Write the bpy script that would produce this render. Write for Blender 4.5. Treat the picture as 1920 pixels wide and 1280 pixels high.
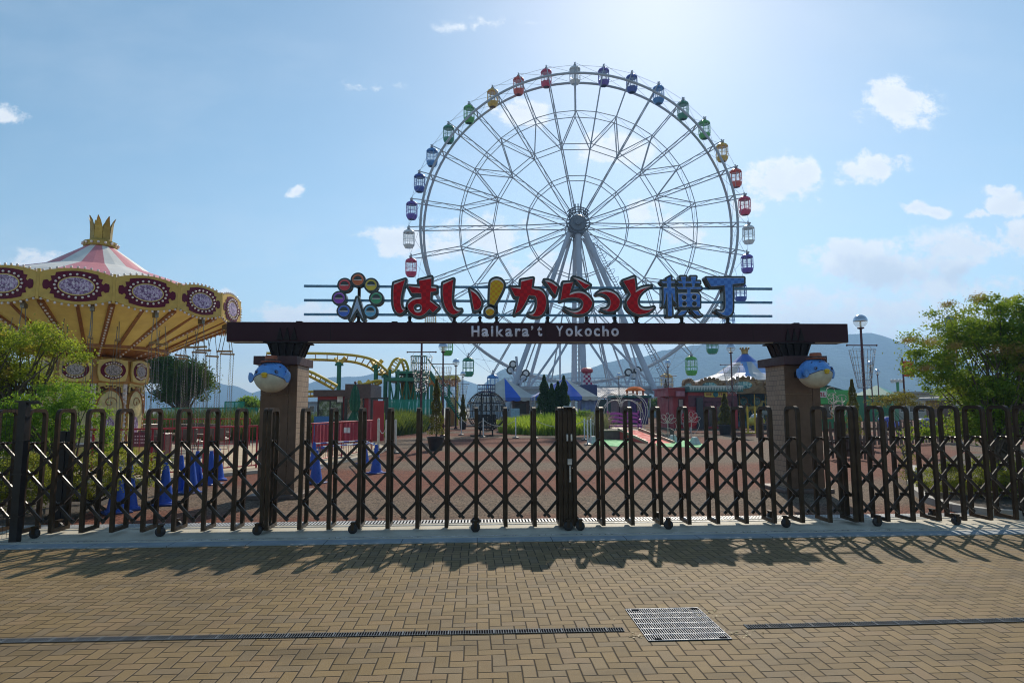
import bpy, math, random
import numpy as np
from mathutils import Vector, Matrix, Euler
R = math.radians
for o in list(bpy.data.objects): bpy.data.objects.remove(o)
S = bpy.context.scene
COL = S.collection
# ------------------------------------------------------------------ camera
FPX = 1200.0
EYE = 1.6
cam_m = (Matrix.Rotation(R(-3.1), 4, 'Z') @ Matrix.Rotation(R(90 + 5.85), 4, 'X') @ Matrix.Rotation(R(-0.22), 4, 'Z'))
cd = bpy.data.cameras.new('camera'); cam = bpy.data.objects.new('camera', cd); COL.objects.link(cam)
cam.matrix_world = Matrix.Translation((0, 0, EYE)) @ cam_m
cd.sensor_width = 36; cd.lens = 36 * FPX / 1920; cd.clip_end = 9000; cd.clip_start = 0.05
S.camera = cam
SUN_EL, SUN_AZ = R(36.4), R(16.8)      # azimuth clockwise from +Y
def ray(px, py): return cam_m.to_3x3() @ Vector(((px - 960) / FPX, -(py - 640) / FPX, -1))
def at(px, py, Y):
    d = ray(px, py); return Vector((0, 0, EYE)) + d * (Y / d.y)
def gnd(px, py, z=0.0):
    d = ray(px, py); return Vector((0, 0, EYE)) + d * ((z - EYE) / d.z)
def wid(npx, Y): return npx * Y / FPX
# ------------------------------------------------------------------ world
class NT:
    def __init__(s, t): s.t = t; s.l = t.links
    def n(s, typ, **k):
        nd = s.t.nodes.new(typ)
        for a, b in k.items(): setattr(nd, a, b)
        return nd
    def put(s, sock, v):
        if isinstance(v, bpy.types.NodeSocket): s.l.new(v, sock)
        elif v is not None: sock.default_value = v
    def m(s, op, a, b=None, c=None, clamp=False):
        nd = s.n('ShaderNodeMath', operation=op); nd.use_clamp = clamp
        s.put(nd.inputs[0], a); s.put(nd.inputs[1], b)
        if c is not None: s.put(nd.inputs[2], c)
        return nd.outputs[0]
    def v(s, op, a, b=None):
        nd = s.n('ShaderNodeVectorMath', operation=op); s.put(nd.inputs[0], a)
        if b is not None: s.put(nd.inputs[1], b)
        return nd.outputs['Value'] if op in ('LENGTH', 'DOT_PRODUCT', 'DISTANCE') else nd.outputs[0]
    def mix(s, f, a, b):
        nd = s.n('ShaderNodeMix', data_type='RGBA'); s.put(nd.inputs[0], f); s.put(nd.inputs[6], c4(a)); s.put(nd.inputs[7], c4(b)); return nd.outputs[2]
    def noise(s, vec, scale, detail=3, rough=.5, col=False):
        nd = s.n('ShaderNodeTexNoise'); s.put(nd.inputs['Vector'], vec); nd.inputs['Scale'].default_value = scale
        nd.inputs['Detail'].default_value = detail; nd.inputs['Roughness'].default_value = rough
        return nd.outputs['Color' if col else 'Fac']
    def ramp(s, f, a, b, lo=0.0, hi=1.0, interp='SMOOTHSTEP'):
        nd = s.n('ShaderNodeMapRange', interpolation_type=interp); s.put(nd.inputs[0], f)
        for i, x in zip((1, 2, 3, 4), (a, b, lo, hi)): nd.inputs[i].default_value = x
        return nd.outputs[0]
    def xyz(s, x, y, z=0.0):
        nd = s.n('ShaderNodeCombineXYZ'); s.put(nd.inputs[0], x); s.put(nd.inputs[1], y); s.put(nd.inputs[2], z); return nd.outputs[0]
    def sep(s, vec):
        nd = s.n('ShaderNodeSeparateXYZ'); s.put(nd.inputs[0], vec); return nd.outputs
def c4(c):
    if isinstance(c, (tuple, list)) and len(c) == 3: return (*c, 1)
    return c
W = bpy.data.worlds.new('World'); S.world = W; W.use_nodes = True
wt = NT(W.node_tree); W.node_tree.nodes.clear()
sky = wt.n('ShaderNodeTexSky', sky_type='NISHITA'); sky.sun_disc = False
sky.sun_elevation = SUN_EL; sky.sun_rotation = SUN_AZ; sky.air_density = 1.0; sky.dust_density = 0.32; sky.ozone_density = 1.6
tc = wt.n('ShaderNodeTexCoord').outputs['Generated']
dx, dy, dz = wt.sep(tc)
ysafe = wt.m('MAXIMUM', dy, 0.08)
uv = wt.xyz(wt.m('DIVIDE', dx, ysafe), wt.m('DIVIDE', dz, ysafe), 0)
CLOUDS = [(1680,198,78,52,1),(1655,175,40,30,.9),(1465,345,74,56,1),(1500,330,40,34,1),(1420,395,60,32,.6),(1655,312,62,30,1),(1600,330,60,22,.7),(1610,482,115,36,1),(1700,500,170,52,1),(1830,470,100,42,1),
 (1780,540,150,40,.7),(1900,450,60,40,1),(1712,396,34,17,.9),(1752,398,34,15,.9),(1905,378,44,26,1),(1872,348,34,14,.8),(1845,400,34,14,.7),(1570,590,150,48,.95),(1480,600,120,40,.9),(1660,600,110,46,.9),(1800,600,160,40,.6),
 (750,455,95,26,.85),(900,440,110,44,.9),(840,470,90,26,.7),(1150,275,70,34,.95),(970,212,55,28,.9),(1190,395,70,34,.8),(1290,440,60,30,.6),(75,483,62,24,.9),(555,364,17,13,.9),(25,212,48,17,.7),(412,552,22,12,.8),(1020,515,120,44,.8),(560,585,80,24,.8),(1230,600,150,50,.6),(700,160,60,12,.35),(900,40,120,10,.3)]
mask = None
wob = wt.noise(uv, 5.0, 4, .6, True)
wob2 = wt.noise(uv, 19.0, 5, .65, True)
uvw = wt.v('ADD', wt.v('ADD', uv, wt.v('MULTIPLY', wt.v('SUBTRACT', wob, (.5, .5, .5)), (.09, .06, 0))), wt.v('MULTIPLY', wt.v('SUBTRACT', wob2, (.5, .5, .5)), (.05, .04, 0)))
for (px, py, a, b, w) in CLOUDS:
    d = ray(px, py); u0, v0 = d.x / d.y, d.z / d.y
    q = wt.v('MULTIPLY', wt.v('SUBTRACT', uvw, (u0, v0, 0)), (FPX / (a * 1.4), FPX / (b * 1.4), 0))
    k = wt.m('MULTIPLY', wt.m('SUBTRACT', 1.0, wt.v('LENGTH', q)), w)
    mask = k if mask is None else wt.m('MAXIMUM', mask, k)
nz = wt.noise(uv, 11.0, 10, .66)
nz2 = wt.noise(wt.v('MULTIPLY', uv, (1, 1.6, 1)), 26.0, 6, .6)
dens = wt.m('ADD', wt.m('ADD', mask, wt.m('MULTIPLY', wt.m('SUBTRACT', nz, .5), 2.6)), wt.m('MULTIPLY', wt.m('SUBTRACT', nz2, .5), 1.3))
cm = wt.m('MULTIPLY', wt.m('MULTIPLY', wt.ramp(dens, .12, .62), wt.ramp(mask, -.05, .32)), wt.ramp(dy, .1, .3))
# thin high veil
veil = wt.m('MULTIPLY', wt.ramp(wt.noise(wt.v('MULTIPLY', uv, (1, 2.2, 1)), 2.2, 5, .6), .42, .75), .16)
nzo = wt.noise(wt.v('ADD', uv, (-.006, .022, 0)), 11.0, 10, .66)
shade = wt.ramp(wt.m('ADD', mask, wt.m('MULTIPLY', wt.m('SUBTRACT', nzo, .5), 2.2)), .35, .95)
elv = wt.m('DIVIDE', dz, ysafe)
veil2 = wt.m('MULTIPLY', wt.m('MULTIPLY', wt.ramp(wt.noise(wt.v('MULTIPLY', uv, (1, 2.6, 1)), 3.4, 7, .62), .40, .68), wt.ramp(elv, .42, .04)), .5)
veil = wt.m('MAXIMUM', veil, veil2)
gm = None
for (px, py, a, b) in ((1690, 515, 150, 40), (1800, 520, 90, 30), (1560, 618, 120, 30)):
    d = ray(px, py); q = wt.v('MULTIPLY', wt.v('SUBTRACT', uvw, (d.x / d.y, d.z / d.y, 0)), (FPX / (a * 1.3), FPX / (b * 1.3), 0)); k = wt.m('SUBTRACT', 1.0, wt.v('LENGTH', q)); gm = k if gm is None else wt.m('MAXIMUM', gm, k)
cloudc = wt.mix(wt.m('MAXIMUM', wt.m('MULTIPLY', shade, .25), wt.m('MULTIPLY', wt.ramp(wt.m('ADD', gm, wt.m('MULTIPLY', wt.m('SUBTRACT', nzo, .5), 2.2)), -.1, .9), .8)), (8.2, 8.4, 8.6), (5.4, 6.0, 6.8))
hs = wt.n('ShaderNodeHueSaturation'); hs.inputs['Saturation'].default_value = 1.02; hs.inputs['Hue'].default_value = .482; wt.l.new(sky.outputs[0], hs.inputs['Color'])
skyc = wt.mix(veil, hs.outputs[0], (6.6, 7.3, 8.0))
fin = wt.mix(wt.m('MULTIPLY', cm, .9), skyc, cloudc)
bg = wt.n('ShaderNodeBackground'); wt.put(bg.inputs[0], fin); bg.inputs[1].default_value = 0.127
wo = wt.n('ShaderNodeOutputWorld'); wt.l.new(bg.outputs[0], wo.inputs[0])
# ------------------------------------------------------------------ sun, exposure
sd = bpy.data.lights.new('sun', 'SUN'); sd.energy = 5.0; sd.angle = R(0.53); sd.color = (1, .90, .75)
sun = bpy.data.objects.new('sun', sd); COL.objects.link(sun)
sdir = Vector((math.sin(SUN_AZ) * math.cos(SUN_EL), math.cos(SUN_AZ) * math.cos(SUN_EL), math.sin(SUN_EL)))
sun.rotation_euler = sdir.to_track_quat('Z', 'Y').to_euler()
S.view_settings.view_transform = 'Standard'; S.view_settings.look = 'None'; S.view_settings.exposure = 0.0; S.view_settings.gamma = 1
S.render.engine = 'CYCLES'; S.cycles.filter_width = 1.1
S.cycles.max_bounces = 6; S.cycles.transparent_max_bounces = 12; S.cycles.volume_bounces = 0
# ------------------------------------------------------------------ materials
MC = {}
def newmat(name):
    m = bpy.data.materials.new(name); m.use_nodes = True; t = NT(m.node_tree)
    b = m.node_tree.nodes['Principled BSDF']; return m, t, b
def paint(name, c, rough=.5, metal=0, var=.18, scale=6, bump=.0, spec=.5):
    """plain coloured surface with slight mottling and wear"""
    if name in MC: return MC[name]
    m, t, b = newmat(name)
    oc = t.n('ShaderNodeTexCoord').outputs['Object']
    n1 = t.noise(oc, scale, 5, .6)
    lo = tuple(x * (1 - var) for x in c); hi = tuple(min(1, x * (1 + var)) for x in c)
    t.put(b.inputs['Base Color'], t.mix(t.ramp(n1, .3, .7), lo, hi))
    b.inputs['Metallic'].default_value = metal
    t.put(b.inputs['Roughness'], t.ramp(t.noise(oc, scale * 2.3, 3), .3, .7, max(.03, rough - .1), min(1, rough + .12)))
    b.inputs['Specular IOR Level'].default_value = spec
    if bump:
        bn = t.n('ShaderNodeBump'); bn.inputs['Strength'].default_value = bump; bn.inputs['Distance'].default_value = .01
        t.put(bn.inputs['Height'], t.noise(oc, scale * 12, 4)); t.l.new(bn.outputs[0], b.inputs['Normal'])
    MC[name] = m; return m
def leafmat(name, c1, c2, c3=None, trans=.5):
    if name in MC: return MC[name]
    m, t, b = newmat(name)
    g = t.n('ShaderNodeNewGeometry'); oc = t.n('ShaderNodeTexCoord').outputs['Object']
    col = t.mix(g.outputs['Random Per Island'], c1, c2)
    if c3: col = t.mix(t.ramp(t.noise(oc, 2.2, 3), .55, .72), col, c3)
    t.put(b.inputs['Base Color'], col); b.inputs['Roughness'].default_value = .55; b.inputs['Specular IOR Level'].default_value = .3
    tr = t.n('ShaderNodeBsdfTranslucent'); t.put(tr.inputs[0], t.mix(.35, col, (.35, .42, .03)))
    mx = t.n('ShaderNodeMixShader'); mx.inputs[0].default_value = trans
    t.l.new(b.outputs[0], mx.inputs[1]); t.l.new(tr.outputs[0], mx.inputs[2])
    t.l.new(mx.outputs[0], m.node_tree.nodes['Material Output'].inputs[0]); MC[name] = m; return m
def glassmat(name, c=(.75, .85, .9), alpha=.35, rough=.05):
    if name in MC: return MC[name]
    m, t, b = newmat(name); b.inputs['Base Color'].default_value = (*c, 1); b.inputs['Roughness'].default_value = rough
    tr = t.n('ShaderNodeBsdfTransparent'); mx = t.n('ShaderNodeMixShader'); mx.inputs[0].default_value = alpha
    t.l.new(tr.outputs[0], mx.inputs[1]); t.l.new(b.outputs[0], mx.inputs[2])
    t.l.new(mx.outputs[0], m.node_tree.nodes['Material Output'].inputs[0]); MC[name] = m; return m
def checker(name, c1, c2, size, rough=.5):
    if name in MC: return MC[name]
    m, t, b = newmat(name); oc = t.n('ShaderNodeTexCoord').outputs['Object']
    x, y, z = t.sep(oc)
    k = t.m('MODULO', t.m('ABSOLUTE', t.m('ADD', t.m('FLOOR', t.m('DIVIDE', x, size)), t.m('FLOOR', t.m('DIVIDE', z, size)))), 2.0)
    t.put(b.inputs['Base Color'], t.mix(k, c1, c2)); b.inputs['Roughness'].default_value = rough; b.inputs['Specular IOR Level'].default_value = .15; MC[name] = m; return m
def paver():
    m, t, b = newmat('clay_pavers'); oc = t.n('ShaderNodeTexCoord').outputs['Object']
    u = 0.0905
    x, y, _ = t.sep(oc)
    wv = t.noise(oc, 1.3, 2, .5, True); wx, wy, _ = t.sep(wv)
    x = t.m('ADD', t.m('DIVIDE', x, u), t.m('MULTIPLY', t.m('SUBTRACT', wx, .5), .35)); y = t.m('ADD', t.m('DIVIDE', y, u), t.m('MULTIPLY', t.m('SUBTRACT', wy, .5), .35))
    i = t.m('FLOOR', x); j = t.m('FLOOR', y); fx = t.m('SUBTRACT', x, i); fy = t.m('SUBTRACT', y, j)
    k = t.m('FLOORED_MODULO', t.m('SUBTRACT', i, j), 4.0)
    def eq(v): return t.m('COMPARE', k, v, .3)
    e0, e1, e2, e3 = eq(0.), eq(1.), eq(2.), eq(3.)
    l = t.m('ADD', fx, e1); r = t.m('ADD', t.m('SUBTRACT', 1., fx), e0); bo = t.m('ADD', fy, e2); to = t.m('ADD', t.m('SUBTRACT', 1., fy), e3)
    d = t.m('MINIMUM', t.m('MINIMUM', l, r), t.m('MINIMUM', bo, to))
    ident = t.xyz(t.m('SUBTRACT', i, e1), t.m('SUBTRACT', j, e2), 0.)
    wn = t.n('ShaderNodeTexWhiteNoise', noise_dimensions='3D'); t.put(wn.inputs['Vector'], ident)
    rs = wn.outputs['Value']; rx, ry, rz = t.sep(wn.outputs['Color'])
    base = t.mix(rs, (.135, .091, .038), (.250, .170, .076))
    base = t.mix(t.m('MULTIPLY', t.ramp(rx, .66, .95), .75), base, (.125, .098, .066))
    base = t.mix(t.m('MULTIPLY', t.ramp(ry, .7, 1.), .45), base, (.235, .15, .085))
    big = t.noise(oc, .55, 4, .6); base = t.mix(t.m('MULTIPLY', t.ramp(big, .45, .75), .4), base, (.19, .14, .09))
    fine = t.noise(oc, 260, 2, .7); base = t.mix(t.m('MULTIPLY', t.ramp(fine, .45, .62), .45), base, (.36, .265, .145)); gr2 = t.noise(oc, 110, 3, .7); base = t.mix(t.m('MULTIPLY', t.ramp(gr2, .52, .66), .4), base, (.09, .068, .042))
    spot = t.noise(oc, 14, 5, .7); base = t.mix(t.m('MULTIPLY', t.ramp(spot, .58, .8), .35), base, (.13, .095, .06))
    vo = t.n('ShaderNodeTexVoronoi'); vo.inputs['Scale'].default_value = 2.6; t.put(vo.inputs['Vector'], oc)
    gr, gg, gb = t.sep(vo.outputs['Color'])
    gum = t.m('MULTIPLY', t.m('LESS_THAN', vo.outputs['Distance'], t.m('MULTIPLY', gr, .055)), t.m('GREATER_THAN', gg, .55))
    base = t.mix(t.m('MULTIPLY', gum, .55), base, (.05, .042, .035))
    st = t.noise(t.v('MULTIPLY', oc, (.35, 1.3, 1)), 1.6, 7, .68); base = t.mix(t.m('MULTIPLY', t.ramp(st, .47, .66), .55), base, (.095, .072, .045))
    st2 = t.noise(t.v('ADD', oc, (7, 3, 0)), .8, 8, .7); base = t.mix(t.m('MULTIPLY', t.ramp(st2, .55, .7), .3), base, (.29, .22, .135))
    jm = t.ramp(d, .02, .065)
    jn = t.noise(oc, 5, 3); jc = t.mix(t.ramp(jn, .6, .8), (.018, .012, .007), (.09, .07, .045))
    t.put(b.inputs['Base Color'], t.mix(jm, jc, base))
    t.put(b.inputs['Roughness'], t.ramp(fine, .3, .8, .62, .85)); b.inputs['Specular IOR Level'].default_value = .14
    bn = t.n('ShaderNodeBump'); bn.inputs['Strength'].default_value = .8; bn.inputs['Distance'].default_value = .006
    h = t.m('ADD', t.m('ADD', t.m('MULTIPLY', t.ramp(d, .0, .10), 1.), t.m('MULTIPLY', fine, .22)), t.m('MULTIPLY', rz, .25))
    t.put(bn.inputs['Height'], h); t.l.new(bn.outputs[0], b.inputs['Normal']); return m
def asphalt(name, warm=1.0):
    m, t, b = newmat(name); oc = t.n('ShaderNodeTexCoord').outputs['Object']
    vo = t.n('ShaderNodeTexVoronoi'); vo.inputs['Scale'].default_value = 42; t.put(vo.inputs['Vector'], oc)
    rx, ry, rz = t.sep(vo.outputs['Color'])
    x, y, _ = t.sep(oc)
    rr = t.v('LENGTH', t.v('SUBTRACT', oc, (1.5, 30., 0.)))
    band = t.m('ADD', t.m('SINE', t.m('MULTIPLY', rr, .9)), t.m('MULTIPLY', t.m('SUBTRACT', t.noise(oc, .6, 4, .6), .5), 2.0))
    bm = t.ramp(band, -.9, .3)
    red = t.mix(rx, (.05, .017, .011), (.24, .088, .055)); grey = t.mix(rx, (.030, .022, .016), (.235, .170, .120))
    col = t.mix(bm, grey, red)
    col = t.mix(t.m('MULTIPLY', t.ramp(t.noise(oc, 1.7, 5, .65), .5, .75), .4), col, (.11, .085, .07))
    t.put(b.inputs['Base Color'], col); b.inputs['Roughness'].default_value = .9; b.inputs['Specular IOR Level'].default_value = .12
    bn = t.n('ShaderNodeBump'); bn.inputs['Strength'].default_value = .5; bn.inputs['Distance'].default_value = .006
    t.put(bn.inputs['Height'], t.m('SUBTRACT', 1., vo.outputs['Distance'])); t.l.new(bn.outputs[0], b.inputs['Normal']); return m
def slab(name, c, c2, joint=0.0, rough=.75, jy=None):
    m, t, b = newmat(name); oc = t.n('ShaderNodeTexCoord').outputs['Object']
    col = t.mix(t.ramp(t.noise(oc, 2.3, 6, .65), .35, .7), c, c2)
    col = t.mix(t.m('MULTIPLY', t.ramp(t.noise(oc, 120, 2), .45, .75), .3), col, tuple(v * .55 for v in c))
    st = t.noise(t.v('MULTIPLY', oc, (1, 4, 1)), 1.1, 6, .7); col = t.mix(t.m('MULTIPLY', t.ramp(st, .5, .72), .45), col, tuple(v * .6 for v in c))
    if joint:
        x, y, _ = t.sep(oc); f = t.m('ABSOLUTE', t.m('SUBTRACT', t.m('FRACT', t.m('DIVIDE', x, joint)), .5)); col = t.mix(t.ramp(f, .493, .498), col, (.03, .03, .03))
        if jy:
            f = t.m('ABSOLUTE', t.m('SUBTRACT', t.m('FRACT', t.m('DIVIDE', y, jy)), .5)); col = t.mix(t.ramp(f, .493, .498), col, (.04, .035, .03))
    t.put(b.inputs['Base Color'], col); b.inputs['Roughness'].default_value = rough
    bn = t.n('ShaderNodeBump'); bn.inputs['Strength'].default_value = .3; bn.inputs['Distance'].default_value = .004
    t.put(bn.inputs['Height'], t.noise(oc, 90, 4)); t.l.new(bn.outputs[0], b.inputs['Normal']); return m
def tilemat(name, c1, c2, w=.1, h=.1, mortar=(.06, .045, .035), axis='xz', off=.0):
    if name in MC: return MC[name]
    m, t, b = newmat(name); oc = t.n('ShaderNodeTexCoord').outputs['Object']; x, y, z = t.sep(oc)
    a = t.m('ADD', x, y)
    br = t.n('ShaderNodeTexBrick'); br.offset = off; t.put(br.inputs['Vector'], t.xyz(a, z, 0.))
    for k, v in (('Scale', 1), ('Mortar Size', .004), ('Brick Width', w), ('Row Height', h), ('Bias', 0)): br.inputs[k].default_value = v
    br.inputs['Color1'].default_value = c4(c1); br.inputs['Color2'].default_value = c4(c2); br.inputs['Mortar'].default_value = c4(mortar)
    col = t.mix(t.m('MULTIPLY', t.ramp(t.noise(oc, 3, 5), .45, .7), .35), br.outputs[0], tuple(v * .6 for v in c1))
    t.put(b.inputs['Base Color'], col); b.inputs['Roughness'].default_value = .6
    bn = t.n('ShaderNodeBump'); bn.inputs['Strength'].default_value = .5; bn.inputs['Distance'].default_value = .006
    t.put(bn.inputs['Height'], t.m('SUBTRACT', 1., br.outputs['Fac'])); t.l.new(bn.outputs[0], b.inputs['Normal']); MC[name] = m; return m
def picture(name, sc=9, cs=((.12, .04, .14), (.38, .22, .42), (.72, .64, .72))):
    if name in MC: return MC[name]
    m, t, b = newmat(name); oc = t.n('ShaderNodeTexCoord').outputs['Object']
    a = t.mix(t.ramp(t.noise(oc, sc, 6, .75), .42, .56), cs[0], cs[1]); a = t.mix(t.ramp(t.noise(oc, sc * 2.1, 5, .8), .48, .6), a, cs[2])
    t.put(b.inputs['Base Color'], a); b.inputs['Roughness'].default_value = .3; MC[name] = m; return m
# ------------------------------------------------------------------ mesh builder
class MB:
    def __init__(s): s.v = []; s.f = []; s.mi = []; s.cur = 0
    def _a(s, vs, fs):
        k = len(s.v); s.v += [tuple(v) for v in vs]; s.f += [tuple(i + k for i in f) for f in fs]; s.mi += [s.cur] * len(fs); return s
    def box(s, x0, x1, y0, y1, z0, z1):
        return s._a([(x0,y0,z0),(x1,y0,z0),(x1,y1,z0),(x0,y1,z0),(x0,y0,z1),(x1,y0,z1),(x1,y1,z1),(x0,y1,z1)],
                    [(0,3,2,1),(4,5,6,7),(0,1,5,4),(1,2,6,5),(2,3,7,6),(3,0,4,7)])
    def bbox(s, x0, x1, y0, y1, z0, z1, b=.01):
        b = min(b, (x1-x0)/3, (y1-y0)/3, (z1-z0)/3); vs = []; fs = []
        cx, cy, cz = (x0+x1)/2, (y0+y1)/2, (z0+z1)/2; hx, hy, hz = (x1-x0)/2, (y1-y0)/2, (z1-z0)/2
        idx = {}
        for sx in (-1, 1):
            for sy in (-1, 1):
                for sz in (-1, 1):
                    for a in range(3):
                        p = [cx+sx*(hx-b*(a!=0)), cy+sy*(hy-b*(a!=1)), cz+sz*(hz-b*(a!=2))]; idx[sx,sy,sz,a] = len(vs); vs.append(p)
        for a in range(3):
            for sg in (-1, 1):
                o = [i for i in range(3) if i != a]; q = []
                for (p, r) in ((-1,-1),(1,-1),(1,1),(-1,1)):
                    k = [0,0,0]; k[a] = sg; k[o[0]] = p; k[o[1]] = r; q.append(idx[k[0],k[1],k[2],a])
                fs.append(q if (sg > 0) == (a != 1) else q[::-1])
        for a in range(3):
            o = [i for i in range(3) if i != a]
            for p in (-1, 1):
                for r in (-1, 1):
                    k0 = [0,0,0]; k1 = [0,0,0]; k0[a] = -1; k1[a] = 1
                    for k in (k0, k1): k[o[0]] = p; k[o[1]] = r
                    fs.append([idx[*k0,o[0]], idx[*k1,o[0]], idx[*k1,o[1]], idx[*k0,o[1]]])
        for sx in (-1, 1):
            for sy in (-1, 1):
                for sz in (-1, 1): fs.append([idx[sx,sy,sz,0], idx[sx,sy,sz,1], idx[sx,sy,sz,2]])
        return s._a(vs, fs)
    def bar(s, a, b, w, h=None, up=(0, 0, 1)):
        """square bar from a to b, w across, h along 'up'"""
        h = h or w; a = Vector(a); b = Vector(b); d = (b - a).normalized(); u = Vector(up)
        if abs(d.dot(u)) > .99: u = Vector((0, 1, 0))
        r = d.cross(u).normalized(); u = r.cross(d)
        vs = [p + r * sx * w / 2 + u * sz * h / 2 for p in (a, b) for sx, sz in ((-1,-1),(1,-1),(1,1),(-1,1))]
        return s._a(vs, [(3,2,1,0),(4,5,6,7),(0,1,5,4),(1,2,6,5),(2,3,7,6),(3,0,4,7)])
    def tube(s, pts, r, n=8, closed=False, cap=True):
        pts = [Vector(p) for p in pts]; m = len(pts); vs = []; fs = []
        rs = r if isinstance(r, (list, tuple)) else [r] * m
        u = None
        for i, p in enumerate(pts):
            if closed: d = (pts[(i+1) % m] - pts[i-1])
            else: d = pts[min(i+1, m-1)] - pts[max(i-1, 0)]
            if d.length < 1e-9: d = Vector((0, 0, 1))
            d.normalize()
            if u is None or abs(u.dot(d)) > .98:
                u = Vector((0, 0, 1)) if abs(d.z) < .9 else Vector((1, 0, 0))
            u = (u - d * u.dot(d)).normalized(); w = d.cross(u)
            for k in range(n):
                t = 2 * math.pi * k / n; vs.append(p + (u * math.cos(t) + w * math.sin(t)) * rs[i])
        for i in range(m if closed else m - 1):
            a = i * n; b = ((i + 1) % m) * n
            for k in range(n): fs.append((a + k, a + (k+1) % n, b + (k+1) % n, b + k))
        if cap and not closed: fs.append(tuple(range(n))[::-1]); fs.append(tuple(range((m-1)*n, m*n)))
        return s._a(vs, fs)
    def lathe(s, prof, n=24, c=(0, 0, 0), a0=0, a1=2*math.pi, phase=0):
        full = abs(a1 - a0 - 2*math.pi) < 1e-6; m = n if full else n + 1; vs = []; fs = []
        for (r, z) in prof:
            for k in range(m):
                t = a0 + (a1 - a0) * k / n + phase; vs.append((c[0] + r*math.cos(t), c[1] + r*math.sin(t), c[2] + z))
        for i in range(len(prof) - 1):
            for k in range(n): fs.append((i*m + k, i*m + (k+1) % m, (i+1)*m + (k+1) % m, (i+1)*m + k))
        return s._a(vs, fs)
    def ball(s, c, r, n=12, m=8, sq=(1, 1, 1)):
        vs = []; fs = []
        for i in range(m + 1):
            t = math.pi * i / m
            for k in range(n):
                a = 2*math.pi*k/n; vs.append((c[0]+r*sq[0]*math.sin(t)*math.cos(a), c[1]+r*sq[1]*math.sin(t)*math.sin(a), c[2]+r*sq[2]*math.cos(t)))
        for i in range(m):
            for k in range(n): fs.append((i*n+k, (i+1)*n+k, (i+1)*n+(k+1) % n, i*n+(k+1) % n))
        return s._a(vs, fs)
    def prism(s, poly, y0, y1, fn=None):
        """polygon in xz extruded along y (convex or simple: fan via ngon)"""
        n = len(poly); vs = [(x, y0, z) for x, z in poly] + [(x, y1, z) for x, z in poly]
        s._a(vs, [tuple(range(n)), tuple(range(n, 2*n))[::-1]] + [(i, i+n, (i+1) % n + n, (i+1) % n) for i in range(n)]); return s
    def quad(s, a, b, c, d): return s._a([a, b, c, d], [(0, 1, 2, 3)])
    def build(s, name, mat, parent=None, world=False, smooth=False):
        me = bpy.data.meshes.new(name)
        off = Vector((0, 0, 0))
        if world and parent is not None:
            r = parent
            while r.parent: r = r.parent
            off = r.location
        me.from_pydata([(v[0]-off.x, v[1]-off.y, v[2]-off.z) for v in s.v], [], s.f)
        for m in (mat if isinstance(mat, (list, tuple)) else [mat]): me.materials.append(m)
        if isinstance(mat, (list, tuple)): me.polygons.foreach_set('material_index', s.mi)
        me.validate()
        if smooth:
            me.polygons.foreach_set('use_smooth', [True] * len(me.polygons)); me.set_sharp_from_angle(angle=R(40))
        o = bpy.data.objects.new(name, me); COL.objects.link(o)
        if parent is not None: o.parent = parent
        return o
def tag(o, label=None, cat=None, group=None, kind=None):
    if label: o['label'] = label
    if cat: o['category'] = cat
    if group: o['group'] = group
    if kind: o['kind'] = kind
    return o
def thing(name, label, cat, loc=(0, 0, 0), rz=0, group=None):
    o = bpy.data.objects.new(name, None); COL.objects.link(o); o.location = loc; o.rotation_euler = (0, 0, rz); o.empty_display_size = .1
    return tag(o, label, cat, group)
def struct(o): o['kind'] = 'structure'; return o
def kids(o): return [c for c in bpy.data.objects if c.parent == o]
def copy_tree(o, parent=None):
    c = o.copy(); COL.objects.link(c); c.parent = parent
    for ch in kids(o): copy_tree(ch, c)
    return c
def again(o, label, loc, rz=0, scale=None):
    c = copy_tree(o); c['label'] = label; c.location = loc; c.rotation_euler = (0, 0, rz)
    if scale: c.scale = scale if isinstance(scale, (tuple, list)) else (scale,) * 3
    return c
rnd = random.Random(7)
def quadmesh(name, V, mat, parent=None, world=True):
    """V: (n,4,3) array of quads"""
    n = V.shape[0]; me = bpy.data.meshes.new(name)
    if world and parent is not None:
        r = parent
        while r.parent: r = r.parent
        V = V - np.array(r.location)
    me.vertices.add(n * 4); me.vertices.foreach_set('co', V.reshape(-1).astype(np.float32))
    me.loops.add(n * 4); me.loops.foreach_set('vertex_index', np.arange(n * 4, dtype=np.int32))
    me.polygons.add(n); me.polygons.foreach_set('loop_start', np.arange(0, n * 4, 4, dtype=np.int32))
    me.materials.append(mat); me.update(calc_edges=True); me.validate()
    o = bpy.data.objects.new(name, me); COL.objects.link(o)
    if parent is not None: o.parent = parent
    return o
def leafquads(P, size, rs, asp=2.4, flat=.0, up=None):
    n = len(P); d = rs.normal(size=(n, 3)); d[:, 2] *= (1 - flat); d /= np.linalg.norm(d, axis=1)[:, None] + 1e-9
    if up is not None: d = up
    e = rs.normal(size=(n, 3)); e -= (e * d).sum(1)[:, None] * d; e /= np.linalg.norm(e, axis=1)[:, None] + 1e-9
    L = size * (0.6 + .8 * rs.random(n))[:, None]; w = L / asp
    return np.stack([P - d * L * .5, P + e * w * .5, P + d * L * .5, P - e * w * .5], 1)
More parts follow.
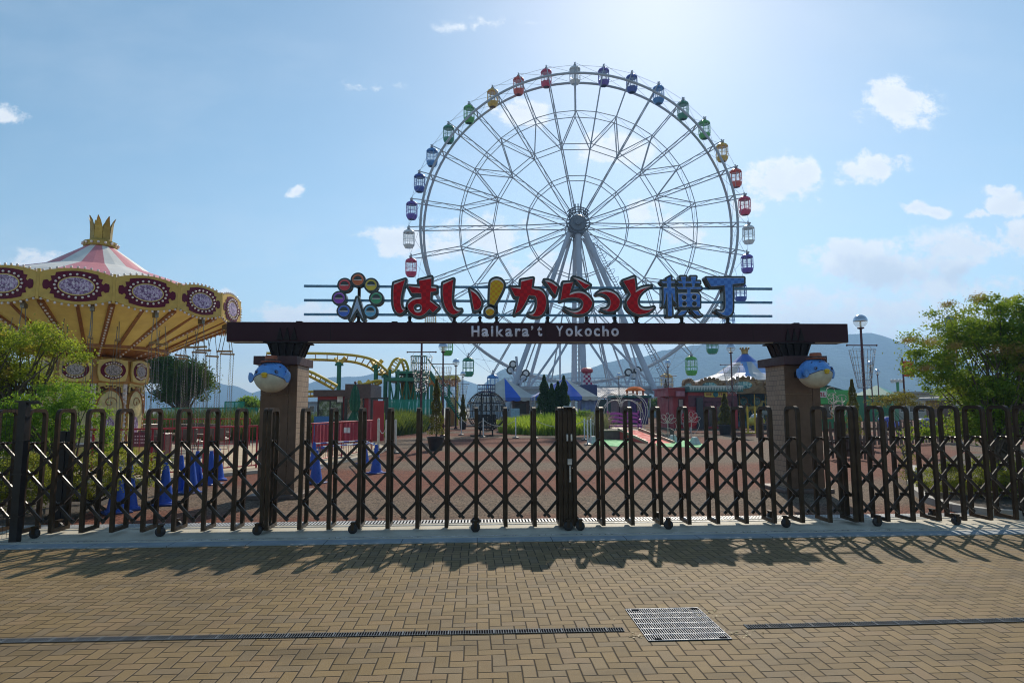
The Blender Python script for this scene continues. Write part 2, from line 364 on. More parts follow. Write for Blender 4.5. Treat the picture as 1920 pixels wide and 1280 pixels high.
def crown(blobs, nclump, nleaf, spread, rs, shell=.55):
    """blobs: (cx,cy,cz,rx,ry,rz); returns clump centres and leaf points"""
    vol = np.array([b[3]*b[4]*b[5] for b in blobs]); vol = vol / vol.sum(); C = []
    for b, w in zip(blobs, vol):
        k = max(2, int(nclump * w)); d = rs.normal(size=(k, 3)); d /= np.linalg.norm(d, axis=1)[:, None]
        rad = (shell + (1 - shell) * rs.random(k)) ** .8
        C.append(np.array(b[:3]) + d * rad[:, None] * np.array(b[3:6]))
    C = np.concatenate(C); P = []
    for c in C:
        k = int(nleaf * (.4 + 1.2 * rs.random())); s = spread * (.6 + .8 * rs.random())
        P.append(c + rs.normal(size=(k, 3)) * np.array([s, s, s * .55]))
    return C, np.concatenate(P)
BARK = paint('bark', (.10, .075, .055), .85, 0, .4, 14, .6)
def tree(name, label, base, blobs, nclump, nleaf, spread, lsize, mat, seed, trunk_r=.1, stems=1, group=None, cat='tree', fork=.45, nlimb=26, shell=.55):
    rs = np.random.RandomState(seed); rr = random.Random(seed)
    t = thing(name, label, cat, base, 0, group)
    C, P = crown(blobs, nclump, nleaf, spread, rs, shell); P = P[P[:, 2] > base[2] + .02]
    quadmesh('crown', leafquads(P, lsize, rs), mat, t)
    m = MB(); b = Vector(base); top = Vector(C.mean(0))
    for k in range(stems):
        a = rr.uniform(0, 6.28); s = b + Vector((math.cos(a), math.sin(a), 0)) * trunk_r * (stems - 1) * 1.2
        f = s.lerp(top, fork) + Vector((rr.uniform(-1, 1), rr.uniform(-1, 1), 0)) * trunk_r * 2.5 * (stems > 1)
        m.tube([s, s.lerp(f, .5) + Vector((rr.uniform(-1, 1), rr.uniform(-1, 1), 0)) * trunk_r, f], [trunk_r, trunk_r * .8, trunk_r * .65], 8)
        for i in range(nlimb // stems):
            c = Vector(C[rr.randrange(len(C))]); q = s.lerp(f, rr.uniform(.55, 1)); mid = q.lerp(c, .5) + Vector((rr.uniform(-.15, .15), rr.uniform(-.15, .15), rr.uniform(0, .12))) * (c - q).length
            m.tube([q, mid, c], [trunk_r * .42, trunk_r * .25, trunk_r * .07], 5)
    m.build('trunk', BARK, t, True, True)
    return t
# ================================================================== GROUND
def sheet(name, x0, x1, y0, y1, z, mat, nx=1, ny=1):
    m = MB(); m.quad((x0, y0, z), (x1, y0, z), (x1, y1, z), (x0, y1, z)); return struct(m.build(name, mat))
sheet('ground', -3400, 3400, -60, 2700, -.02, slab('far_ground', (.16, .15, .12), (.22, .21, .17)))
sheet('pavement', -40, 40, -14, 7.83, 0, paver())
sheet('plaza', -48, 60, 9.36, 92, 0, asphalt('coarse_asphalt'))
m = MB(); m.box(-40, 40, 7.83, 8.06, -.05, .012); struct(m.build('kerb', slab('kerb_stone', (.21, .25, .28), (.30, .34, .37), .9)))
sheet('threshold', -40, 40, 8.06, 9.10, .004, slab('threshold_concrete', (.46, .42, .33), (.58, .54, .44), 0))
steel = paint('galvanised_steel', (.42, .43, .45), .35, .8, .2, 12)
m = MB()
for y in (8.18, 8.205, 8.95, 8.975): m.box(-40, 40, y, y + .008, .002, .012)
struct(m.build('track', steel))
drk = paint('drain_dark', (.012, .013, .016), .9, 0, .2, 6, 0, .0)
# threshold drain grating
g = thing('drain_grating', 'long slotted steel drain grating behind the folding gates', 'drain', (-2, 9.23, 0))
MB().box(-12, 12, 9.10, 9.36, -.06, .001).build('pit_shade', drk, g, True)  # black slab top paints the shade below the bars
m = MB(); x = -12
while x < 12: m.box(x, x + .022, 9.11, 9.35, .002, .010); x += .045
m.box(-12, 12, 9.10, 9.112, .002, .011); m.box(-12, 12, 9.348, 9.36, .002, .011); m.build('grating', paint('pale_steel', (.50, .50, .50), .5, .3, .15, 8), g, True)
# slot drain in the pavement and the square grating
pa, pb = gnd(0, 1199), gnd(1168, 1180); pc, pd = gnd(1398, 1175), gnd(1920, 1160)
def channel(x0, x1, y0, y1, label):
    g = thing('channel_drain', label, 'drain', ((x0 + x1) / 2, y0, 0), 0, 'narrow channel drains in the pavers')
    w = .042
    MB()._a([(x0, y0 - w, .003), (x1, y1 - w, .003), (x1, y1 + w, .003), (x0, y0 + w, .003)], [(0, 1, 2, 3)]).build('pit_shade', drk, g, True)  # flat black strip, painted shade instead of a hollow channel
    m = MB(); L = x1 - x0; n = int(L / .018)
    for i in range(n + 1):
        x = x0 + L * i / n; y = y0 + (y1 - y0) * i / n; big = i % 9 == 0
        m.box(x, x + (.010 if big else .0045), y - w, y + w, .004, .0075 if big else .006)
    for q in (-w, w - .004):
        m._a([(x0, y0 + q, .008), (x1, y1 + q, .008), (x1, y1 + q + .004, .008), (x0, y0 + q + .004, .008)], [(0, 1, 2, 3)])
    m.build('grating', paint('drain_bar', (.13, .15, .17), .7, 0, .2, 6, 0, .1), g, True)
yl = 4.83
channel(-7.5, pb.x, pa.y + (pa.y - pb.y) * .25, pb.y, 'narrow channel drain running left from the square grate')
channel(pc.x, 7.5, pc.y, pd.y, 'narrow channel drain running right from the square grate')
c1, c2, c3, c4_ = gnd(1175, 1143), gnd(1315, 1140), gnd(1366, 1199), gnd(1213, 1202)
gx0, gx1, gy0, gy1 = (c1.x + c4_.x) / 2, (c2.x + c3.x) / 2, (c3.y + c4_.y) / 2, (c1.y + c2.y) / 2
g = thing('manhole_grate', 'square galvanised grate set in the brown pavers', 'drain', ((gx0 + gx1) / 2, (gy0 + gy1) / 2, 0))
MB().box(gx0, gx1, gy0, gy1, -.06, .003).build('pit_shade', drk, g, True)  # near-black face just under the bars paints the shaded depth
m = MB(); n = 34; sil = paint('bright_galvanised', (.36, .38, .42), .6, .1, .12, 20)
for i in range(n + 1):
    x = gx0 + (gx1 - gx0 - .004) * i / n; m.box(x, x + .0045, gy0, gy1, .0045, .0075)
for i in range(7):
    y = gy0 + (gy1 - gy0 - .006) * i / 6; m.box(gx0, gx1, y, y + .009, .005, .0092)
m.build('grating', sil, g, True)
m = MB()
for a, b in ((.08, 0), (.86, 0), (.08, .93), (.88, .93)):
    x = gx0 + (gx1 - gx0) * a; y = gy0 + (gy1 - gy0) * b; m.box(x, x + .055, y + .003, y + .035, .0045, .0096)
m.build('lifting_plate', drk, g, True)
# fallen leaves and weeds
rs = np.random.RandomState(3)
P = np.array([[rs.uniform(-6, 6), rs.uniform(3.9, 7.7), .008] for _ in range(26)] + [[gx1 + rs.normal() * .1, gy1 - .15 + rs.normal() * .07, .01] for _ in range(40)] + [[gx0 - .06 + rs.normal() * .04, gy0 + .1 + rs.normal() * .04, .01] for _ in range(16)]+ [[gx1 + .1 + rs.normal() * .06, gy0 + .1 + rs.normal() * .05, .01] for _ in range(20)])
lf = leafquads(P, .028, rs, 1.7); lf[:, :, 2] = .004 + np.abs(lf[:, :, 2] - .008) * .5
tag(quadmesh('fallen_leaves', lf, leafmat('dry_leaf', (.20, .13, .04), (.16, .17, .04), None, .15)), kind='stuff')
# ================================================================== FOLDING GATES
GF, GB = 8.52, 8.89       # front and back of the frames
bronze = paint('bronze_paint', (.043, .026, .014), .42, .0, .25, 5, 0, .18)
bronze2 = paint('bronze_bar', (.026, .015, .009), .45, .0, .25, 5, 0, .5)
rubber = paint('caster_rubber', (.018, .016, .018), .6)
GH = 1.6
def frame_mesh():
    m = MB(); w = .045; r = .075; z0 = .07; z1 = GH - w / 2; y0 = GF + w / 2; y1 = GB - w / 2; pts = [(y0, z0)]
    for k in range(7): t = math.pi - k * math.pi / 12; pts.append((y0 + r + r * math.cos(t), z1 - r + r * math.sin(t)))
    for k in range(7): t = math.pi / 2 - k * math.pi / 12; pts.append((y1 - r + r * math.cos(t), z1 - r + r * math.sin(t)))
    pts.append((y1, z0)); n = len(pts)
    for i in range(n):
        a, b = pts[i - 1], pts[(i + 1) % n]; c = pts[i]
        d1 = Vector((c[0]-a[0], c[1]-a[1])).normalized(); d2 = Vector((b[0]-c[0], b[1]-c[1])).normalized(); nn = Vector((-(d1+d2).y, (d1+d2).x)).normalized(); k = w / 2 / max(.5, nn.dot(Vector((-d1.y, d1.x))))
        for x in (-.024, .024):
            for sg in (-1, 1): m.v.append((x, c[0] + nn.x*k*sg, c[1] + nn.y*k*sg))
    for i in range(n):
        a = i * 4; b = ((i + 1) % n) * 4
        for q in ((0, 1), (1, 3), (3, 2), (2, 0)): m.f.append((a+q[0], a+q[1], b+q[1], b+q[0])); m.mi.append(0)
    for z in (1.16,): m.tube([(0, y0 + .02, z), (0, y1 - .02, z)], .011, 6)
    for z in (1.16, .775, .39): m.tube([(-.04, 8.63, z), (.04, 8.63, z)], .017, 8); m.tube([(-.04, 8.72, z), (.04, 8.72, z)], .017, 8)
    return m
FRM = frame_mesh()
def add_frame(parent, X):
    global FRAME0
    o = FRAME0.copy() if FRAME0 else FRM.build('gate_frame', bronze)
    if FRAME0: COL.objects.link(o)
    else: FRAME0 = o
    o.parent = parent; o.location = Vector((X, 0, 0)) - parent.location; return o
FRAME0 = None
def add_lattice(parent, xa, xb):
    """crossing flat bars of one bay"""
    m = MB(); A, B, Cc, V = 1.165, .775, .385, .19; xm = (xa + xb) / 2; w, h = .022, .037
    up = (0, 0, 1)
    for (za, zb) in ((A, B), (B, Cc)): m.bar((xa, 8.63, za), (xb, 8.63, zb), w, h, up); m.bar((xa, 8.72, zb), (xb, 8.72, za), w, h, up)
    e = .04
    m.bar((xa, 8.63, Cc), (xm + e * .9, 8.63, V - e), w, h, up); m.bar((xm - e * .9, 8.72, V - e), (xb, 8.72, Cc), w, h, up)
    for z in ((A + B) / 2, (B + Cc) / 2, V): m.tube([(xm, 8.60, z), (xm, 8.74, z)], .012, 8)
    m.build('scissor_lattice', bronze2, parent, True)
def add_caster(parent, X, Y=GF - .05):
    m = MB(); m.lathe([(.0, -.03), (.045, -.03), (.06, -.018), (.06, .018), (.045, .03), (0, .03)], 16)
    m.v = [(x, z, y) for (x, y, z) in m.v]; m.v = [(v[0] + X, v[1] + Y, v[2] + .062) for v in m.v]
    c = m.build('caster', rubber, parent, True, True)
    h = MB(); h.box(X - .02, X + .02, Y - .042, Y - .034, .05, .135); h.box(X - .02, X + .02, Y + .034, Y + .042, .05, .135); h.box(X - .025, X + .025, Y - .045, Y + .06, .1355, .15)
    h.build('caster_fork', bronze, parent, True)
def gx(px): return at(px, 800, GF).x
def gate(label, xs, bays, casters, extra=()):
    X = [gx(p) for p in xs]
    t = thing('folding_gate', label, 'gate', ((X[0] + X[-1]) / 2, 8.7, 0), 0, 'brown folding gates across the entrance')
    for x in X: add_frame(t, x)
    for e in extra: add_frame(t, gx(e))
    for a, b in zip(X[:-1], X[1:]): add_lattice(t, a, b)
    for c in casters:
        x = gx(c); add_caster(t, x); add_caster(t, x + .0, GB + .03)
    return t
gate('brown folding gate leaf at far left, in front of the swing ride', [-70, -6, 50, 106, 163, 219, 276, 333, 388, 443, 496], 1, [84, 314, 492])
g2 = gate('brown folding gate leaf between the left pillar and the centre latch', [505, 566, 620, 675, 729, 784, 838, 893, 948, 1002, 1050.5], 1, [667, 892, 1062], (1059.5,))
g3 = gate('brown folding gate leaf between the centre latch and the right pillar', [1077, 1129, 1183, 1236, 1288, 1341, 1394, 1446, 1498, 1549, 1597], 1, [1084, 1246, 1462], (1068,))
gate('brown folding gate leaf at far right, in front of the green shrub', [1607, 1656, 1703, 1751, 1798, 1846, 1894, 1944, 1996, 2050], 1, [1630, 1775, 1950])
m = MB(); xl = gx(1067)
m.bbox(xl - .03, xl + .03, GF - .035, GF - .004, .84, .92, .004); m.bbox(xl - .012, xl + .012, GF - .05, GF - .036, .62, .83, .003)
m.build('latch', steel, g3, True)
m = MB()
for q in (-.028, .028): m.bbox(xl + q - .012, xl + q + .012, GF - .025, GF - .004, 1.15, 1.24, .003)
m.bbox(xl - .06, xl + .06, GF + .0, GF + .1, GH - .008, GH + .012, .004); m.build('latch_cover', steel, g3, True)
# mesh fence at the far left
t = thing('wire_mesh_fence', 'black post with wire mesh fence panel at left edge', 'fence', (gx(30), 8.2, 0))
xp = at(44, 800, 8.25).x
m = MB(); m.box(xp - .045, xp + .045, 8.2, 8.29, 0, 1.68); m.box(xp - .09, xp + .14, 8.19, 8.30, 1.68, 1.70); m.box(xp - .02, xp + .2, 8.22, 8.25, 1.66, 1.68)
for z in (.3, .8, 1.2, 1.5): m.box(xp - .06, xp + .06, 8.19, 8.30, z, z + .02)
m.build('fence_post', paint('black_metal', (.015, .015, .017), .4, .5), t, True)
m = MB(); x = xp - 2.6
while x < xp: m.tube([(x, 8.24, .05), (x, 8.24, 1.66)], .0025, 4); x += .05
z = .1
while z < 1.66: m.tube([(xp - 2.6, 8.236, z), (xp, 8.236, z)], .0025, 4); z += .1
m.build('wire_mesh', paint('black_metal', (.015, .015, .017), .4, .5), t, True)
t = thing('notice_stand', 'pair of dark boards standing behind the left gate', 'sign', (at(120, 800, 9.7).x, 9.7, 0))
m = MB()
for px in (118, 131): x = at(px, 830, 9.7).x; m.bbox(x - .045, x + .045, 9.68, 9.74, .0, 1.28, .006)
m.bbox(at(128, 830, 9.7).x - .02, at(128, 830, 9.7).x + .02, 9.75, 9.79, 0, 1.52, .005)
m.build('board', paint('black_metal', (.015, .015, .017), .4, .5), t, True)
# ================================================================== ENTRANCE ARCH
AY = 11.8
maroon = paint('maroon_steel', (.040, .015, .022), .5, 0, .05, 1, 0, .12)
darkst = paint('dark_bracket', (.014, .010, .012), .5, 0, .1, 4, 0, .15)
capm = paint('brown_panel', (.075, .040, .042), .5, 0, .1, 4, 0, .15)
stone = tilemat('pillar_tiles', (.30, .205, .135), (.35, .25, .165), .12, .095, (.05, .035, .025), 'xz', .5)
stonep = paint('pillar_panel', (.145, .088, .058), .6, 0, .14, 5, .2, .15)
arch = thing('entrance_arch', 'wide dark beam on two tiled pillars carrying the park name in big letters', 'archway', (at(1005, 800, AY).x, AY, 0))
def aX(px, py=700, Y=AY): return at(px, py, Y).x
def aZ(px, py, Y=AY): return at(px, py, Y).z
def pillar(pxl, pxr, pcl, pcr, sgn):
    x0, x1 = aX(pxl, 800), aX(pxr, 800); D = .78; zt = aZ((pxl + pxr) / 2, 684)
    m = MB(); m.box(x0, x1, AY, AY + D, .06, zt)
    p = m.build('pillar', stone, arch, True)
    # smooth front panels set proud of the tiles, with a vertical groove
    xc = x0 + (x1 - x0) * .22
    m = MB(); m.box(x0 - .002, x0 + (x1-x0)*.78 - .008, AY - .02, AY - .002, .08, zt - .55); m.box(x0 - .002, x0 + (x1-x0)*.78 - .008, AY - .02, AY - .002, zt - .542, zt - .004)
    m.box(x0 + (x1-x0)*.78 + .004, x1 + .002, AY - .02, AY - .002, .08, zt - .004)
    m.build('front_panel', stonep, p, True)
    m = MB(); m.bbox(x0 - .16, x1 + .12, AY - .14, AY + D + .12, .0, .07, .01); m.build('pillar_base', paint('base_stone', (.13, .09, .075), .6), p, True)
    c0, c1 = aX(pcl, 675, AY - .16), aX(pcr, 675, AY - .16); zc0, zc1 = zt, aZ(pcl, 667, AY - .16)
    m = MB(); m.bbox(c0, c1, AY - .16, AY + D + .2, zc0, zc1, .004); m.build('pillar_cap', capm, p, True)
    xm = (x0 + x1) / 2 + .05 * sgn; zb = aZ(1000, 638, AY + .1)
    m = MB(); tw, bw = .40, .24
    m.bbox(xm - tw, xm + tw, AY + .1, AY + .62, zb - .055, zb - .025, .003)
    for yy in (AY + .14, AY + .34, AY + .54): m.prism([(xm - bw, zc1 + .001), (xm + bw, zc1 + .001), (xm + tw - .06, zb - .056), (xm - tw + .06, zb - .056)], yy, yy + .03)
    m.prism([(xm - bw * .8, zc1 + .001), (xm + bw * .8, zc1 + .001), (xm + tw - .13, zb - .056), (xm - tw + .13, zb - .056)], AY + .175, AY + .335)
    for k in range(5):
        q = (k - 2) / 2; m.bar((xm + bw * q * .9, AY + .34, zc1 + .002), (xm + (tw - .09) * q, AY + .34, zb - .056), .025, .5, (0, 1, 0))
    m.build('bracket', darkst, p, True)
    m = MB()
    for k in (-1, 0, 1):
        q = xm + .02 + k * .13; m.prism([(q - .055, zb + .002), (q + .055, zb + .002), (q, zb + .24)], AY + .115, AY + .138)
    m.build('gusset', darkst, p, True)
    return p
pillar(487, 555, 475, 557, 1)
pillar(1475, 1540, 1470, 1551, -1)
BYF = AY + .14          # front of the beam
bx0, bx1 = aX(425, 620, BYF), aX(1590, 620, BYF)
bz0, bz1 = at(1005, 638.5, BYF).z, at(1005, 605, BYF).z
m = MB(); m.bbox(bx0, bx1, BYF, BYF + .42, bz0 - .02, bz1, .004); beam = m.build('beam', maroon, arch, True)
m = MB(); m.box(bx0 + .01, bx1 - .01, BYF + .012, BYF + .03, bz0 - .034, bz0 - .021); m.build('beam_trim', paint('tan_trim', (.42, .30, .20), .5), beam, True)
m = MB()
for q in (.16, .5, .84):
    x = bx0 + (bx1 - bx0) * q; m.box(x - .004, x + .004, BYF - .0025, BYF - .0005, bz0 - .015, bz1 - .004)
m.build('panel_seam', darkst, beam, True)
m = MB()
for px in (557, 738, 1500): x = at(px, 603, BYF).x; m.bbox(x - .055, x + .055, BYF + .12, BYF + .26, bz1 + .001, bz1 + .035, .005)
m.build('bolt_box', darkst, beam, True)  # small dark bolt boxes on top of the beam
# --- English name on the beam
txm = paint('grey_letters', (.66, .62, .72), .5)
def letter(ch, x0, x1, ztop, zbot):
    cu = bpy.data.curves.new('t', 'FONT'); cu.body = ch; cu.size = 1; cu.extrude = .0; cu.offset = .03; cu.resolution_u = 6
    o = bpy.data.objects.new('t', cu); COL.objects.link(o); dg = bpy.context.evaluated_depsgraph_get(); me = bpy.data.meshes.new_from_object(o.evaluated_get(dg))
    bpy.data.objects.remove(o)
    co = np.array([v.co[:] for v in me.vertices]); mn, mx = co.min(0), co.max(0); c = beam_off
    for v in me.vertices:
        u = (v.co.x - mn[0]) / (mx[0] - mn[0]); w = (v.co.y - mn[1]) / (mx[1] - mn[1])
        v.co = Vector((x0 + (x1 - x0) * u, BYF - .006, zbot + (ztop - zbot) * w)) - c
    me.materials.clear(); me.materials.append(txm); ob = bpy.data.objects.new('beam_letter', me); COL.objects.link(ob); ob.parent = beam
    sm = ob.modifiers.new('s', 'SOLIDIFY'); sm.thickness = .005; sm.offset = 0
beam_off = arch.location.copy()
for ch, a, b, t_, bt in (('H',884,899,611,631),('a',903,916.5,615.5,631.3),('i',920.5,925,611,631),('k',930,944.5,611,631),('a',947.5,961,615.5,631.3),('r',965.5,976.5,615.5,631),('a',978.5,992,615.5,631.3),('\u2019',995.5,1000,611,619),('t',1007,1016.5,611,630.5),
  ('Y',1042.5,1056,611,630.5),('o',1060.5,1074,615,630.7),('k',1078,1093.5,611,630.5),('o',1096,1109.5,615,630.7),('c',1113.5,1124.5,615,630.7),('h',1129,1141.5,611,630.5),('o',1146,1160,615,630.7)):
    letter(ch, at(a, 620, BYF).x, at(b, 620, BYF).x, at(a, t_, BYF).z, at(a, bt, BYF).z)
# --- big coloured letters
LY = BYF + .0           # front face plane of the letters
LD = .16
def chaikin(p, it=2):
    for _ in range(it):
        q = []; n = len(p)
        for i in range(n):
            a, b, c = Vector(p[i-1]), Vector(p[i]), Vector(p[(i+1) % n]); d1 = (b - a); d2 = (c - b)
            ang = d1.angle(d2) if d1.length > 1e-9 and d2.length > 1e-9 else 0
            if ang > R(47): q.append(tuple(b))
            else: q.append(tuple(b.lerp(a, .25))); q.append(tuple(b.lerp(c, .25)))
        p = q
    return p
def area(p): return sum(p[i-1][0]*p[i][1] - p[i][0]*p[i-1][1] for i in range(len(p))) / 2
def offset(p, r):
    """grow (r>0) a polygon; rounded at convex corners"""
    if area(p) < 0: p = p[::-1]
    out = []; n = len(p)
    for i in range(n):
        a, b, c = Vector(p[i-1]), Vector(p[i]), Vector(p[(i+1) % n]); d1 = (b-a).normalized(); d2 = (c-b).normalized()
        n1 = Vector((d1.y, -d1.x)); n2 = Vector((d2.y, -d2.x)); cr = d1.x*d2.y - d1.y*d2.x; ang = math.acos(max(-1, min(1, d1.dot(d2))))
        if cr * r > 0 and ang > R(30):
            k = max(2, int(ang / R(25)))
            for j in range(k + 1):
                v = n1.lerp(n2, j / k); v.normalize(); out.append(tuple(b + v * r))
        else:
            v = (n1 + n2); v.normalize(); out.append(tuple(b + v * r / max(.55, v.dot(n1))))
    return out
def fillmesh(polys, y0, y1):
    """polygons (with holes by even-odd) -> solid between y0 and y1 in the xz plane"""
    cu = bpy.data.curves.new('c', 'CURVE'); cu.dimensions = '2D'; cu.fill_mode = 'BOTH'; cu.extrude = abs(y1 - y0) / 2
    for p in polys:
        sp = cu.splines.new('POLY'); sp.points.add(len(p) - 1); sp.use_cyclic_u = True
        for i, q in enumerate(p): sp.points[i].co = (q[0], q[1], 0, 1)
    o = bpy.data.objects.new('c', cu); COL.objects.link(o); dg = bpy.context.evaluated_depsgraph_get(); me = bpy.data.meshes.new_from_object(o.evaluated_get(dg)); bpy.data.objects.remove(o)
    ym = (y0 + y1) / 2
    for v in me.vertices: v.co = (v.co.x, ym - v.co.z, v.co.y)
    return me
def put(me, name, mat, parent):
    off = arch.location
    for v in me.vertices: v.co -= off
    me.materials.clear(); me.materials.append(mat); o = bpy.data.objects.new(name, me); COL.objects.link(o); o.parent = parent; return o
black = paint('letter_back', (.018, .026, .032), .3, .2)
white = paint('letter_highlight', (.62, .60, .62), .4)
redm = checker('red_checker', (.52, .009, .018), (.37, .007, .016), .068)
bluem = checker('blue_checker', (.10, .26, .68), (.065, .18, .55), .068)
yelm = checker('yellow_checker', (.62, .42, .02), (.60, .26, .02), .05)
def glyph(zoomorg, s, pieces, mat, holes=(), off=.043, drop=.028):
    ox, oy = zoomorg
    def W(q): v = at(ox + q[0] / s, oy + q[1] / s, LY); return (v.x, v.z)
    P = []
    for p, smooth in pieces:
        q = [W(v) for v in p]; q = chaikin(q, 2) if smooth else q
        if area(q) < 0: q = q[::-1]
        P.append(q)
    H = []
    for (hx, hy, rx, ry) in holes: H.append([W((hx + rx * math.cos(t * math.pi / 12), hy + ry * math.sin(t * math.pi / 12))) for t in range(24)])
    back = None
    for k, q in enumerate(P):
        hs = [h for h in H] if (k == len(P) - 1 or len(P) == 1) and holes else []
        o = put(fillmesh([offset(q, off)] + [offset(h, -off * .8) for h in hs], LY + k * .0011, LY + LD - k * .001), 'sign_letter' if back is None else 'letter_outline', black, arch if back is None else back)
        if back is None: back = o
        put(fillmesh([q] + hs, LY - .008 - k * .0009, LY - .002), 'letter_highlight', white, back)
        # coloured face: upward-facing edges pulled down so the pale bevel shows above it
        def inside(pt, poly):
            c = False; x, z = pt
            for i in range(len(poly)):
                (x1, z1), (x2, z2) = poly[i-1], poly[i]
                if (z1 > z) != (z2 > z) and x < (x2 - x1) * (z - z1) / (z2 - z1) + x1: c = not c
            return c
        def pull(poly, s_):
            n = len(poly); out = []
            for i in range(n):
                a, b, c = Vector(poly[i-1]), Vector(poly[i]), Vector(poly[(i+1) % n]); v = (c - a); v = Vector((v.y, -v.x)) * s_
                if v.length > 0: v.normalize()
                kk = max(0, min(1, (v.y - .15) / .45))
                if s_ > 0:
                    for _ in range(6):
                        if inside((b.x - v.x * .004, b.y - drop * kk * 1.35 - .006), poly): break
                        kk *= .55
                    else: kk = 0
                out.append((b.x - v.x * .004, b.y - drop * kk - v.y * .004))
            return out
        hh = []
        for h in hs:
            h2 = h if area(h) > 0 else h[::-1]; hh.append(pull(h2, -1))
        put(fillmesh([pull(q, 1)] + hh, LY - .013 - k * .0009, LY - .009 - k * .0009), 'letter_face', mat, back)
    return back
o1, o2, o3, o4 = (730, 510), (860, 510), (950, 510), (1090, 510)
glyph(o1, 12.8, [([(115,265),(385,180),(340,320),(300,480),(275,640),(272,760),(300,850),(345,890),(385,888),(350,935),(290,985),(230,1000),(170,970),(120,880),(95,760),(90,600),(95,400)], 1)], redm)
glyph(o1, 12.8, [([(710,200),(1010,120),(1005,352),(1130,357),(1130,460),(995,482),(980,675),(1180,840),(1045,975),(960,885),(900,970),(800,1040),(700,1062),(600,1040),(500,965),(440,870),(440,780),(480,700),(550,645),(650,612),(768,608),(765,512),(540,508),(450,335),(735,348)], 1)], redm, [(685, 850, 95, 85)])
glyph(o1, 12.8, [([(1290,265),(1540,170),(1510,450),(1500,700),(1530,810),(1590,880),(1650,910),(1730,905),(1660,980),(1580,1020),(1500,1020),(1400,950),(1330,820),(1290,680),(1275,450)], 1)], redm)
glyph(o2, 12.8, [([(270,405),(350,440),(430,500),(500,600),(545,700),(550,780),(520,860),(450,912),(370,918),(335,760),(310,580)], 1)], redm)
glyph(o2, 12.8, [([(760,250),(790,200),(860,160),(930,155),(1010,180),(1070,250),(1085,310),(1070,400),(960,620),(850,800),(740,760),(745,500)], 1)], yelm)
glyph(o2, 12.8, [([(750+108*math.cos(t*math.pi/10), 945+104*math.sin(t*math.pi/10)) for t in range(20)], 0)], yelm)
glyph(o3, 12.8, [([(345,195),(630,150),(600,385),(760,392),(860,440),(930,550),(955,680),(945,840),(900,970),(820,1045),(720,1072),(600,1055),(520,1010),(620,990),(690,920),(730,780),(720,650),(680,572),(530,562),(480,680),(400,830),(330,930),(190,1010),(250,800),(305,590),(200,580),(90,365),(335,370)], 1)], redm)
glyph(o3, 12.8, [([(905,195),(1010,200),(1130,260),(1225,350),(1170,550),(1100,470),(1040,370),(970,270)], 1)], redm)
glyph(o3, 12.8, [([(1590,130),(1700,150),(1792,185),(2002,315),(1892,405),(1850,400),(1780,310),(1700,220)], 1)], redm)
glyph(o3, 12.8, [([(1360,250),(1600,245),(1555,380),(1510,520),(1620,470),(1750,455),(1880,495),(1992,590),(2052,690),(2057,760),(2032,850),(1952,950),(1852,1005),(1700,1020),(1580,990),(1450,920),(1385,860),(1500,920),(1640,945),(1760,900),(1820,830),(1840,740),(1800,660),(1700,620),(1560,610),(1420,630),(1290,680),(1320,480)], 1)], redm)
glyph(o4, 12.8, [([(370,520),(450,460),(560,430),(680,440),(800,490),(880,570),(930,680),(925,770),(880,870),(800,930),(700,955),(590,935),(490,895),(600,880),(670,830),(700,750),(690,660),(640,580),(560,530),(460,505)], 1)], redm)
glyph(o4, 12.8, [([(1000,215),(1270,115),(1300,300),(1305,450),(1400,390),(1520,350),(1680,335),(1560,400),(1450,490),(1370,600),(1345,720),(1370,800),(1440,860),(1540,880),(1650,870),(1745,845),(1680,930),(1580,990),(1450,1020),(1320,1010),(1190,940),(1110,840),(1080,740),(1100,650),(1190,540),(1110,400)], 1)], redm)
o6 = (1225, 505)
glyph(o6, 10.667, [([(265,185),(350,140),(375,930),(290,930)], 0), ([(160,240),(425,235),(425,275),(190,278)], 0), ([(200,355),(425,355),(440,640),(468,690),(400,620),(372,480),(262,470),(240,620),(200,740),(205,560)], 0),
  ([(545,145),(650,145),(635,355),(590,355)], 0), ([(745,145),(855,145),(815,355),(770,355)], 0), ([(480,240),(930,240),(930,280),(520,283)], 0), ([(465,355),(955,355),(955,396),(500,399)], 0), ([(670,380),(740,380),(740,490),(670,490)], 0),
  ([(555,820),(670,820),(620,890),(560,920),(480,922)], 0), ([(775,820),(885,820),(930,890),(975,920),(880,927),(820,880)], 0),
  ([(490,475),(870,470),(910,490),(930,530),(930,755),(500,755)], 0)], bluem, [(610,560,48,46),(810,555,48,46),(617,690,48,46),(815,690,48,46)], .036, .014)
glyph(o6, 10.667, [([(1060,170),(1810,170),(1810,275),(1580,300),(1590,800),(1560,890),(1500,930),(1430,930),(1340,890),(1260,820),(1350,850),(1410,820),(1440,760),(1440,600),(1420,320),(1150,345)], 1)], bluem, (), .038)
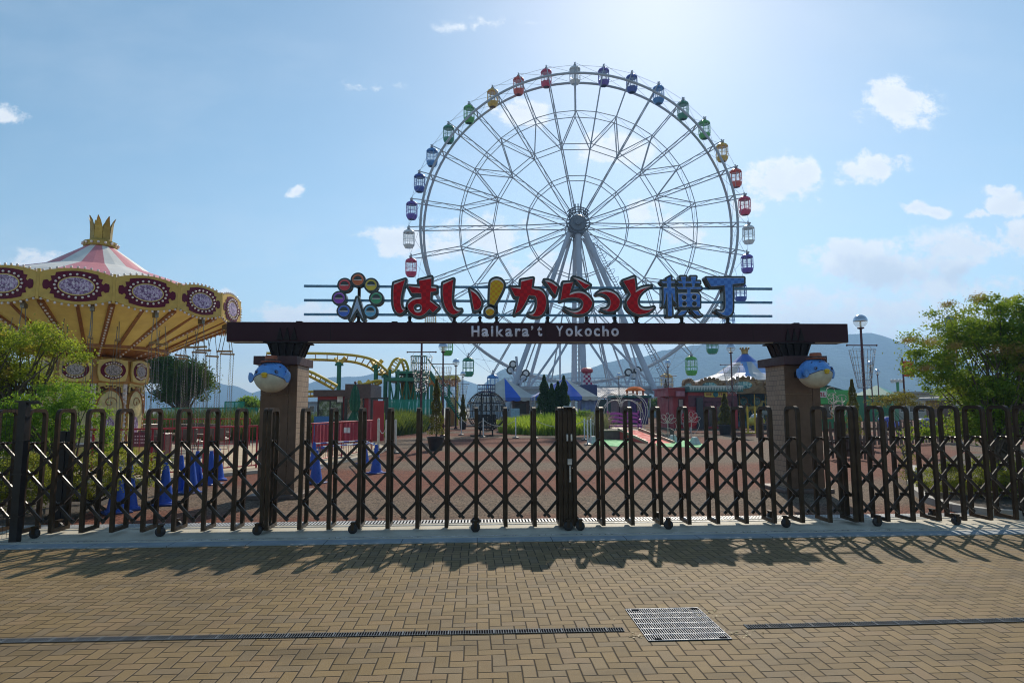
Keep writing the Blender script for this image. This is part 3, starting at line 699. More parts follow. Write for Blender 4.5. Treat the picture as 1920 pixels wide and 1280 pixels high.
# wheel emblem: seven discs round a narrow arrow
lg = (610, 500); ls = 11.64
def LW(x, y): v = at(lg[0] + x / ls, lg[1] + y / ls, LY); return v.x, v.z
EC = [(712,285,(.62,.13,.03)),(422,400,(.55,.02,.04)),(1000,400,(.60,.47,.03)),(300,685,(.28,.04,.50)),(1113,690,(.04,.33,.16)),(405,965,(.04,.14,.60)),(983,970,(.12,.42,.68))]
def disc(x, z, r, n=28, a0=0, a1=2*math.pi): return [(x + r*math.cos(a0 + (a1-a0)*i/n), z + r*math.sin(a0 + (a1-a0)*i/n)) for i in range(n + (a1-a0 < 6.2))]
for i, (x, y, col) in enumerate(EC):
    X, Z = LW(x, y); r = .1395; e = i * .0007
    b = put(fillmesh([disc(X, Z, r)], LY + e, LY + LD - e), 'emblem_disc', black, arch)
    put(fillmesh([disc(X, Z, .106)], LY - .010, LY - .001), 'disc_rim', paint('disc_rim%d' % i, tuple(min(1, .25 + .7*c) for c in col), .4), b)
    put(fillmesh([disc(X, Z - .002, .098)], LY - .016, LY - .011), 'disc_face', paint('disc_face%d' % i, col, .4), b)
    put(fillmesh([disc(X, Z - .002, .074, 20, 0, math.pi)], LY - .021, LY - .0165), 'disc_window', black, b)
    put(fillmesh([[(X - .076, Z - .016), (X + .076, Z - .016), (X + .076, Z - .001), (X - .076, Z - .001)]], LY - .026, LY - .0215), 'disc_bar', white, b)
ar = [LW(*q) for q in ((700,675),(840,1160),(700,910),(540,1160))]
b = put(fillmesh([offset(ar, .042)], LY - .012, LY + LD), 'emblem_arrow', black, arch)
put(fillmesh([ar], LY - .02, LY - .0125), 'arrow_rim', white, b); put(fillmesh([offset(ar, -.009)], LY - .026, LY - .0205), 'arrow_face', checker('arrow_checker', (.33, .45, .66), (.42, .55, .74), .03), b)
# rails behind the letters and the posts that carry them
railm = paint('blue_rail', (.085, .19, .31), .4, .3)
for y in (539, 565, 591):
    z = at(1005, y, LY + .08).z; MB().box(at(568, y, LY).x, at(1451, y, LY).x, LY + .062, LY + .098, z - .022, z + .022).build('rail', railm, arch, True)
for px in (672, 768, 852, 900, 931, 1027, 1100, 1153, 1194, 1279, 1365):
    x = at(px, 598, LY + .1).x; m = MB(); m.bbox(x - .027, x + .027, LY + .1, LY + .155, bz1, at(px, 560, LY).z if px != 672 else at(px, 532, LY).z, .004); m.box(x - .05, x + .05, LY + .09, LY + .165, bz1, bz1 + .03); m.box(x - .04, x + .04, LY + .096, LY + .16, bz1 + .1, bz1 + .115)
    m.build('letter_post', darkst, arch, True)
# ---- pufferfish ornaments on the pillars
def puffer(px, py, yaw, label, Y, sgn):
    c = at(px, py, Y); t = thing('pufferfish_ornament', label, 'sculpture', c, yaw, 'pufferfish heads mounted on the pillars'); t.scale = (.9, .9, .9)
    r = .335; m = MB(); n, k = 56, 36; m.ball((0, 0, 0), r, n, k, (1, .92, .89))
    blue = paint('fish_blue', (.09, .27, .66), .35, 0, .14, 9); cream = paint('fish_cream', (.52, .49, .38), .5, 0, .15, 5)
    m.mi = []
    for f in m.f:
        x = sum(m.v[i][0] for i in f)/4; y = sum(m.v[i][1] for i in f)/4; z = sum(m.v[i][2] for i in f)/4; a = math.atan2(x, -y)
        m.mi.append(0 if z > .0 - .04 * math.cos(a * 2 + math.pi) * 1.6 - (.04 if abs(a) > 1.4 else 0) else 1)
    body = m.build('body', [blue, cream], t, False, True)
    m = MB(); 
    def sph(a, z, rr=1.0):
        q = math.sqrt(max(0, 1 - (z / (.89*r))**2)); return Vector((math.sin(a)*q*r*rr, -math.cos(a)*q*r*.92*rr, z))
    m.ball((0, -.325, .045), .056, 14, 8, (1.15, .75, .62)); m.ball((0, -.322, .004), .050, 14, 8, (1.1, .7, .55)); m.build('mouth', paint('fish_lips', (.62, .42, .02), .35), t, False, True)
    for a in (-.62, .62):
        p = sph(a, .088); e = MB(); e.ball(p, .046, 14, 8, (1, .35, 1)); eye = e.build('eye', paint('eye_ring', (.06, .12, .30), .3), t, False, True); eye.location = (0, 0, 0)
        e = MB(); e.ball(p + Vector((0, -.012, 0)), .022, 10, 6, (1, .3, 1)); e.build('pupil', paint('black_gloss', (.01, .01, .012), .15), eye, False, True)
    m = MB()
    for a, z, s_ in ((-.2, .22, .03), (.25, .27, .022), (.95, .19, .03), (1.25, .10, .025), (-.9, .21, .026), (.7, .25, .02)): m.ball(sph(a, z, 1.0), s_, 10, 5, (1.2, .3, .6))
    m.build('spots', paint('fish_navy', (.03, .07, .22), .4), t, False, True)
    m = MB()   # line between blue back and pale belly
    pts = []
    for i in range(41):
        a = -1.45 + 2.9 * i / 40
        if abs(a) < .17: continue
        pts.append(sph(a, .0 - .04 * math.cos(a * 2 + math.pi) * 1.6, 1.005))
    h = len(pts) // 2; m.tube(pts[:h], .008, 6); m.tube(pts[h:], .008, 6); m.build('lip_line', paint('fish_navy', (.03, .07, .22), .4), t, False, True)
    def fin(x, sg, big, y):
        m = MB(); pr = [(0, .012), (.05, .028), (.11 * big, .10 * big), (.15 * big, .11 * big), (.175 * big, .04), (.17 * big, -.05), (.13 * big, -.12 * big), (.09 * big, -.10 * big), (.04, -.03), (0, -.015)]
        q = chaikin([(x + sg * a, b) for a, b in pr], 2); m.prism(q if sg < 0 else q[::-1], y - .022, y + .022); m.build('fin', blue, t, False, True)
    fin(-.31, -1, .85, -.02); fin(.27, 1, .85, -.12) if sgn > 0 else fin(.31, 1, .85, -.02)
    if sgn < 0: fin(-.25, -1, .75, -.14)
    m = MB(); hx = -.02 if sgn > 0 else .02
    m.lathe([(0, .285), (.185, .285), (.19, .295), (.185, .307), (.118, .31), (.112, .40), (.10, .415), (0, .418)], 28, (hx, -.02, 0)); hat = m.build('hat', paint('straw_hat_brown', (.30, .085, .04), .6, 0, .2, 20), t, False, True)
    m = MB(); m.lathe([(.1195, .312), (.1185, .345)], 28, (hx, -.02, 0)); m.build('hat_band', paint('hat_band', (.05, .02, .02), .5), hat, False, True)
    m = MB(); m.box(-.06, .06, .2, .56, -.06, .06); m.build('mount', darkst, t)
    return t
puffer(510, 707, R(-8), 'blue and cream pufferfish head with brown hat on left pillar', AY - .46, 1)
puffer(1528, 700, R(14), 'blue and cream pufferfish head with brown hat on right pillar', AY - .46, -1)
# ================================================================== HILLS
def hill(name, prof, D, depth, col, seed, wob=.02):
    rs = random.Random(seed); m = MB(); xs = np.arange(prof[0][0], prof[-1][0] + 1, 9.0); ys = np.interp(xs, [p[0] for p in prof], [p[1] for p in prof])
    n = len(xs); rows = 15; top = []
    ph = [rs.uniform(0, 6) for _ in range(8)]
    for i, (x, y) in enumerate(zip(xs, ys)):
        h = at(x, 763, D); z = at(x, y, D).z; jag = sum(math.sin(x * f + p) * a for f, p, a in ((.11, ph[0], .4), (.23, ph[1], .35), (.51, ph[2], .3), (.9, ph[3], .25))) * D / FPX
        top.append((h.x, max(3, z + jag)))
    vs = []
    for r in range(rows):
        t = r / (rows - 3); Y = D - depth * (1 - t)
        for i, (X, z) in enumerate(top):
            k = min(1, t); f = k ** 1.15
            if r > rows - 3: f = max(0, 1 - (r - rows + 3) * .5)
            spur = math.sin(X * .011 + ph[4] + t * 2) * .5 + math.sin(X * .027 + ph[5] - t * 3) * .3 + math.sin(X * .06 + ph[6]) * .15
            amp = z * .22 * math.sin(math.pi * min(1, t))
            vs.append((X * (Y / D) * 1.0 if False else X, Y + spur * depth * .06 * math.sin(math.pi * min(1, t)), z * f + amp * spur - (8 if r == 0 else 0)))
    m.v = vs
    for r in range(rows - 1):
        for i in range(n - 1): m.f.append((r*n+i, r*n+i+1, (r+1)*n+i+1, (r+1)*n+i)); m.mi.append(0)
    mt, t, b = newmat(name + '_woods'); oc = t.n('ShaderNodeTexCoord').outputs['Object']
    t.put(b.inputs['Base Color'], t.mix(t.ramp(t.noise(oc, .03, 6, .7), .35, .7), col, tuple(c * 1.9 for c in col))); b.inputs['Roughness'].default_value = .95; b.inputs['Specular IOR Level'].default_value = 0
    bn = t.n('ShaderNodeBump'); bn.inputs['Strength'].default_value = 1; bn.inputs['Distance'].default_value = 9; t.put(bn.inputs['Height'], t.noise(oc, .05, 5, .7)); t.l.new(bn.outputs[0], b.inputs['Normal'])
    return struct(m.build(name, mt, None, False, True))
hill('hills', [(-500,720),(-150,700),(100,725),(250,735),(330,730),(400,716),(425,722),(440,722),(455,730),(470,737),(500,728),(545,724),(580,718),(610,708),(650,706),(682,705),(700,700),(712,700),(735,705),(790,716),(830,712),(870,712),(900,722),(930,735),(1100,740),(1200,748)], 2300, 420, (.035, .05, .03), 3)
hill('mountain', [(850,762),(885,742),(905,722),(925,703),(947,690),(970,692),(1000,700),(1040,703),(1098,694),(1140,679),(1175,672),(1212,668),(1245,657),(1275,652),(1310,647),(1340,641),(1400,640),(1460,642),(1520,641),(1550,636),(1590,627),(1640,624),(1665,629),(1690,640),(1720,655),(1770,672),(1850,688),(1950,702),(2200,690),(2500,735)], 1750, 520, (.04, .055, .03), 5)
# ================================================================== FERRIS WHEEL
FY = 108.0; FC = at(1082, 425, FY)
fa = R(5.0); AX = Vector((math.sin(fa), math.cos(fa), 0)); UX = Vector((math.cos(fa), -math.sin(fa), 0)); UZ = Vector((0, 0, 1))
RR = 298 * (FY - 2) / FPX * 1.03
wheel = thing('ferris_wheel', 'giant grey ferris wheel with multicoloured gondolas behind the arch', 'ferris wheel', (FC.x, FC.y, 0))
grey = paint('wheel_steel', (.36, .39, .45), .75, 0, .1, .3, 0, .15); grey2 = paint('support_steel', (.40, .45, .55), .7, 0, .12, .2, 0, .15)
def fp(r, th, w): return FC + UX * (r * math.sin(th)) + UZ * (r * math.cos(th)) + AX * w
D10 = R(10)
for w in (-1.75, 1.75):
    MB().tube([fp(RR, k * D10 / 3, w) for k in range(108)], .22, 8, True).build('rim', grey, wheel, True, True)
for q, (rr, st, r_) in enumerate(((.755, 1, .075), (.54, 2, .08), (.325, 2, .08))):
    for w in (-1.3, 1.3):
        m = MB(); k0 = 1 if st == 2 else 0; pts = [fp(RR * rr, (k0 + k * st) * D10, w) for k in range(36 // st)]; m.tube(pts, r_, 5, True); m.build('ring', grey, wheel, True)
for k in range(18):
    th = (1 + 2 * k) * D10; m = MB()
    for w in (-1, 1):
        m.tube([fp(1.4, th, w * 2.2), fp(RR * .325, th, w * 1.3), fp(RR * 1.0, th, w * 1.3)], .10, 5)
        m.tube([fp(RR, th, w * 1.5), fp(RR * 1.09, th, w * 1.0)], .09, 5)
    R_ = [.08, .325, .43, .54, .65, .755, .87, 1.0]
    for a, b in zip(R_[:-1], R_[1:]):
        s = 1 if R_.index(a) % 2 else -1; m.tube([fp(RR * a, th, 1.3 * s), fp(RR * b, th, -1.3 * s)], .045, 4)
    for a in (.325, .54, .755, 1.0): m.tube([fp(RR * a, th, -1.3), fp(RR * a, th, 1.3)], .07, 4)
    m.build('spoke', grey, wheel, True)
    th0 = 2 * k * D10; m = MB()
    for w in (-1, 1):
        for s in (-1, 1): m.tube([fp(RR * .54, th0 + s * D10, w * 1.3), fp(RR * .755, th0, w * 1.3)], .085, 5)
        m.tube([fp(RR * .755, th0, w * 1.3), fp(RR, th0, w * 1.3)], .09, 5); m.tube([fp(RR, th0, w * 1.5), fp(RR * 1.09, th0, w * 1.0)], .09, 5)
    for s in (-1, 1): m.tube([fp(RR * .54, th0 + s * D10, 1.3), fp(RR * .755, th0, -1.3)], .04, 4)
    for a, b, s in ((.755, .87, 1), (.87, 1, -1)): m.tube([fp(RR * a, th0, 1.3 * s), fp(RR * b, th0, -1.3 * s)], .045, 4)
    for a in (.755, 1.0): m.tube([fp(RR * a, th0, -1.3), fp(RR * a, th0, 1.3)], .07, 4)
    m.build('branch_spoke', grey, wheel, True)
m = MB()
for k in range(36):
    a, b = k * D10, (k + 1) * D10
    m.tube([fp(RR * 1.09, a, 0), fp(RR * 1.09, b, 0)], .03, 3); m.tube([fp(RR * 1.09, a, -.8), fp(RR, b, -1.75)], .028, 3); m.tube([fp(RR, a, 1.75), fp(RR * 1.09, b, .8)], .028, 3)
    m.tube([fp(RR, a, -1.75), fp(RR, b, 1.75)], .028, 3); m.tube([fp(RR * .755, a, -1.3), fp(RR * .755, b, 1.3)], .022, 3); m.tube([fp(RR, a, -1.6), fp(RR, a, 1.6)], .12, 5)
m.build('bracing_wires', grey, wheel, True)
# hub
m = MB(); hubp = [(1.3, -2.6), (1.5, -2.3), (1.5, -1.2), (.9, -1.0), (.9, 1.0), (1.5, 1.2), (1.5, 2.3), (1.3, 2.6)]
lm = MB(); lm.lathe([(0, -3.2), (.5, -3.2), (.5, -2.6)] + hubp + [(.5, 2.6), (.5, 3.2), (0, 3.2)], 24)
m.v = [tuple(FC + UX * v[0] + UZ * v[1] + AX * v[2]) for v in lm.v]; m.f = lm.f; m.mi = lm.mi
hub = m.build('hub', paint('hub_steel', (.12, .14, .18), .5, .4), wheel, True, True)
m = MB()
for k in range(36):
    t_ = k * D10
    for w in (-2.4, 2.4): m.tube([fp(1.4, t_, w), fp(1.95, t_, w)], .06, 4)
m.tube([fp(1.95, k * D10, -2.4) for k in range(36)], .07, 4, True); m.tube([fp(1.95, k * D10, 2.4) for k in range(36)], .07, 4, True)
m.build('hub_flange', paint('hub_steel', (.12, .14, .18), .5, .4), hub, True)
cagew = MB()
for k in range(9):
    t_ = R(-80 + k * 20); cagew.tube([fp(1.5, t_, -3.1), fp(2.6 + (.5 if k in (3, 4, 5) else 0), t_ * .45, -3.1)], .10, 4)
for q in (1.7, 2.1, 2.5): cagew.tube([fp(q, R(-70 + k * 17.5) * (1.2 - .2 * q), -3.2) for k in range(9)], .09, 4)
cagew.tube([fp(2.0, R(95 + k * 17), -3.3) for k in range(11)], .12, 5); cagew.build('maintenance_cage', paint('hub_steel', (.12, .14, .18), .5, .4), hub, True)
# gondolas: nine colours, four of each
GC = [('white', (.62, .66, .70)), ('crimson', (.55, .02, .10)), ('red', (.60, .07, .03)), ('yellow', (.62, .38, .02)), ('green', (.07, .36, .04)), ('dark green', (.02, .22, .12)), ('sky blue', (.05, .22, .55)), ('navy blue', (.03, .07, .38)), ('purple', (.12, .06, .42))]
GM = []
def gondola_meshes(col, nm):
    mt = paint('gondola_' + nm.replace(' ', '_'), col, .35, 0, .12, 2); gl = glassmat('gondola_glass', (.65, .75, .8), .28)
    r = .88; H = []
    m = MB(); ph = math.pi / 8
    m.lathe([(.5, -3.05), (.62, -3.02), (.86, -2.62), (r, -2.32), (r, -2.28), (.80, -2.28), (.0, -2.3)] if nm != 'white' else [(.5, -3.05), (.62, -3.02), (.86, -2.6), (r, -2.55), (.8, -2.55)], 8, phase=ph)
    body = m
    rf = MB(); rf.lathe([(r + .01, -.66), (r + .02, -.60), (.80, -.40), (.55, -.22), (.25, -.12), (0, -.08)], 12)
    fr = MB()
    for k in range(8):
        a = ph + k * math.pi / 4; p0 = Vector((r * .98 * math.cos(a), r * .98 * math.sin(a), -2.6 if nm == 'white' else -2.3)); p1 = Vector((p0.x, p0.y, -.62)); fr.bar(p0, p1, .075, .075)
    for z in (-1.75, -.66): fr.tube([(r * math.cos(ph + k * math.pi / 4), r * math.sin(ph + k * math.pi / 4), z) for k in range(8)], .035, 4, True)
    gp = MB(); gp.lathe([(r * .95, -1.75), (r * .95, -.9)], 8, phase=ph)
    hg = MB(); hg.tube([(0, -.9, .05), (0, .9, .05)], .09, 6); hg.tube([(0, 0, -.15), (0, 0, .55)], .10, 6); hg.box(-.2, .2, -.5, .5, -.12, .02)
    return body, rf, fr, gp, hg, mt, gl
first = {}
for i in range(36):
    nm, col = GC[i % 9]; th = -i * D10
    p = fp(RR * 1.085, th, 0)
    if nm not in first:
        b, rf, fr, gp, hg, mt, gl = gondola_meshes(col, nm); body = b.build('gondola', mt, wheel, False, True); body['label'] = nm + ' gondola'
        rf.build('gondola_roof', mt, body, False, True); fr.build('window_frame', mt, body); gp.build('window_pane', gl, body); hg.build('hanger', grey, body)
        body.location = p - wheel.location; body.rotation_euler = (0, 0, -fa); first[nm] = body; body.scale = (1.13,) * 3
    else:
        c = copy_tree(first[nm], wheel); c.location = p - wheel.location
# supports
def leg(pa, pb, r, name, mat=None): MB().tube([pa, pb], [r * .9, r], 12).build(name, mat or grey2, wheel, True, True)
def W3(px, py, w, Y=None):   # point at a pixel, w metres along the axle from the wheel plane
    return at(px, py, FY + w)
for (w, lst) in ((-3.0, ((1067, 437, 957, 742, .42), (1084, 440, 1097, 762, .5), (1098, 437, 1244, 768, .5))), (3.2, ((1070, 447, 985, 740, .3), (1078, 445, 1075, 750, .42), (1096, 447, 1206, 744, .36)))):
    for (xa, ya, xb, yb, r_) in lst:
        A = W3(xa, ya, w * .8); B = W3(xb, yb, w * 2.6); k = (0 - A.z) / (B.z - A.z); leg(A, A + (B - A) * k, r_, 'support_leg')
for w_, lst in ((-3.4, ((1064, 625, 990, 730), (1074, 625, 1018, 722), (1104, 640, 1150, 708), (1130, 628, 1228, 726))), (3.4, ((1050, 640, 1050, 722), (1128, 640, 1146, 722), (1146, 640, 1176, 722), (1158, 560, 1206, 730)))):
    for (xa_, ya_, xb_, yb2) in lst: MB().tube([W3(xa_, ya_, w_), W3(xb_, yb2, w_ * 1.6)], .2 if w_ < 0 else .16, 8).build('support_brace', grey2, wheel, True, True)
m = MB()      # ladder tower behind
for q in (1079, 1089):
    A = W3(q, 470, 4.5); B = W3(q + 2, 745, 4.5); m.tube([A, B], .14, 6)
for k in range(34):
    A = W3(1079 + k * .06, 475 + k * 8, 4.5); B = W3(1089 + k * .06, 475 + k * 8, 4.5); m.tube([A, B], .07, 4)
m.build('ladder', grey2, wheel, True)
m = MB()      # caged ladder beside the right leg
A0, B0 = W3(1106, 455, -3), W3(1236, 712, -5)
for s in range(52):
    P_ = A0.lerp(B0, s / 51); m.tube([P_ + UX * .5, P_ + UX * 1.1], .05, 4)
    if s % 3 == 0: m.tube([P_ + UX * (.5 + .6 * math.cos(t)) + Vector((.9 * math.sin(t), 0, .9 * math.sin(t))) for t in (0, .7, 1.4, 2.1, 2.9)], .045, 4)
m.tube([A0 + UX * .5, B0 + UX * .5], .06, 4); m.tube([A0 + UX * 1.1, B0 + UX * 1.1], .06, 4); m.build('caged_ladder', grey2, wheel, True)
# boarding platform with railing
pz0 = W3(1080, 733, -6).z; pz1 = W3(1080, 724, -6).z; xa, xb = W3(945, 728, -4).x, W3(1250, 728, -4).x
m = MB(); m.box(xa, xb, FY - 7, FY + 6, pz0 + .3, pz1); m.box(xa + 1, xb - 1, FY - 6.6, FY - 6.2, pz0 - .5, pz0 + .3); m.build('platform', paint('platform_steel', (.34, .35, .40), .6, .2), wheel, True)
m = MB(); x = xa
while x < xb: m.tube([(x, FY - 6.9, pz1), (x, FY - 6.9, pz1 + 1.25)], .035, 4); x += .62
for z in (.65, 1.25): m.tube([(xa, FY - 6.9, pz1 + z), (xb, FY - 6.9, pz1 + z)], .05, 4)
m.build('platform_railing', grey2, wheel, True)
m = MB()
for px in (958, 985, 1010, 1150, 1185, 1215):
    P_ = W3(px, 733, -5); MB().tube([(P_.x, P_.y, 0), (P_.x, P_.y, pz0 + .3)], .18, 6).build('platform_post', grey2, wheel, True)
for a, b in (((1100, 712), (1168, 768)), ((1150, 712), (1215, 760))): MB().tube([W3(*a, -5), W3(*b, -5)], .2, 6).build('platform_brace', grey2, wheel, True)
# drive tyres under the rim
for (px, py, s_) in ((962, 683, 1), (957, 694, 1), (986, 700, 1), (981, 708, 1), (1178, 698, 1), (1188, 704, 1), (1195, 694, 1)):
    P_ = W3(px, py, -3.4); lm = MB(); lm.lathe([(.2, -.25), (.5, -.28), (.66, -.2), (.66, .2), (.5, .28), (.2, .25)], 20); k = MB()
    k.v = [tuple(P_ + UX * v[0] + UZ * v[1] + AX * v[2]) for v in lm.v]; k.f = lm.f; k.mi = lm.mi; ty = k.build('drive_tyre', rubber, wheel, True, True)
    lm = MB(); lm.lathe([(0, -.27), (.42, -.27), (.42, .27), (0, .27)], 16); k = MB(); k.v = [tuple(P_ + UX * v[0] + UZ * v[1] + AX * v[2]) for v in lm.v]; k.f = lm.f; k.mi = lm.mi; k.build('tyre_rim', paint('rim_white', (.6, .62, .65), .4), ty, True)
m = MB()
for a, b in (((945, 712), (975, 722)), ((958, 690), (972, 722)), ((985, 705), (972, 722)), ((1185, 700), (1176, 722)), ((1196, 696), (1192, 722)), ((968, 668), (973, 722))): m.tube([W3(*a, -3.9), W3(*b, -3.9)], .2, 6)
m.build('drive_bracket', grey2, wheel, True)
# ================================================================== SWING RIDE
SY = 22.0; SX = at(190, 440, SY).x; NS = 16
gold = paint('valance_gold', (.60, .40, .10), .45, 0, .12, 3, 0, .2); goldl = paint('pale_gold', (.62, .46, .14), .4, .1, .15, 3); maro = paint('dark_cartouche', (.12, .008, .030), .4, 0, .1, 3, 0, .15); bulb = paint('bulb_white', (.75, .66, .62), .25); brn = paint('rib_brown', (.30, .115, .02), .5)
sw = thing('swing_ride', 'golden chain swing ride with pink and white roof and oval pictures', 'swing ride', (SX, SY, 0))
def sp(r, ph, z): return Vector((r * math.sin(ph), -r * math.cos(ph), z))
SR = 4.36; zt, zb = aZ(448, 562, SY), aZ(448, 600, SY)
zmid = (zt + zb) / 2 + .03; dphi = 2 * math.pi / NS; ph0 = R(12.5)
# panel in local frame: x across, z up, y out(-)
hw = SR * math.tan(dphi / 2) - .03
def panel_outline(hw, he, hm, n=12):
    up = [(-hw + 2 * hw * i / n, he + (hm - he) * math.sin(math.pi * i / n) ** .8) for i in range(n + 1)]; return up + [(x, -z) for x, z in up[::-1]]
PO = panel_outline(hw, .34, .50)
def cart(sx, sz):  # dark cartouche with pointed curled ends
    q = [(-.93, 0), (-.90, .24), (-.80, .30), (-.74, .18), (-.68, .28), (-.72, .52), (-.60, .56), (-.58, .76), (-.3, .88), (0, .93), (.3, .88), (.58, .76), (.60, .56), (.72, .52), (.68, .28), (.74, .18), (.80, .30), (.90, .24), (.93, 0)]
    q = q + [(x, -z) for x, z in q[-2:0:-1]]; return chaikin([(x * sx, z * sz) for x, z in q], 2)
def ell(a, b, n=32): return [(a * math.cos(2*math.pi*i/n), b * math.sin(2*math.pi*i/n)) for i in range(n)]
pic = picture('panel_picture')
pm = MB().prism(PO[::-1], -.05, .05); cm_ = MB().prism(cart(hw, .46)[::-1], -.062, -.0502); rg = MB().prism(ell(.43, .265)[::-1], -.075, -.0625); pc_ = MB().prism(ell(.40, .235)[::-1], -.082, -.0755)
bl = MB()
for k in range(20): a = 2 * math.pi * k / 20; bl.ball((.50 * math.cos(a), -.085, .325 * math.sin(a)), .034, 8, 5)
tb = MB()
for i in range(11):
    x = -hw * .94 + hw * 1.88 * i / 10; e = .34 + .16 * math.sin(math.pi * (x + hw) / (2 * hw)) ** .8; tb.ball((x, -.03, e + .035), .036, 8, 5); tb.ball((x, -.03, -e - .035), .036, 8, 5); tb.bar((x, 0, e - .01), (x, -.03, e + .03), .02)
p0 = pm.build('valance_panel', gold, sw); cm_.build('cartouche', maro, p0); rg.build('picture_ring', goldl, p0); pc_.build('picture', pic, p0); bl.build('bulb_ring', bulb, p0, False, True); tb.build('edge_bulbs', bulb, p0, False, True)
b1 = MB().ball((0, 0, 0), .034, 8, 5).build('bulb', bulb, p0, False, True); b1.location = (.50, -.085, 0)
ringp = kids(p0)[[c.name for c in kids(p0)].index('bulb_ring')] if False else [c for c in kids(p0) if c.name.startswith('bulb_ring')][0]
singles = [b1]
for j in range(1, 20):
    a = 2 * math.pi * j / 20; c = b1.copy(); COL.objects.link(c); c.parent = p0; c.location = (.50 * math.cos(a), -.085, .325 * math.sin(a)); singles.append(c)
stuffp = [c for c in kids(p0) if c.name.startswith('edge_bulbs')][0]; stuffp['kind'] = 'stuff'; ringp['kind'] = 'stuff'
panels = [p0] + [copy_tree(p0, sw) for _ in range(NS - 1)]
for k, o in enumerate(panels):
    near = k in (15, 0, 1, 2, 3)
    for c in kids(o):
        if (near and c.name.startswith('bulb_ring')) or (not near and c.name.split('.')[0] == 'bulb'): bpy.data.objects.remove(c)
for k in range(NS):
    ph = ph0 + (k + .5) * dphi; o = panels[k]
    c = sp(SR, ph, zmid); o.location = c; o.rotation_euler = (R(0), 0, ph)
for k in range(NS): m = MB(); c = sp(SR / math.cos(dphi/2) + .02, ph0 + k * dphi, 0); m.bar((c.x, c.y, zmid - .40), (c.x, c.y, zmid + .42), .07, .05, (c.x, c.y, 0)); m.build('corner_strip', gold, sw)
# roof
apz = aZ(190, 464, SY); rp = paint('roof_pink', (.60, .22, .25), .55, 0, .08, 2); rw = paint('roof_white', (.72, .70, .66), .55, 0, .08, 2)
m = MB(); n = 32
prof = [(SR - .15, zmid + .22), (3.2, zmid + .72), (1.6, zmid + 1.25), (.42, apz)]
for k in range(n):
    a0, a1 = ph0 + 2*math.pi*k/n, ph0 + 2*math.pi*(k+1)/n; m.cur = (k // 2) % 2
    for (r0, z0), (r1, z1) in zip(prof[:-1], prof[1:]): m.quad(sp(r0, a0, z0), sp(r0, a1, z0), sp(r1, a1, z1), sp(r1, a0, z1))
m.build('roof', [rp, rw], sw)
crz = aZ(190, 408, SY); ch = crz - apz
m = MB(); m.lathe([(.40, apz - .05), (.50, apz), (.50, apz + .16), (.34, apz + .18), (.33, apz + .25)], 24)
for k in range(8):
    a = 2 * math.pi * (k + .3) / 8; s = .13; z0 = apz + .2; hh = ch - .22
    pts = [(z0, .28, s * .9), (z0 + hh * .35, .285, s * .92), (z0 + hh * .6, .30, s * .8), (z0 + hh * .82, .33, s * .48), (z0 + hh, .40, .01)]
    for (za, ra, sa), (zb_, rb, sb) in zip(pts[:-1], pts[1:]):
        t1 = sp(1, a + math.pi / 2, 0); 
        for dr in (0, .02): m.quad(sp(ra + dr, a, za) - t1 * sa, sp(ra + dr, a, za) + t1 * sa, sp(rb + dr, a, zb_) + t1 * sb, sp(rb + dr, a, zb_) - t1 * sb)
crn = m.build('crown', paint('crown_gold', (.36, .23, .04), .35, .4, .15, 4), sw, False, True)
m = MB()
for k in range(16): m.ball(sp(.52, 2 * math.pi * k / 16, apz + .08), .045, 8, 5)
m.build('bulb_ring', bulb, crn, False, True)
# soffit
zs0 = zmid - .36; zs1 = aZ(190, 668, SY - 1)
m = MB(); n = 48; sf = paint('soffit_gold', (.93, .70, .20), .5, 0, .12, 1.5)
SP = [(SR - .03, zs0), (2.0, zs1 + (zs0 - zs1) * .16), (1.3, zs1)]
for k in range(n):
    a0, a1 = 2*math.pi*k/n, 2*math.pi*(k+1)/n
    for j, ((r0, z0), (r1, z1)) in enumerate(zip(SP[:-1], SP[1:])):
        m.cur = j; m.quad(sp(r0, a0, z0), sp(r1, a0, z1), sp(r1, a1, z1), sp(r0, a1, z0))
m.build('soffit', [sf, brn], sw)
for k in range(NS):
    a = ph0 + k * dphi; m = MB(); p, q = sp(SR - .1, a, zs0 - .05), sp(1.35, a, zs1 - .02); m.bar(p, q, .16, .10); rb = m.build('soffit_rib', brn, sw)
    m = MB()
    for i in range(20):
        c = p.lerp(q, (i + .5) / 20) + Vector((0, 0, -.065))
        m.ball(c, .036, 6, 4)
    m.build('bulb_row', bulb, rb, False, True)['kind'] = 'stuff'
    a += dphi / 2; m = MB(); m.bar(sp(SR - .1, a, zs0 - .02), sp(2.3, a, zs1 + (zs0 - zs1) * .23), .09, .05)
    for s in (-1, 1): m.bar(sp(2.2, a, zs1 + (zs0-zs1)*.2), sp(2.2, a + s * dphi * .45, zs1 + (zs0-zs1)*.2 - .0), .05, .10)
    m.build('soffit_moulding', brn, sw)
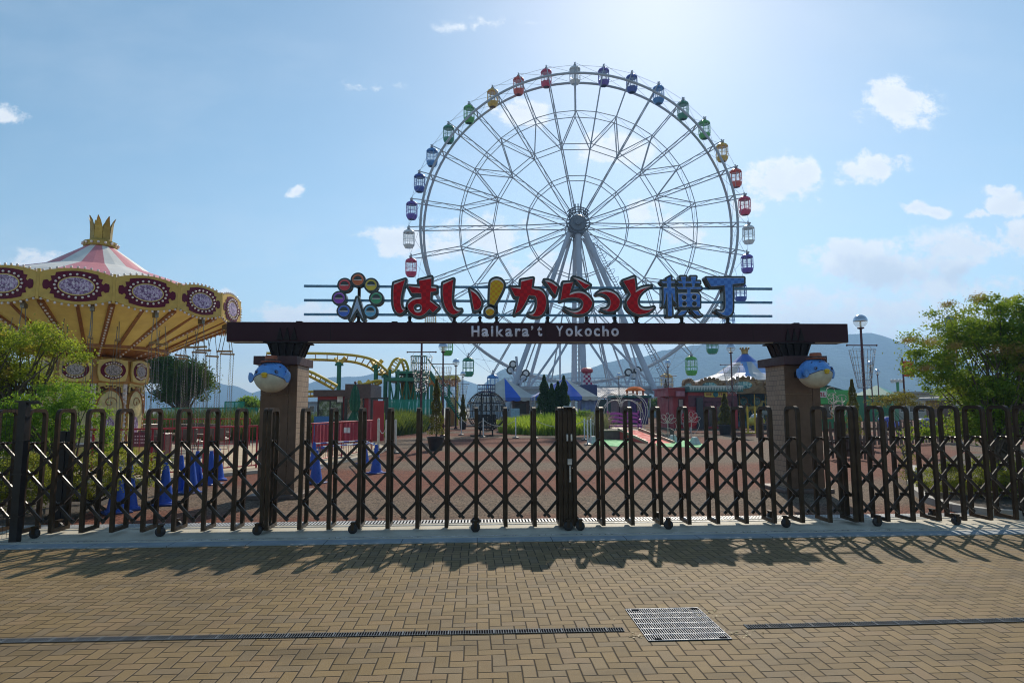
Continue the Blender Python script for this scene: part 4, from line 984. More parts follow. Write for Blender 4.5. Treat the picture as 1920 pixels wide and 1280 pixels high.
# central drum: ten sides, oval pictures above, arched panels below
z1, z2 = aZ(190, 718, SY - 1.4), aZ(190, 670, SY - 1.4); ND = 10; DR = 1.4; oak = paint('drum_orange', (.40, .20, .045), .45, 0, .2, 2)
m = MB(); m.lathe([(DR + .02, .0), (DR + .02, z1)], ND, phase=R(9)); m.build('lower_drum', paint('drum_dark', (.16, .06, .03), .5), sw)
m = MB(); m.lathe([(DR + .16, z1 + .0), (DR + .22, z1 + .06), (DR + .20, z2 - .04), (DR + .10, z2 + .05), (.8, z2 + .1)], ND, phase=R(9)); m.lathe([(0, z1), (DR + .16, z1)], ND, phase=R(9)); m.build('upper_drum', oak, sw)
m = MB(); m.lathe([(DR + .5, .0), (DR + .5, .42), (DR + .3, .5), (DR + .05, .5)], 20); m.build('drum_base', goldl, sw)
m = MB(); m.lathe([(3.9, 0), (3.9, .10), (0, .12)], 48); m.build('ride_base', paint('base_plate', (.30, .27, .22), .7), sw)
uw = (DR + .2) * math.sin(math.pi / ND) * .80; zc = (z1 + z2) / 2 + .02; hh = (z2 - z1) * .44
m1 = MB().prism(chaikin([(-uw * 1.15, -hh * .1), (-uw * 1.05, hh * .9), (-uw * .5, hh), (0, hh * 1.08), (uw * .5, hh), (uw * 1.05, hh * .9), (uw * 1.15, -hh * .1), (uw * .95, -hh * .95), (0, -hh * 1.1), (-uw * .95, -hh * .95)], 2)[::-1][::-1], -.06, .0)
m2 = MB().prism(ell(uw * .93, hh * .82), -.075, -.0605); m3 = MB().prism(ell(uw * .66, hh * .55), -.09, -.0755); m4 = MB().prism(ell(uw * .60, hh * .50), -.10, -.0905)
mbs = []
for s in (-1, 1):
    mb = MB(); mbs.append(mb)
    for k in range(7): x = (k - 3) * uw * .18; mb.ball((x, -.09, s * (hh * .70 - abs(k - 3) * .022)), .030, 8, 5)
c0 = m1.build('oval_frame', goldl, sw); m2.build('cartouche', maro, c0); m3.build('picture_ring', goldl, c0); m4.build('picture', picture('drum_picture', 14, ((.10, .08, .07), (.34, .28, .30), (.55, .48, .50))), c0); [q_.build('bulb_row', bulb, c0, False, True) for q_ in mbs]
aw = DR * math.sin(math.pi / ND) * .92; at_ = z1 - .18
arc = [(-aw, .5), (-aw * 1.05, at_ - .75)] + [(-aw * 1.05 * math.cos(t), at_ - .62 + .62 * math.sin(t)) for t in [math.pi * i / 14 for i in range(1, 14)]] + [(aw * 1.05, at_ - .75), (aw, .5)]
a1 = MB().prism(arc, -.12, -.02); a2 = MB().prism([(x * .88, .56 if z < .6 else z - .05) for x, z in arc], -.135, -.1205); a3 = MB()
for (cx, cz, s0) in ((0, at_ - .42, 1),):
    sp_ = [(cx + (.20 - .012 * i) * math.cos(i * .5), cz + (.20 - .012 * i) * math.sin(i * .5)) for i in range(16)]; a3.tube([(x, -.14, z) for x, z in sp_], .014, 5)
a3.tube([(x * .95, -.14, z - .02) for x, z in arc[1:-1]], .018, 5); a3.ball((0, -.12, at_ + .03), .07, 8, 6, (1.3, .6, 1))
a4 = MB().prism(ell(aw * .42, .34)[:], -.15, -.1355); a4.v = [(x, y, z + 1.0) for x, y, z in a4.v]
d0 = a1.build('arched_panel', paint('arch_orange', (.46, .24, .05), .45), sw); a2.build('panel_face', paint('panel_cream', (.60, .50, .24), .45), d0); a3.build('scrollwork', brn, d0); a4.build('picture', pic, d0)
st = MB(); st.box(-aw * .9, aw * .9, -.12, .0, z1 - .06, z1 + .02)
for s in (-1, 1):
    st.tube([(s * aw * .85, -.1, z1 - .28), (s * aw * .82, -.1, z1 - .1), (s * aw * .5, -.1, z1 - .06), (s * aw * .3, -.1, z1 - .14), (s * aw * .15, -.1, z1 - .08)], .03, 6)
cn = st.build('cornice_scroll', goldl, d0)
pl = MB()
for k in range(12): pl.ball((0, -.08, .6 + k * (z1 - .8) / 11), .045, 8, 5, (1.2, 1, 1))
pl.box(-.07, .07, -.06, .0, .5, z1); pil = pl.build('bulb_pilaster', bulb, sw, False, True)
for k in range(ND):
    a = R(-22 + 36 * k); apo = DR * math.cos(math.pi / ND)
    o = c0 if k == 0 else copy_tree(c0, sw); c = sp((DR + .2) * math.cos(math.pi / ND) + .02, a, zc); o.location = c; o.rotation_euler = (0, 0, a)
    o = d0 if k == 0 else copy_tree(d0, sw); c = sp(apo + .04, a, 0); o.location = c; o.rotation_euler = (0, 0, a)
    o = pil if k == 0 else copy_tree(pil, sw); c = sp(DR + .03, a + R(18), 0); o.location = c; o.rotation_euler = (0, 0, a + R(18))
# hanging seats
chainm = paint('chain_steel', (.20, .19, .17), .4, .8, .2, 30); wood = paint('crossbar_wood', (.33, .22, .10), .6); seatm = paint('seat_dark', (.12, .08, .07), .4); seatw = paint('seat_white', (.6, .55, .5), .4)
def seat_unit():
    m = MB(); zbar = 3.62; zseat = .66
    m.bar((-.25, 0, zbar), (.25, 0, zbar), .07, .06); b = m.build('swing_crossbar', wood, sw)
    h = MB()
    for s in (-1, 1): h.tube([(s * .07, 0, zs0 + .05), (s * .10, 0, zs0 - .35), (s * .19, 0, zbar + .03)], .012, 4)
    h.box(-.09, .09, -.05, .05, zs0 - .22, zs0 + .1); h.build('hanger', chainm, b)
    c = MB()
    for sx, sy, sb in ((-.22, -.03, -.19), (.22, -.03, .19), (-.22, .03, -.19), (.22, .03, .19)):
        e = Vector((sb, sy * 5, zseat + (.35 if sy > 0 else .12))); a = Vector((sx, sy, zbar)); nn = 60
        pts = []; 
        for i in range(nn + 1): p = a.lerp(e, i / nn); pts.append(p + Vector(((.009 if i % 2 else -.009), 0, 0)))
        c.tube(pts, .0075, 3)
    c.build('chains', chainm, b)
    s = MB(); s.bbox(-.22, .22, -.2, .2, zseat - .05, zseat, .02); s.bbox(-.22, .22, .17, .22, zseat, zseat + .38, .02); s.tube([(-.22, .18, zseat + .22), (-.24, -.16, zseat + .2), (.24, -.16, zseat + .2), (.22, .18, zseat + .22)], .016, 5)
    s.tube([(-.15, -.18, zseat - .04), (-.15, -.26, zseat - .38), (.15, -.26, zseat - .38), (.15, -.18, zseat - .04)], .014, 5); s.build('seat', seatm, b)
    w = MB(); w.bbox(-.2, .2, -.02, .15, zseat + .001, zseat + .05, .02); w.build('seat_cushion', seatw, b)
    return b
su = seat_unit(); i = 0
for k in range(32):
    a = ph0 + R(5) + k * 2 * math.pi / 32; r = 4.25 if k % 2 else 3.45; o = su if k == 0 else copy_tree(su, sw); c = sp(r - .15, a, -.05 * (k % 2) + rnd.uniform(-.03, .03)); o.location = c; o.rotation_euler = (0, 0, a + R(90) + rnd.uniform(-.12, .12))
# ================================================================== YARD, RAILINGS, CONES
def gslab(name, pts, z, mat):
    m = MB(); m._a([(p.x, p.y, z) for p in pts], [tuple(range(len(pts)))[::-1]]); return struct(m.build(name, mat))
g_ = lambda *q: [gnd(x, y) for x, y in q]
yardm = slab('yard_concrete', (.42, .33, .22), (.55, .45, .30), 0)
m = MB(); q = g_((-420, 905), (300, 900), (480, 884), (585, 875), (700, 852), (726, 838)); far = [Vector((-5, 31, 0)), Vector((-34, 31, 0))]; q = [Vector((p.x, p.y, 0)) for p in q] + [Vector((-4.6, 30, 0)), Vector((-45, 31, 0))]
gslab('yard_paving', q, .004, yardm)
m = MB()
kq = g_((-420, 908), (300, 903), (480, 887), (585, 878), (700, 855), (728, 840))
for a, b in zip(kq[:-1], kq[1:]): m.bar((a.x, a.y, .03), (b.x, b.y, .03), .16, .10)
struct(m.build('yard_kerb', slab('yard_kerb_stone', (.42, .38, .30), (.55, .50, .42))))
redp = paint('red_paint', (.36, .012, .025), .4, .1, .15, 6)
def railing(label, pts, h, name='railing', step=.13, mat=redp, lo=.08, group='red tubular railings round the swing ride', r=.022, rb=.009):
    t = thing(name, label, 'railing', (pts[0][0], pts[0][1], 0), 0, group)
    for a, b in zip(pts[:-1], pts[1:]):
        a = Vector((a[0], a[1], 0)); b = Vector((b[0], b[1], 0)); L = (b - a).length; n = max(1, int(L / step)); m = MB()
        m.tube([a + Vector((0, 0, h)), b + Vector((0, 0, h))], r, 8); m.tube([a + Vector((0, 0, lo)), b + Vector((0, 0, lo))], r * .8, 6)
        for i in range(1, n):
            p = a.lerp(b, i / n); m.tube([p + Vector((0, 0, lo)), p + Vector((0, 0, h))], rb, 4)
        m.build('rail_panel', mat, t, True, True)
    for p in pts: MB().tube([(p[0], p[1], 0), (p[0], p[1], h + .01)], r * 1.15, 8).build('post', mat, t, True)
    return t
rp_ = [gnd(x, y) for x, y in ((-60, 905), (60, 902), (170, 899), (282, 894), (380, 886), (480, 877))]
railing('red tubular railing along the near edge of the swing ride yard', [(p.x, p.y) for p in rp_], 1.12)
rp2 = [gnd(x, y) for x, y in ((500, 875), (585, 868), (640, 857), (697, 847))]
rr2 = railing('red tubular railing with red banner panels beside the ticket booth', [(p.x, p.y) for p in rp2], 1.14)
for a, b in zip(rp2[1:-1], rp2[2:]):
    d = (b - a).normalized(); m = MB(); n_ = Vector((d.y, -d.x, 0)) * .03; A = a + d * .1 + n_; B = b - d * .1 + n_
    N = 26; pts = [A.lerp(B, i / N) + Vector((0, 0, 0)) + n_ * (.5 * math.sin(i * 1.9)) for i in range(N + 1)]
    for p, q in zip(pts[:-1], pts[1:]): m.quad((p.x, p.y, .46), (q.x, q.y, .46), (q.x, q.y, 1.10), (p.x, p.y, 1.10))
    o = m.build('banner', paint('banner_red', (.30, .012, .03), .6), rr2, True); sm = o.modifiers.new('s', 'SOLIDIFY'); sm.thickness = .004
c = gnd(596, 868).lerp(gnd(640, 857), .1); m = MB(); c = c + Vector((.75, .2, 0)); m.box(c.x - .09, c.x - .01, c.y - .2, c.y - .19, .86, 1.02); m.box(c.x + .01, c.x + .09, c.y - .2, c.y - .19, .86, 1.02); m.build('notice', paint('paper_white', (.7, .68, .65), .6), rr2, True)
railing('red tubular railing across the far side of the swing ride yard', [(-19.5, 28.4), (-17, 28.4), (-14.5, 28.4), (-12, 28.4), (-9.8, 28.4)], 1.15)
s_ = at(268, 815, 16.6); t = thing('ride_sign', 'small dark red sign with pale lines hung on the swing ride railing', 'sign', (s_.x, 16.55, .8)); MB().bbox(-.2, .2, -.02, .02, -.15, .22, .005).build('board', paint('sign_maroon', (.13, .02, .04), .4), t)
m = MB()
for i, z in enumerate((.1, .02, -.06)):
    for j in range(6 - i % 2): m.box(-.16 + j * .055, -.125 + j * .055, -.025, -.0205, z, z + .035)
m.build('lettering', paint('pale_pink', (.6, .4, .42), .5), t)
conem = paint('cone_blue', (.012, .07, .42), .35, 0, .12, 6); baseb = paint('cone_base', (.02, .05, .22), .5)
def make_cone():
    t = thing('traffic_cone', '', 'traffic cone', (0, 0, 0), 0, 'blue traffic cones inside the gate')
    m = MB(); m.lathe([(.165, .03), (.16, .05), (.135, .055), (.036, .68), (.032, .70), (.022, .70), (.022, .60)], 24); b = m.build('cone_body', conem, t, False, True)
    m = MB(); m.bbox(-.19, .19, -.19, .19, 0, .032, .012); m.build('cone_base', baseb, t); return t
cp = make_cone(); CN = [(705, 893, 'near right blue cone standing alone on the red asphalt'), (683, 875, 'blue cone just behind the lone cone on the asphalt'), (592, 912, 'blue cone just right of the left pillar'), (588, 885, 'blue cone in the bar line behind the left pillar'),
 (218, 967, 'leftmost blue cone beside the hedge'), (240, 962, 'blue cone second from the left beside the hedge'), (308, 952, 'tall looking blue cone third from the left'), (337, 928, 'blue cone fourth from the left in the row'), (357, 930, 'blue cone fifth from the left in the row'), (368, 914, 'blue cone sixth from the left in the row'), (394, 914, 'blue cone seventh from the left in the row'), (408, 906, 'last blue cone of the left row, nearest the pillar')]
for i, (x, y, lb) in enumerate(CN):
    p = gnd(x, y - 6); rz = rnd.uniform(0, 1.5)
    if i == 0: cp.location = p; cp.rotation_euler.z = rz; cp['label'] = lb
    else: again(cp, lb, p, rz)
    if 5 <= i: 
        d = cp if False else None
def striped_bar(label, a, b, z=.66):
    t = thing('cone_bar', label, 'bar', (a[0], a[1], z), 0, 'striped bars laid between cones'); a = Vector((a[0], a[1], z)); b = Vector((b[0], b[1], z)); n = 9
    for k, mt in ((0, paint('bar_white', (.7, .72, .75), .4)), (1, conem)):
        m = MB()
        for i in range(k, n, 2): m.tube([a.lerp(b, i / n), a.lerp(b, (i + 1) / n)], .018, 8)
        m.build('bar_stripe', mt, t, True, True)
    for e in (a, b): MB().lathe([(.035, -.02), (.045, -.02), (.045, .02), (.035, .02)], 14, tuple(e + Vector((0, 0, -.02)))).build('ring', conem, t, True)
P1, P2, P3 = gnd(588, 879), gnd(683, 869), gnd(705, 887)
striped_bar('blue and white bar from the pillar cone to the asphalt cone', P1, P2); striped_bar('short blue and white bar between the two right cones', P2, P3); striped_bar('lower blue and white bar behind the left pillar', (P1.x - .1, P1.y + 1.4), (P2.x, P2.y + 1.6), .5)
# ================================================================== LAMP POSTS
polem = paint('lamp_maroon', (.07, .018, .025), .4, .3); mirr = paint('mirror_cap', (.55, .60, .68), .08, .9, .05, 3); clear = glassmat('globe_glass', (.85, .9, .95), .25); wire = paint('basket_wire', (.16, .15, .16), .5, .5); led = paint('fairy_light', (.55, .53, .52), .3)
def make_lamp(basket=True, zg=5.0, thick=.055, seed=1):
    t = thing('street_lamp', '', 'street lamp', (0, 0, 0), 0, 'globe street lamps along the plaza'); m = MB(); k = thick
    m.lathe([(.14, 0), (.14, .08), (.075, .12), (.075, .95), (.085, 1.0), (k, 1.15), (k * .8, zg - .33), (.13, zg - .30), (.13, zg - .26), (.06, zg - .24)], 14); m.build('pole', polem, t, False, True)
    m = MB(); n = 20; m.lathe([(.27 * math.cos(a), zg + .27 * math.sin(a)) for a in [R(-62 + 8 * i) for i in range(9)]], n); m.build('globe', clear, t, False, True)
    m = MB(); m.lathe([(.272 * math.cos(R(2 + 8.8 * i)), zg + .272 * math.sin(R(2 + 8.8 * i))) for i in range(11)], n); m.build('mirror_cap', mirr, t, False, True)
    m = MB(); m.tube([(0, 0, zg - .24), (0, 0, zg - .05)], .035, 8); m.ball((0, 0, zg), .05, 8, 6); m.build('bulb', paint('bulb_cream', (.7, .6, .4), .4), t)
    if basket:
        za = zg - .98; m = MB(); m.tube([(-.62, 0, za), (.62, 0, za)], .024, 6); m.ball((-.62, 0, za), .04, 8, 6); m.ball((.62, 0, za), .04, 8, 6); m.build('cross_arm', polem, t)
        m = MB(); rs_ = random.Random(seed); zt_, zb_ = za - .18, za - 1.72; rt, rb_ = .48, .23; L = MB()
        for i in range(22):
            a = 2 * math.pi * i / 22; p = Vector((rt * math.cos(a), rt * math.sin(a), zt_ + rs_.uniform(-.02, .02))); q = Vector((rb_ * math.cos(a + .1), rb_ * math.sin(a + .1), zb_ + rs_.uniform(-.06, .06))); m.tube([p, p.lerp(q, .5) + Vector((rs_.uniform(-.02, .02), rs_.uniform(-.02, .02), 0)), q], .0055, 3)
            for j in range(12):
                c = p.lerp(q, (j + rs_.random()) / 12); L.ball(c, .017, 5, 3)
        for j in range(6): z = zt_ + (zb_ - zt_) * j / 5; r_ = rt + (rb_ - rt) * j / 5; m.tube([(r_ * math.cos(2*math.pi*k/20), r_ * math.sin(2*math.pi*k/20), z) for k in range(20)], .006, 3, True)
        for s in (-.3, .3): m.tube([(s, 0, za), (s * 1.4, 0, zt_)], .006, 3)
        b = m.build('light_basket', wire, t); L.build('fairy_lights', led, b)['kind'] = 'stuff'
    return t
lpA = make_lamp(True); lpB = make_lamp(False)
def lamp(px, py, Y, label, basket=True, first=False):
    p = at(px, py, Y); src = lpA if basket else lpB
    if 'used' not in src: src['used'] = 1; src['label'] = label; o = src; o.location = (p.x, Y, 0); o.scale = (1, 1, p.z / 5.0)
    else: o = again(src, label, (p.x, Y, 0), rnd.uniform(-.2, .2), (1, 1, p.z / 5.0))
    o.scale = (p.z / 5.0,) * 3
    return o
lamp(1613, 602, 25, 'tall maroon globe lamp with wire basket right of the arch')
lamp(791, 618, 27.5, 'maroon lamp with wide wire basket whose top is behind the beam')
lamp(831, 650, 36, 'globe lamp with basket right of the tallest left lamp')
lamp(1370, 652, 36.5, 'globe lamp with basket beside the blue striped carousel roof')
lamp(855, 679, 48, 'small globe lamp with basket in front of the dark green gondola')
lamp(1252, 681, 48, 'globe lamp with cross arm in front of the yellow gondola')
lamp(868, 701, 61, 'most distant globe lamp left of the wheel'); lamp(1160, 704, 62, 'thin distant globe lamp in front of the wheel platform', False)
lamp(1632, 683, 50, 'globe lamp showing through the big wire basket', False); lamp(1645, 697, 58, 'small dark globe lamp right of the big wire basket', False)
for o in (lpA, lpB): del o['used']
# ================================================================== PLANTS
gA = leafmat('maple_leaf', (.17, .26, .025), (.34, .38, .04), (.40, .24, .05), .6)
gB = leafmat('nandina_leaf', (.06, .16, .02), (.24, .34, .035), (.34, .34, .04), .55)
gBf = leafmat('flower_panicle', (.30, .17, .05), (.36, .24, .09), None, .35)
gC = leafmat('dark_leaf', (.02, .065, .015), (.06, .14, .025), None, .45)
gD = leafmat('hedge_leaf', (.17, .20, .02), (.36, .33, .05), (.07, .10, .015), .55)
gE = leafmat('conifer_leaf', (.010, .045, .012), (.03, .085, .02), None, .3)
gF = leafmat('brown_conifer', (.06, .065, .018), (.17, .12, .03), None, .4)
gG = leafmat('bright_shrub', (.09, .24, .025), (.24, .38, .04), None, .55)
def B(px, py, Y, rx, ry, rd=None): p = at(px, py, Y); return (p.x, Y, p.z, wid(rx, Y), rd or wid(rx, Y) * .9, wid(ry, Y))
p = gnd(22, 880)
tree('maple_tree', 'yellow green maple leaning over the left gate', (at(20, 800, 12).x, 12, 0), [B(20, 650, 12, 62, 42), B(75, 640, 11.8, 50, 32), B(120, 655, 12, 42, 24), B(165, 664, 12, 30, 15), B(-30, 690, 12, 70, 60), B(40, 705, 12.2, 60, 30), B(95, 620, 12, 26, 14), B(-60, 630, 12, 60, 50)], 330, 82, .10, .050, gA, 3, .075, 3, fork=.5, nlimb=70, shell=.25)
tree('shrub', 'bright green shrub behind the left gate below the maple', (at(165, 800, 11.3).x, 11.3, 0), [B(195, 790, 11.3, 26, 32), B(150, 745, 11.4, 36, 30), B(110, 740, 11.5, 30, 28), B(205, 835, 11.2, 26, 24), B(100, 800, 11.2, 50, 40), B(215, 815, 11.2, 14, 26), B(30, 800, 11.4, 60, 60)], 230, 90, .075, .05, gG, 4, .04, 3, cat='shrub', nlimb=40, shell=.3)
tree('hedge', 'low yellow green hedge behind the left gate beside the cones', (at(200, 900, 10.4).x, 10.4, 0), [B(240, 880, 10.9, 55, 36, .5), B(180, 890, 10.4, 60, 40, .5), B(110, 900, 10.2, 60, 45, .5), B(285, 880, 11.3, 30, 34, .4), B(40, 900, 10.2, 60, 50, .5), B(-30, 900, 10.2, 60, 50, .5)], 330, 110, .06, .034, gD, 5, .03, 3, cat='hedge', nlimb=30, shell=.5)
m = MB(); q = g_((-60, 1000), (60, 985), (150, 968), (230, 930), (300, 905), (250, 895), (0, 895), (-80, 895)); gslab('soil_bed', q, .006, paint('soil', (.055, .040, .028), .95, 0, .4, 12, .8))
q = g_((1712, 885), (1725, 915), (1770, 945), (1850, 962), (1990, 968), (2100, 960), (2100, 850), (1800, 850)); gslab('soil_bed', q, .006, MC['soil'])
m = MB(); q = g_((1716, 880), (1705, 900), (1712, 922), (1740, 942), (1790, 958), (1860, 968), (1990, 976))
for a, b in zip(q[:-1], q[1:]): m.bar((a.x, a.y, .05), (b.x, b.y, .05), .12, .12)
struct(m.build('bed_kerb', slab('bed_kerb_stone', (.36, .34, .31), (.46, .44, .40))))
tree('nandina_shrub', 'tall broad green shrub with brown flower heads at right edge', (at(1850, 800, 12.4).x, 12.4, 0), [B(1745, 655, 12.4, 48, 40), B(1800, 620, 12.4, 60, 50), B(1860, 640, 12.6, 70, 66), B(1920, 660, 12.4, 70, 90), B(1775, 700, 12.3, 60, 44), B(1840, 730, 12.3, 80, 48), B(1720, 700, 12.3, 26, 26), B(1900, 760, 12.4, 60, 60), B(1785, 578, 12.5, 24, 18), B(1845, 570, 12.5, 36, 20), B(1980, 680, 12.4, 90, 110), B(1905, 590, 12.5, 30, 30), B(1745, 800, 12.1, 36, 30), B(1700, 620+50, 12.3, 18, 14), B(1830, 800, 12.2, 70, 34), B(1885, 575, 12.6, 44, 26), B(1950, 575, 12.6, 50, 30)], 740, 105, .105, .062, gB, 8, .06, 5, cat='shrub', fork=.35, nlimb=110, shell=.2)
nn = [o for o in bpy.data.objects if o.name == 'nandina_shrub'][0]
rs = np.random.RandomState(5)
for (px, py, a) in ((1702, 638, 12), (1745, 640, 16), (1778, 570, 12), (1832, 558, 18), (1735, 690, 10), (1870, 655, 22), (1912, 655, 26), (1918, 690, 14), (1790, 648, 12), (1745, 745 + 15, 16)):
    c = at(px, py, 11.75); P = np.array(c) + rs.normal(size=(420, 3)) * np.array([wid(a, 12) * .42, .10, wid(a, 12) * .28]); quadmesh('flower_head', leafquads(P, .022, rs, 1.5), gBf, nn)
tree('hedge', 'clipped yellow green hedge behind the right gate', (at(1830, 900, 11).x, 11, 0), [B(1770, 895, 11.4, 40, 36, .5), B(1830, 895, 11, 60, 38, .5), B(1900, 895, 10.8, 60, 42, .5), B(1960, 890, 10.8, 60, 45, .5)], 260, 110, .06, .034, gD, 15, .03, 3, cat='hedge', nlimb=30, shell=.5)
tree('shrub', 'brownish yellow shrub at the bed corner behind the right gate', (at(1705, 880, 12.6).x, 12.6, 0), [B(1702, 872, 12.6, 14, 36), B(1690, 750, 14.5, 30, 14), B(1650, 752, 15, 22, 12)], 80, 60, .06, .04, leafmat('tan_leaf', (.17, .14, .03), (.28, .21, .06), None, .4), 16, .03, 2, cat='shrub', nlimb=12)
tree('broadleaf_tree', 'dark round tree seen through the swing chains', (at(350, 800, 46).x, 46, 0), [B(345, 706, 46, 46, 34), B(300, 690, 46, 34, 26), B(285, 672, 46, 22, 16), B(375, 725, 46, 22, 24), B(330, 735, 46, 40, 18), B(270, 705, 46, 20, 20)], 420, 60, .30, .19, gC, 9, .2, 1, nlimb=30, shell=.3)
tree('small_tree', 'small green tree left of the left pillar under the hills', (at(468, 800, 60).x, 60, 0), [B(468, 758, 60, 16, 11)], 60, 60, .3, .22, gG, 10, .12, 1, nlimb=8)
def conifer(label, px, pyb, pyt, Y, wpx, mat, seed, pot=None, name='conifer', group=None, gaps=1.0, z0=0.0):
    base = at(px, pyb, Y); zt_ = at(px, pyt, Y).z; base.z = z0; H = zt_ - z0; r = wid(wpx / 2, Y); rs = np.random.RandomState(seed)
    t = thing(name, label, 'conifer', (base.x, Y, z0), 0, group); n = int(12000 * gaps); h = rs.random(n) ** .8; rad = r * (1 - h) ** .75 * (1 + .25 * np.sin(h * 25 + rs.random(n) * 2)) * (.55 + .5 * rs.random(n)) + .02
    a = rs.random(n) * 6.283; P = np.stack([base.x + rad * np.cos(a), Y + rad * np.sin(a), z0 + .08 * H + h * H * .93], 1)
    up = rs.normal(size=(n, 3)) * .45 + np.stack([np.cos(a) * .4, np.sin(a) * .4, np.ones(n)], 1); up /= np.linalg.norm(up, axis=1)[:, None]
    quadmesh('crown', leafquads(P, .035 * Y / 24 * 1.6, rs, 2.2, up=up), mat, t); m = MB(); m.tube([(base.x, Y, z0), (base.x, Y, z0 + H * .8)], [r * .12, .01], 6); m.build('trunk', BARK, t, True); return t
grp = 'dark columnar conifers in the grass bed'
conifer('tall conifer at the left end of the grass bed row', 1021, 805, 704, 45, 38, gE, 21, group=grp); conifer('shorter conifer second from left in the grass bed row', 1035, 805, 720, 44.5, 34, gE, 22, group=grp)
conifer('slim conifer third from left in the grass bed row', 1047, 805, 716, 45, 30, gE, 23, group=grp); conifer('tall conifer at the right end of the grass bed row', 1058, 805, 705, 45, 32, gE, 24, group=grp)
potm = paint('pot_dark', (.022, .024, .028), .45, 0, .2, 6); potg = 'large dark planters along the plaza'
def planter(px, pyb, Y, wpx, hpx, label):
    p = at(px, pyb, Y); r = wid(wpx / 2, Y); h = wid(hpx, Y); t = thing('planter_pot', label, 'planter', (p.x, Y, 0), 0, potg)
    m = MB(); m.lathe([(0, 0), (r * .72, 0), (r * .97, h * .93), (r * 1.04, h * .94), (r * 1.04, h), (r * .95, h), (r * .92, h * .9)], 24); m.build('pot', potm, t, False, True); m = MB(); m.lathe([(0, h * .9), (r * .93, h * .9)], 20); m.build('soil', MC['soil'], t); return h
h = planter(817, 845, 24.4, 33, 25, 'round dark pot near the arch holding the brownish conifer'); conifer('brownish green columnar conifer in the nearest round pot', 818, 820, 712, 24.4, 26, gF, 31, z0=h * .8, gaps=.55)
h = planter(868, 797, 47, 14, 14, 'far dark pot in front of the orange building'); conifer('thin brownish conifer in the far left pot', 868, 785, 740, 47, 12, gF, 32, z0=h * .8, gaps=.3)
h = planter(1360, 813, 36, 26, 18, 'dark pot in front of the red shop'); conifer('brown bushy conifer in front of the red shop', 1360, 797, 738, 36, 24, gF, 33, z0=h * .8, gaps=.5)
h = planter(1250, 790, 52, 14, 12, 'dark pot at the foot of the lamp by the yellow gondola'); conifer('thin leafy conifer climbing the lamp by the yellow gondola', 1250, 782, 712, 52, 14, gF, 34, z0=h * .8, gaps=.3)
h = planter(1603, 838, 24, 26, 18, 'dark pot behind the far right gate stack'); conifer('sparse brown conifer between the right pillar and the big lamp', 1603, 822, 712, 24, 28, gF, 35, z0=h * .8, gaps=.35)
def grass(name, label, cx, cy, rx, ry, h, n, mat, seed, cat='grass'):
    rs = np.random.RandomState(seed); a = rs.random(n) * 6.283; r = np.sqrt(rs.random(n)); P = np.stack([cx + rx * r * np.cos(a), cy + ry * r * np.sin(a), np.zeros(n)], 1)
    hh = h * (.5 + .8 * rs.random(n)) * (1 - .35 * r); lean = rs.normal(size=(n, 2)) * .28 * hh[:, None]; w = .035 + .02 * rs.random(n); b = rs.random(n) * 3.14
    e = np.stack([np.cos(b) * w, np.sin(b) * w, 0 * w], 1); top = P + np.stack([lean[:, 0], lean[:, 1], hh], 1); mid = P + (top - P) * .55 - np.stack([lean[:, 0], lean[:, 1], 0 * hh], 1) * .15
    V = np.stack([P - e, P + e, mid + e * .7, mid - e * .7], 1); V2 = np.stack([mid - e * .7, mid + e * .7, top + e * .05, top - e * .05], 1)
    return tag(quadmesh(name, np.concatenate([V, V2]), mat), label, cat if label else None, kind='stuff')
grm = leafmat('grass_blade', (.22, .36, .03), (.42, .52, .06), None, .5); grd = leafmat('tall_grass', (.05, .10, .02), (.13, .16, .045), None, .45)
p = at(1035, 812, 41); grass('grass', 'bright green tall grass round the four conifers', p.x, 42, wid(96, 42), 5.6, 1.05, 15000, grm, 1)
p = at(1100, 770, 44); tree('shrub', 'yellow green shrub at right of the conifer row', (p.x, 44, 0), [B(1096, 785, 44, 14, 16)], 60, 60, .15, .12, gG, 41, .05, 1, cat='shrub', nlimb=6)
p = at(750, 790, 44); grass('long_grass', 'dull green reeds in front of the green net', p.x, 44, wid(48, 44), 7.0, 1.3, 14000, grd, 2)
grass('reeds', 'brownish reeds beyond the swing ride yard', at(400, 800, 36).x, 36, 9.5, 3.0, 1.5, 9000, grd, 3)
# ================================================================== COASTER AND LEFT SIDE BUILDINGS
yel = paint('track_yellow', (.62, .42, .035), .4, .1, .12, 1); grn = paint('column_green', (.015, .16, .09), .45, .1, .15, 1); grnd = paint('net_green', (.02, .22, .15), .6, 0, .2, 1)
CY = 50.0
co = thing('roller_coaster', 'yellow roller coaster track on green columns with a green station tower', 'roller coaster', (at(680, 800, CY).x, CY, 0))
def spline(pts, n=8):
    out = []; P = [Vector(p) for p in pts]
    for i in range(len(P) - 1):
        p0, p1, p2, p3 = P[max(0, i-1)], P[i], P[i+1], P[min(len(P)-1, i+2)]
        for k in range(n): t = k / n; out.append(.5 * ((2*p1) + (-p0+p2)*t + (2*p0-5*p1+4*p2-p3)*t*t + (-p0+3*p1-3*p2+p3)*t**3))
    return out + [P[-1]]
def track(top, bot, n=8):
    A = spline([at(x, y, Y) for x, y, Y in top], n); Bq = spline([at(x, y, Y) for x, y, Y in bot], n)
    MB().tube(A, .105, 8).build('track_rail', yel, co, True, True); MB().tube(Bq, .105, 8).build('track_rail', yel, co, True, True)
    m = MB()
    for i in range(0, len(A), 3): m.bar(A[i], Bq[i], .06, .07)
    m.build('track_ties', yel, co, True)
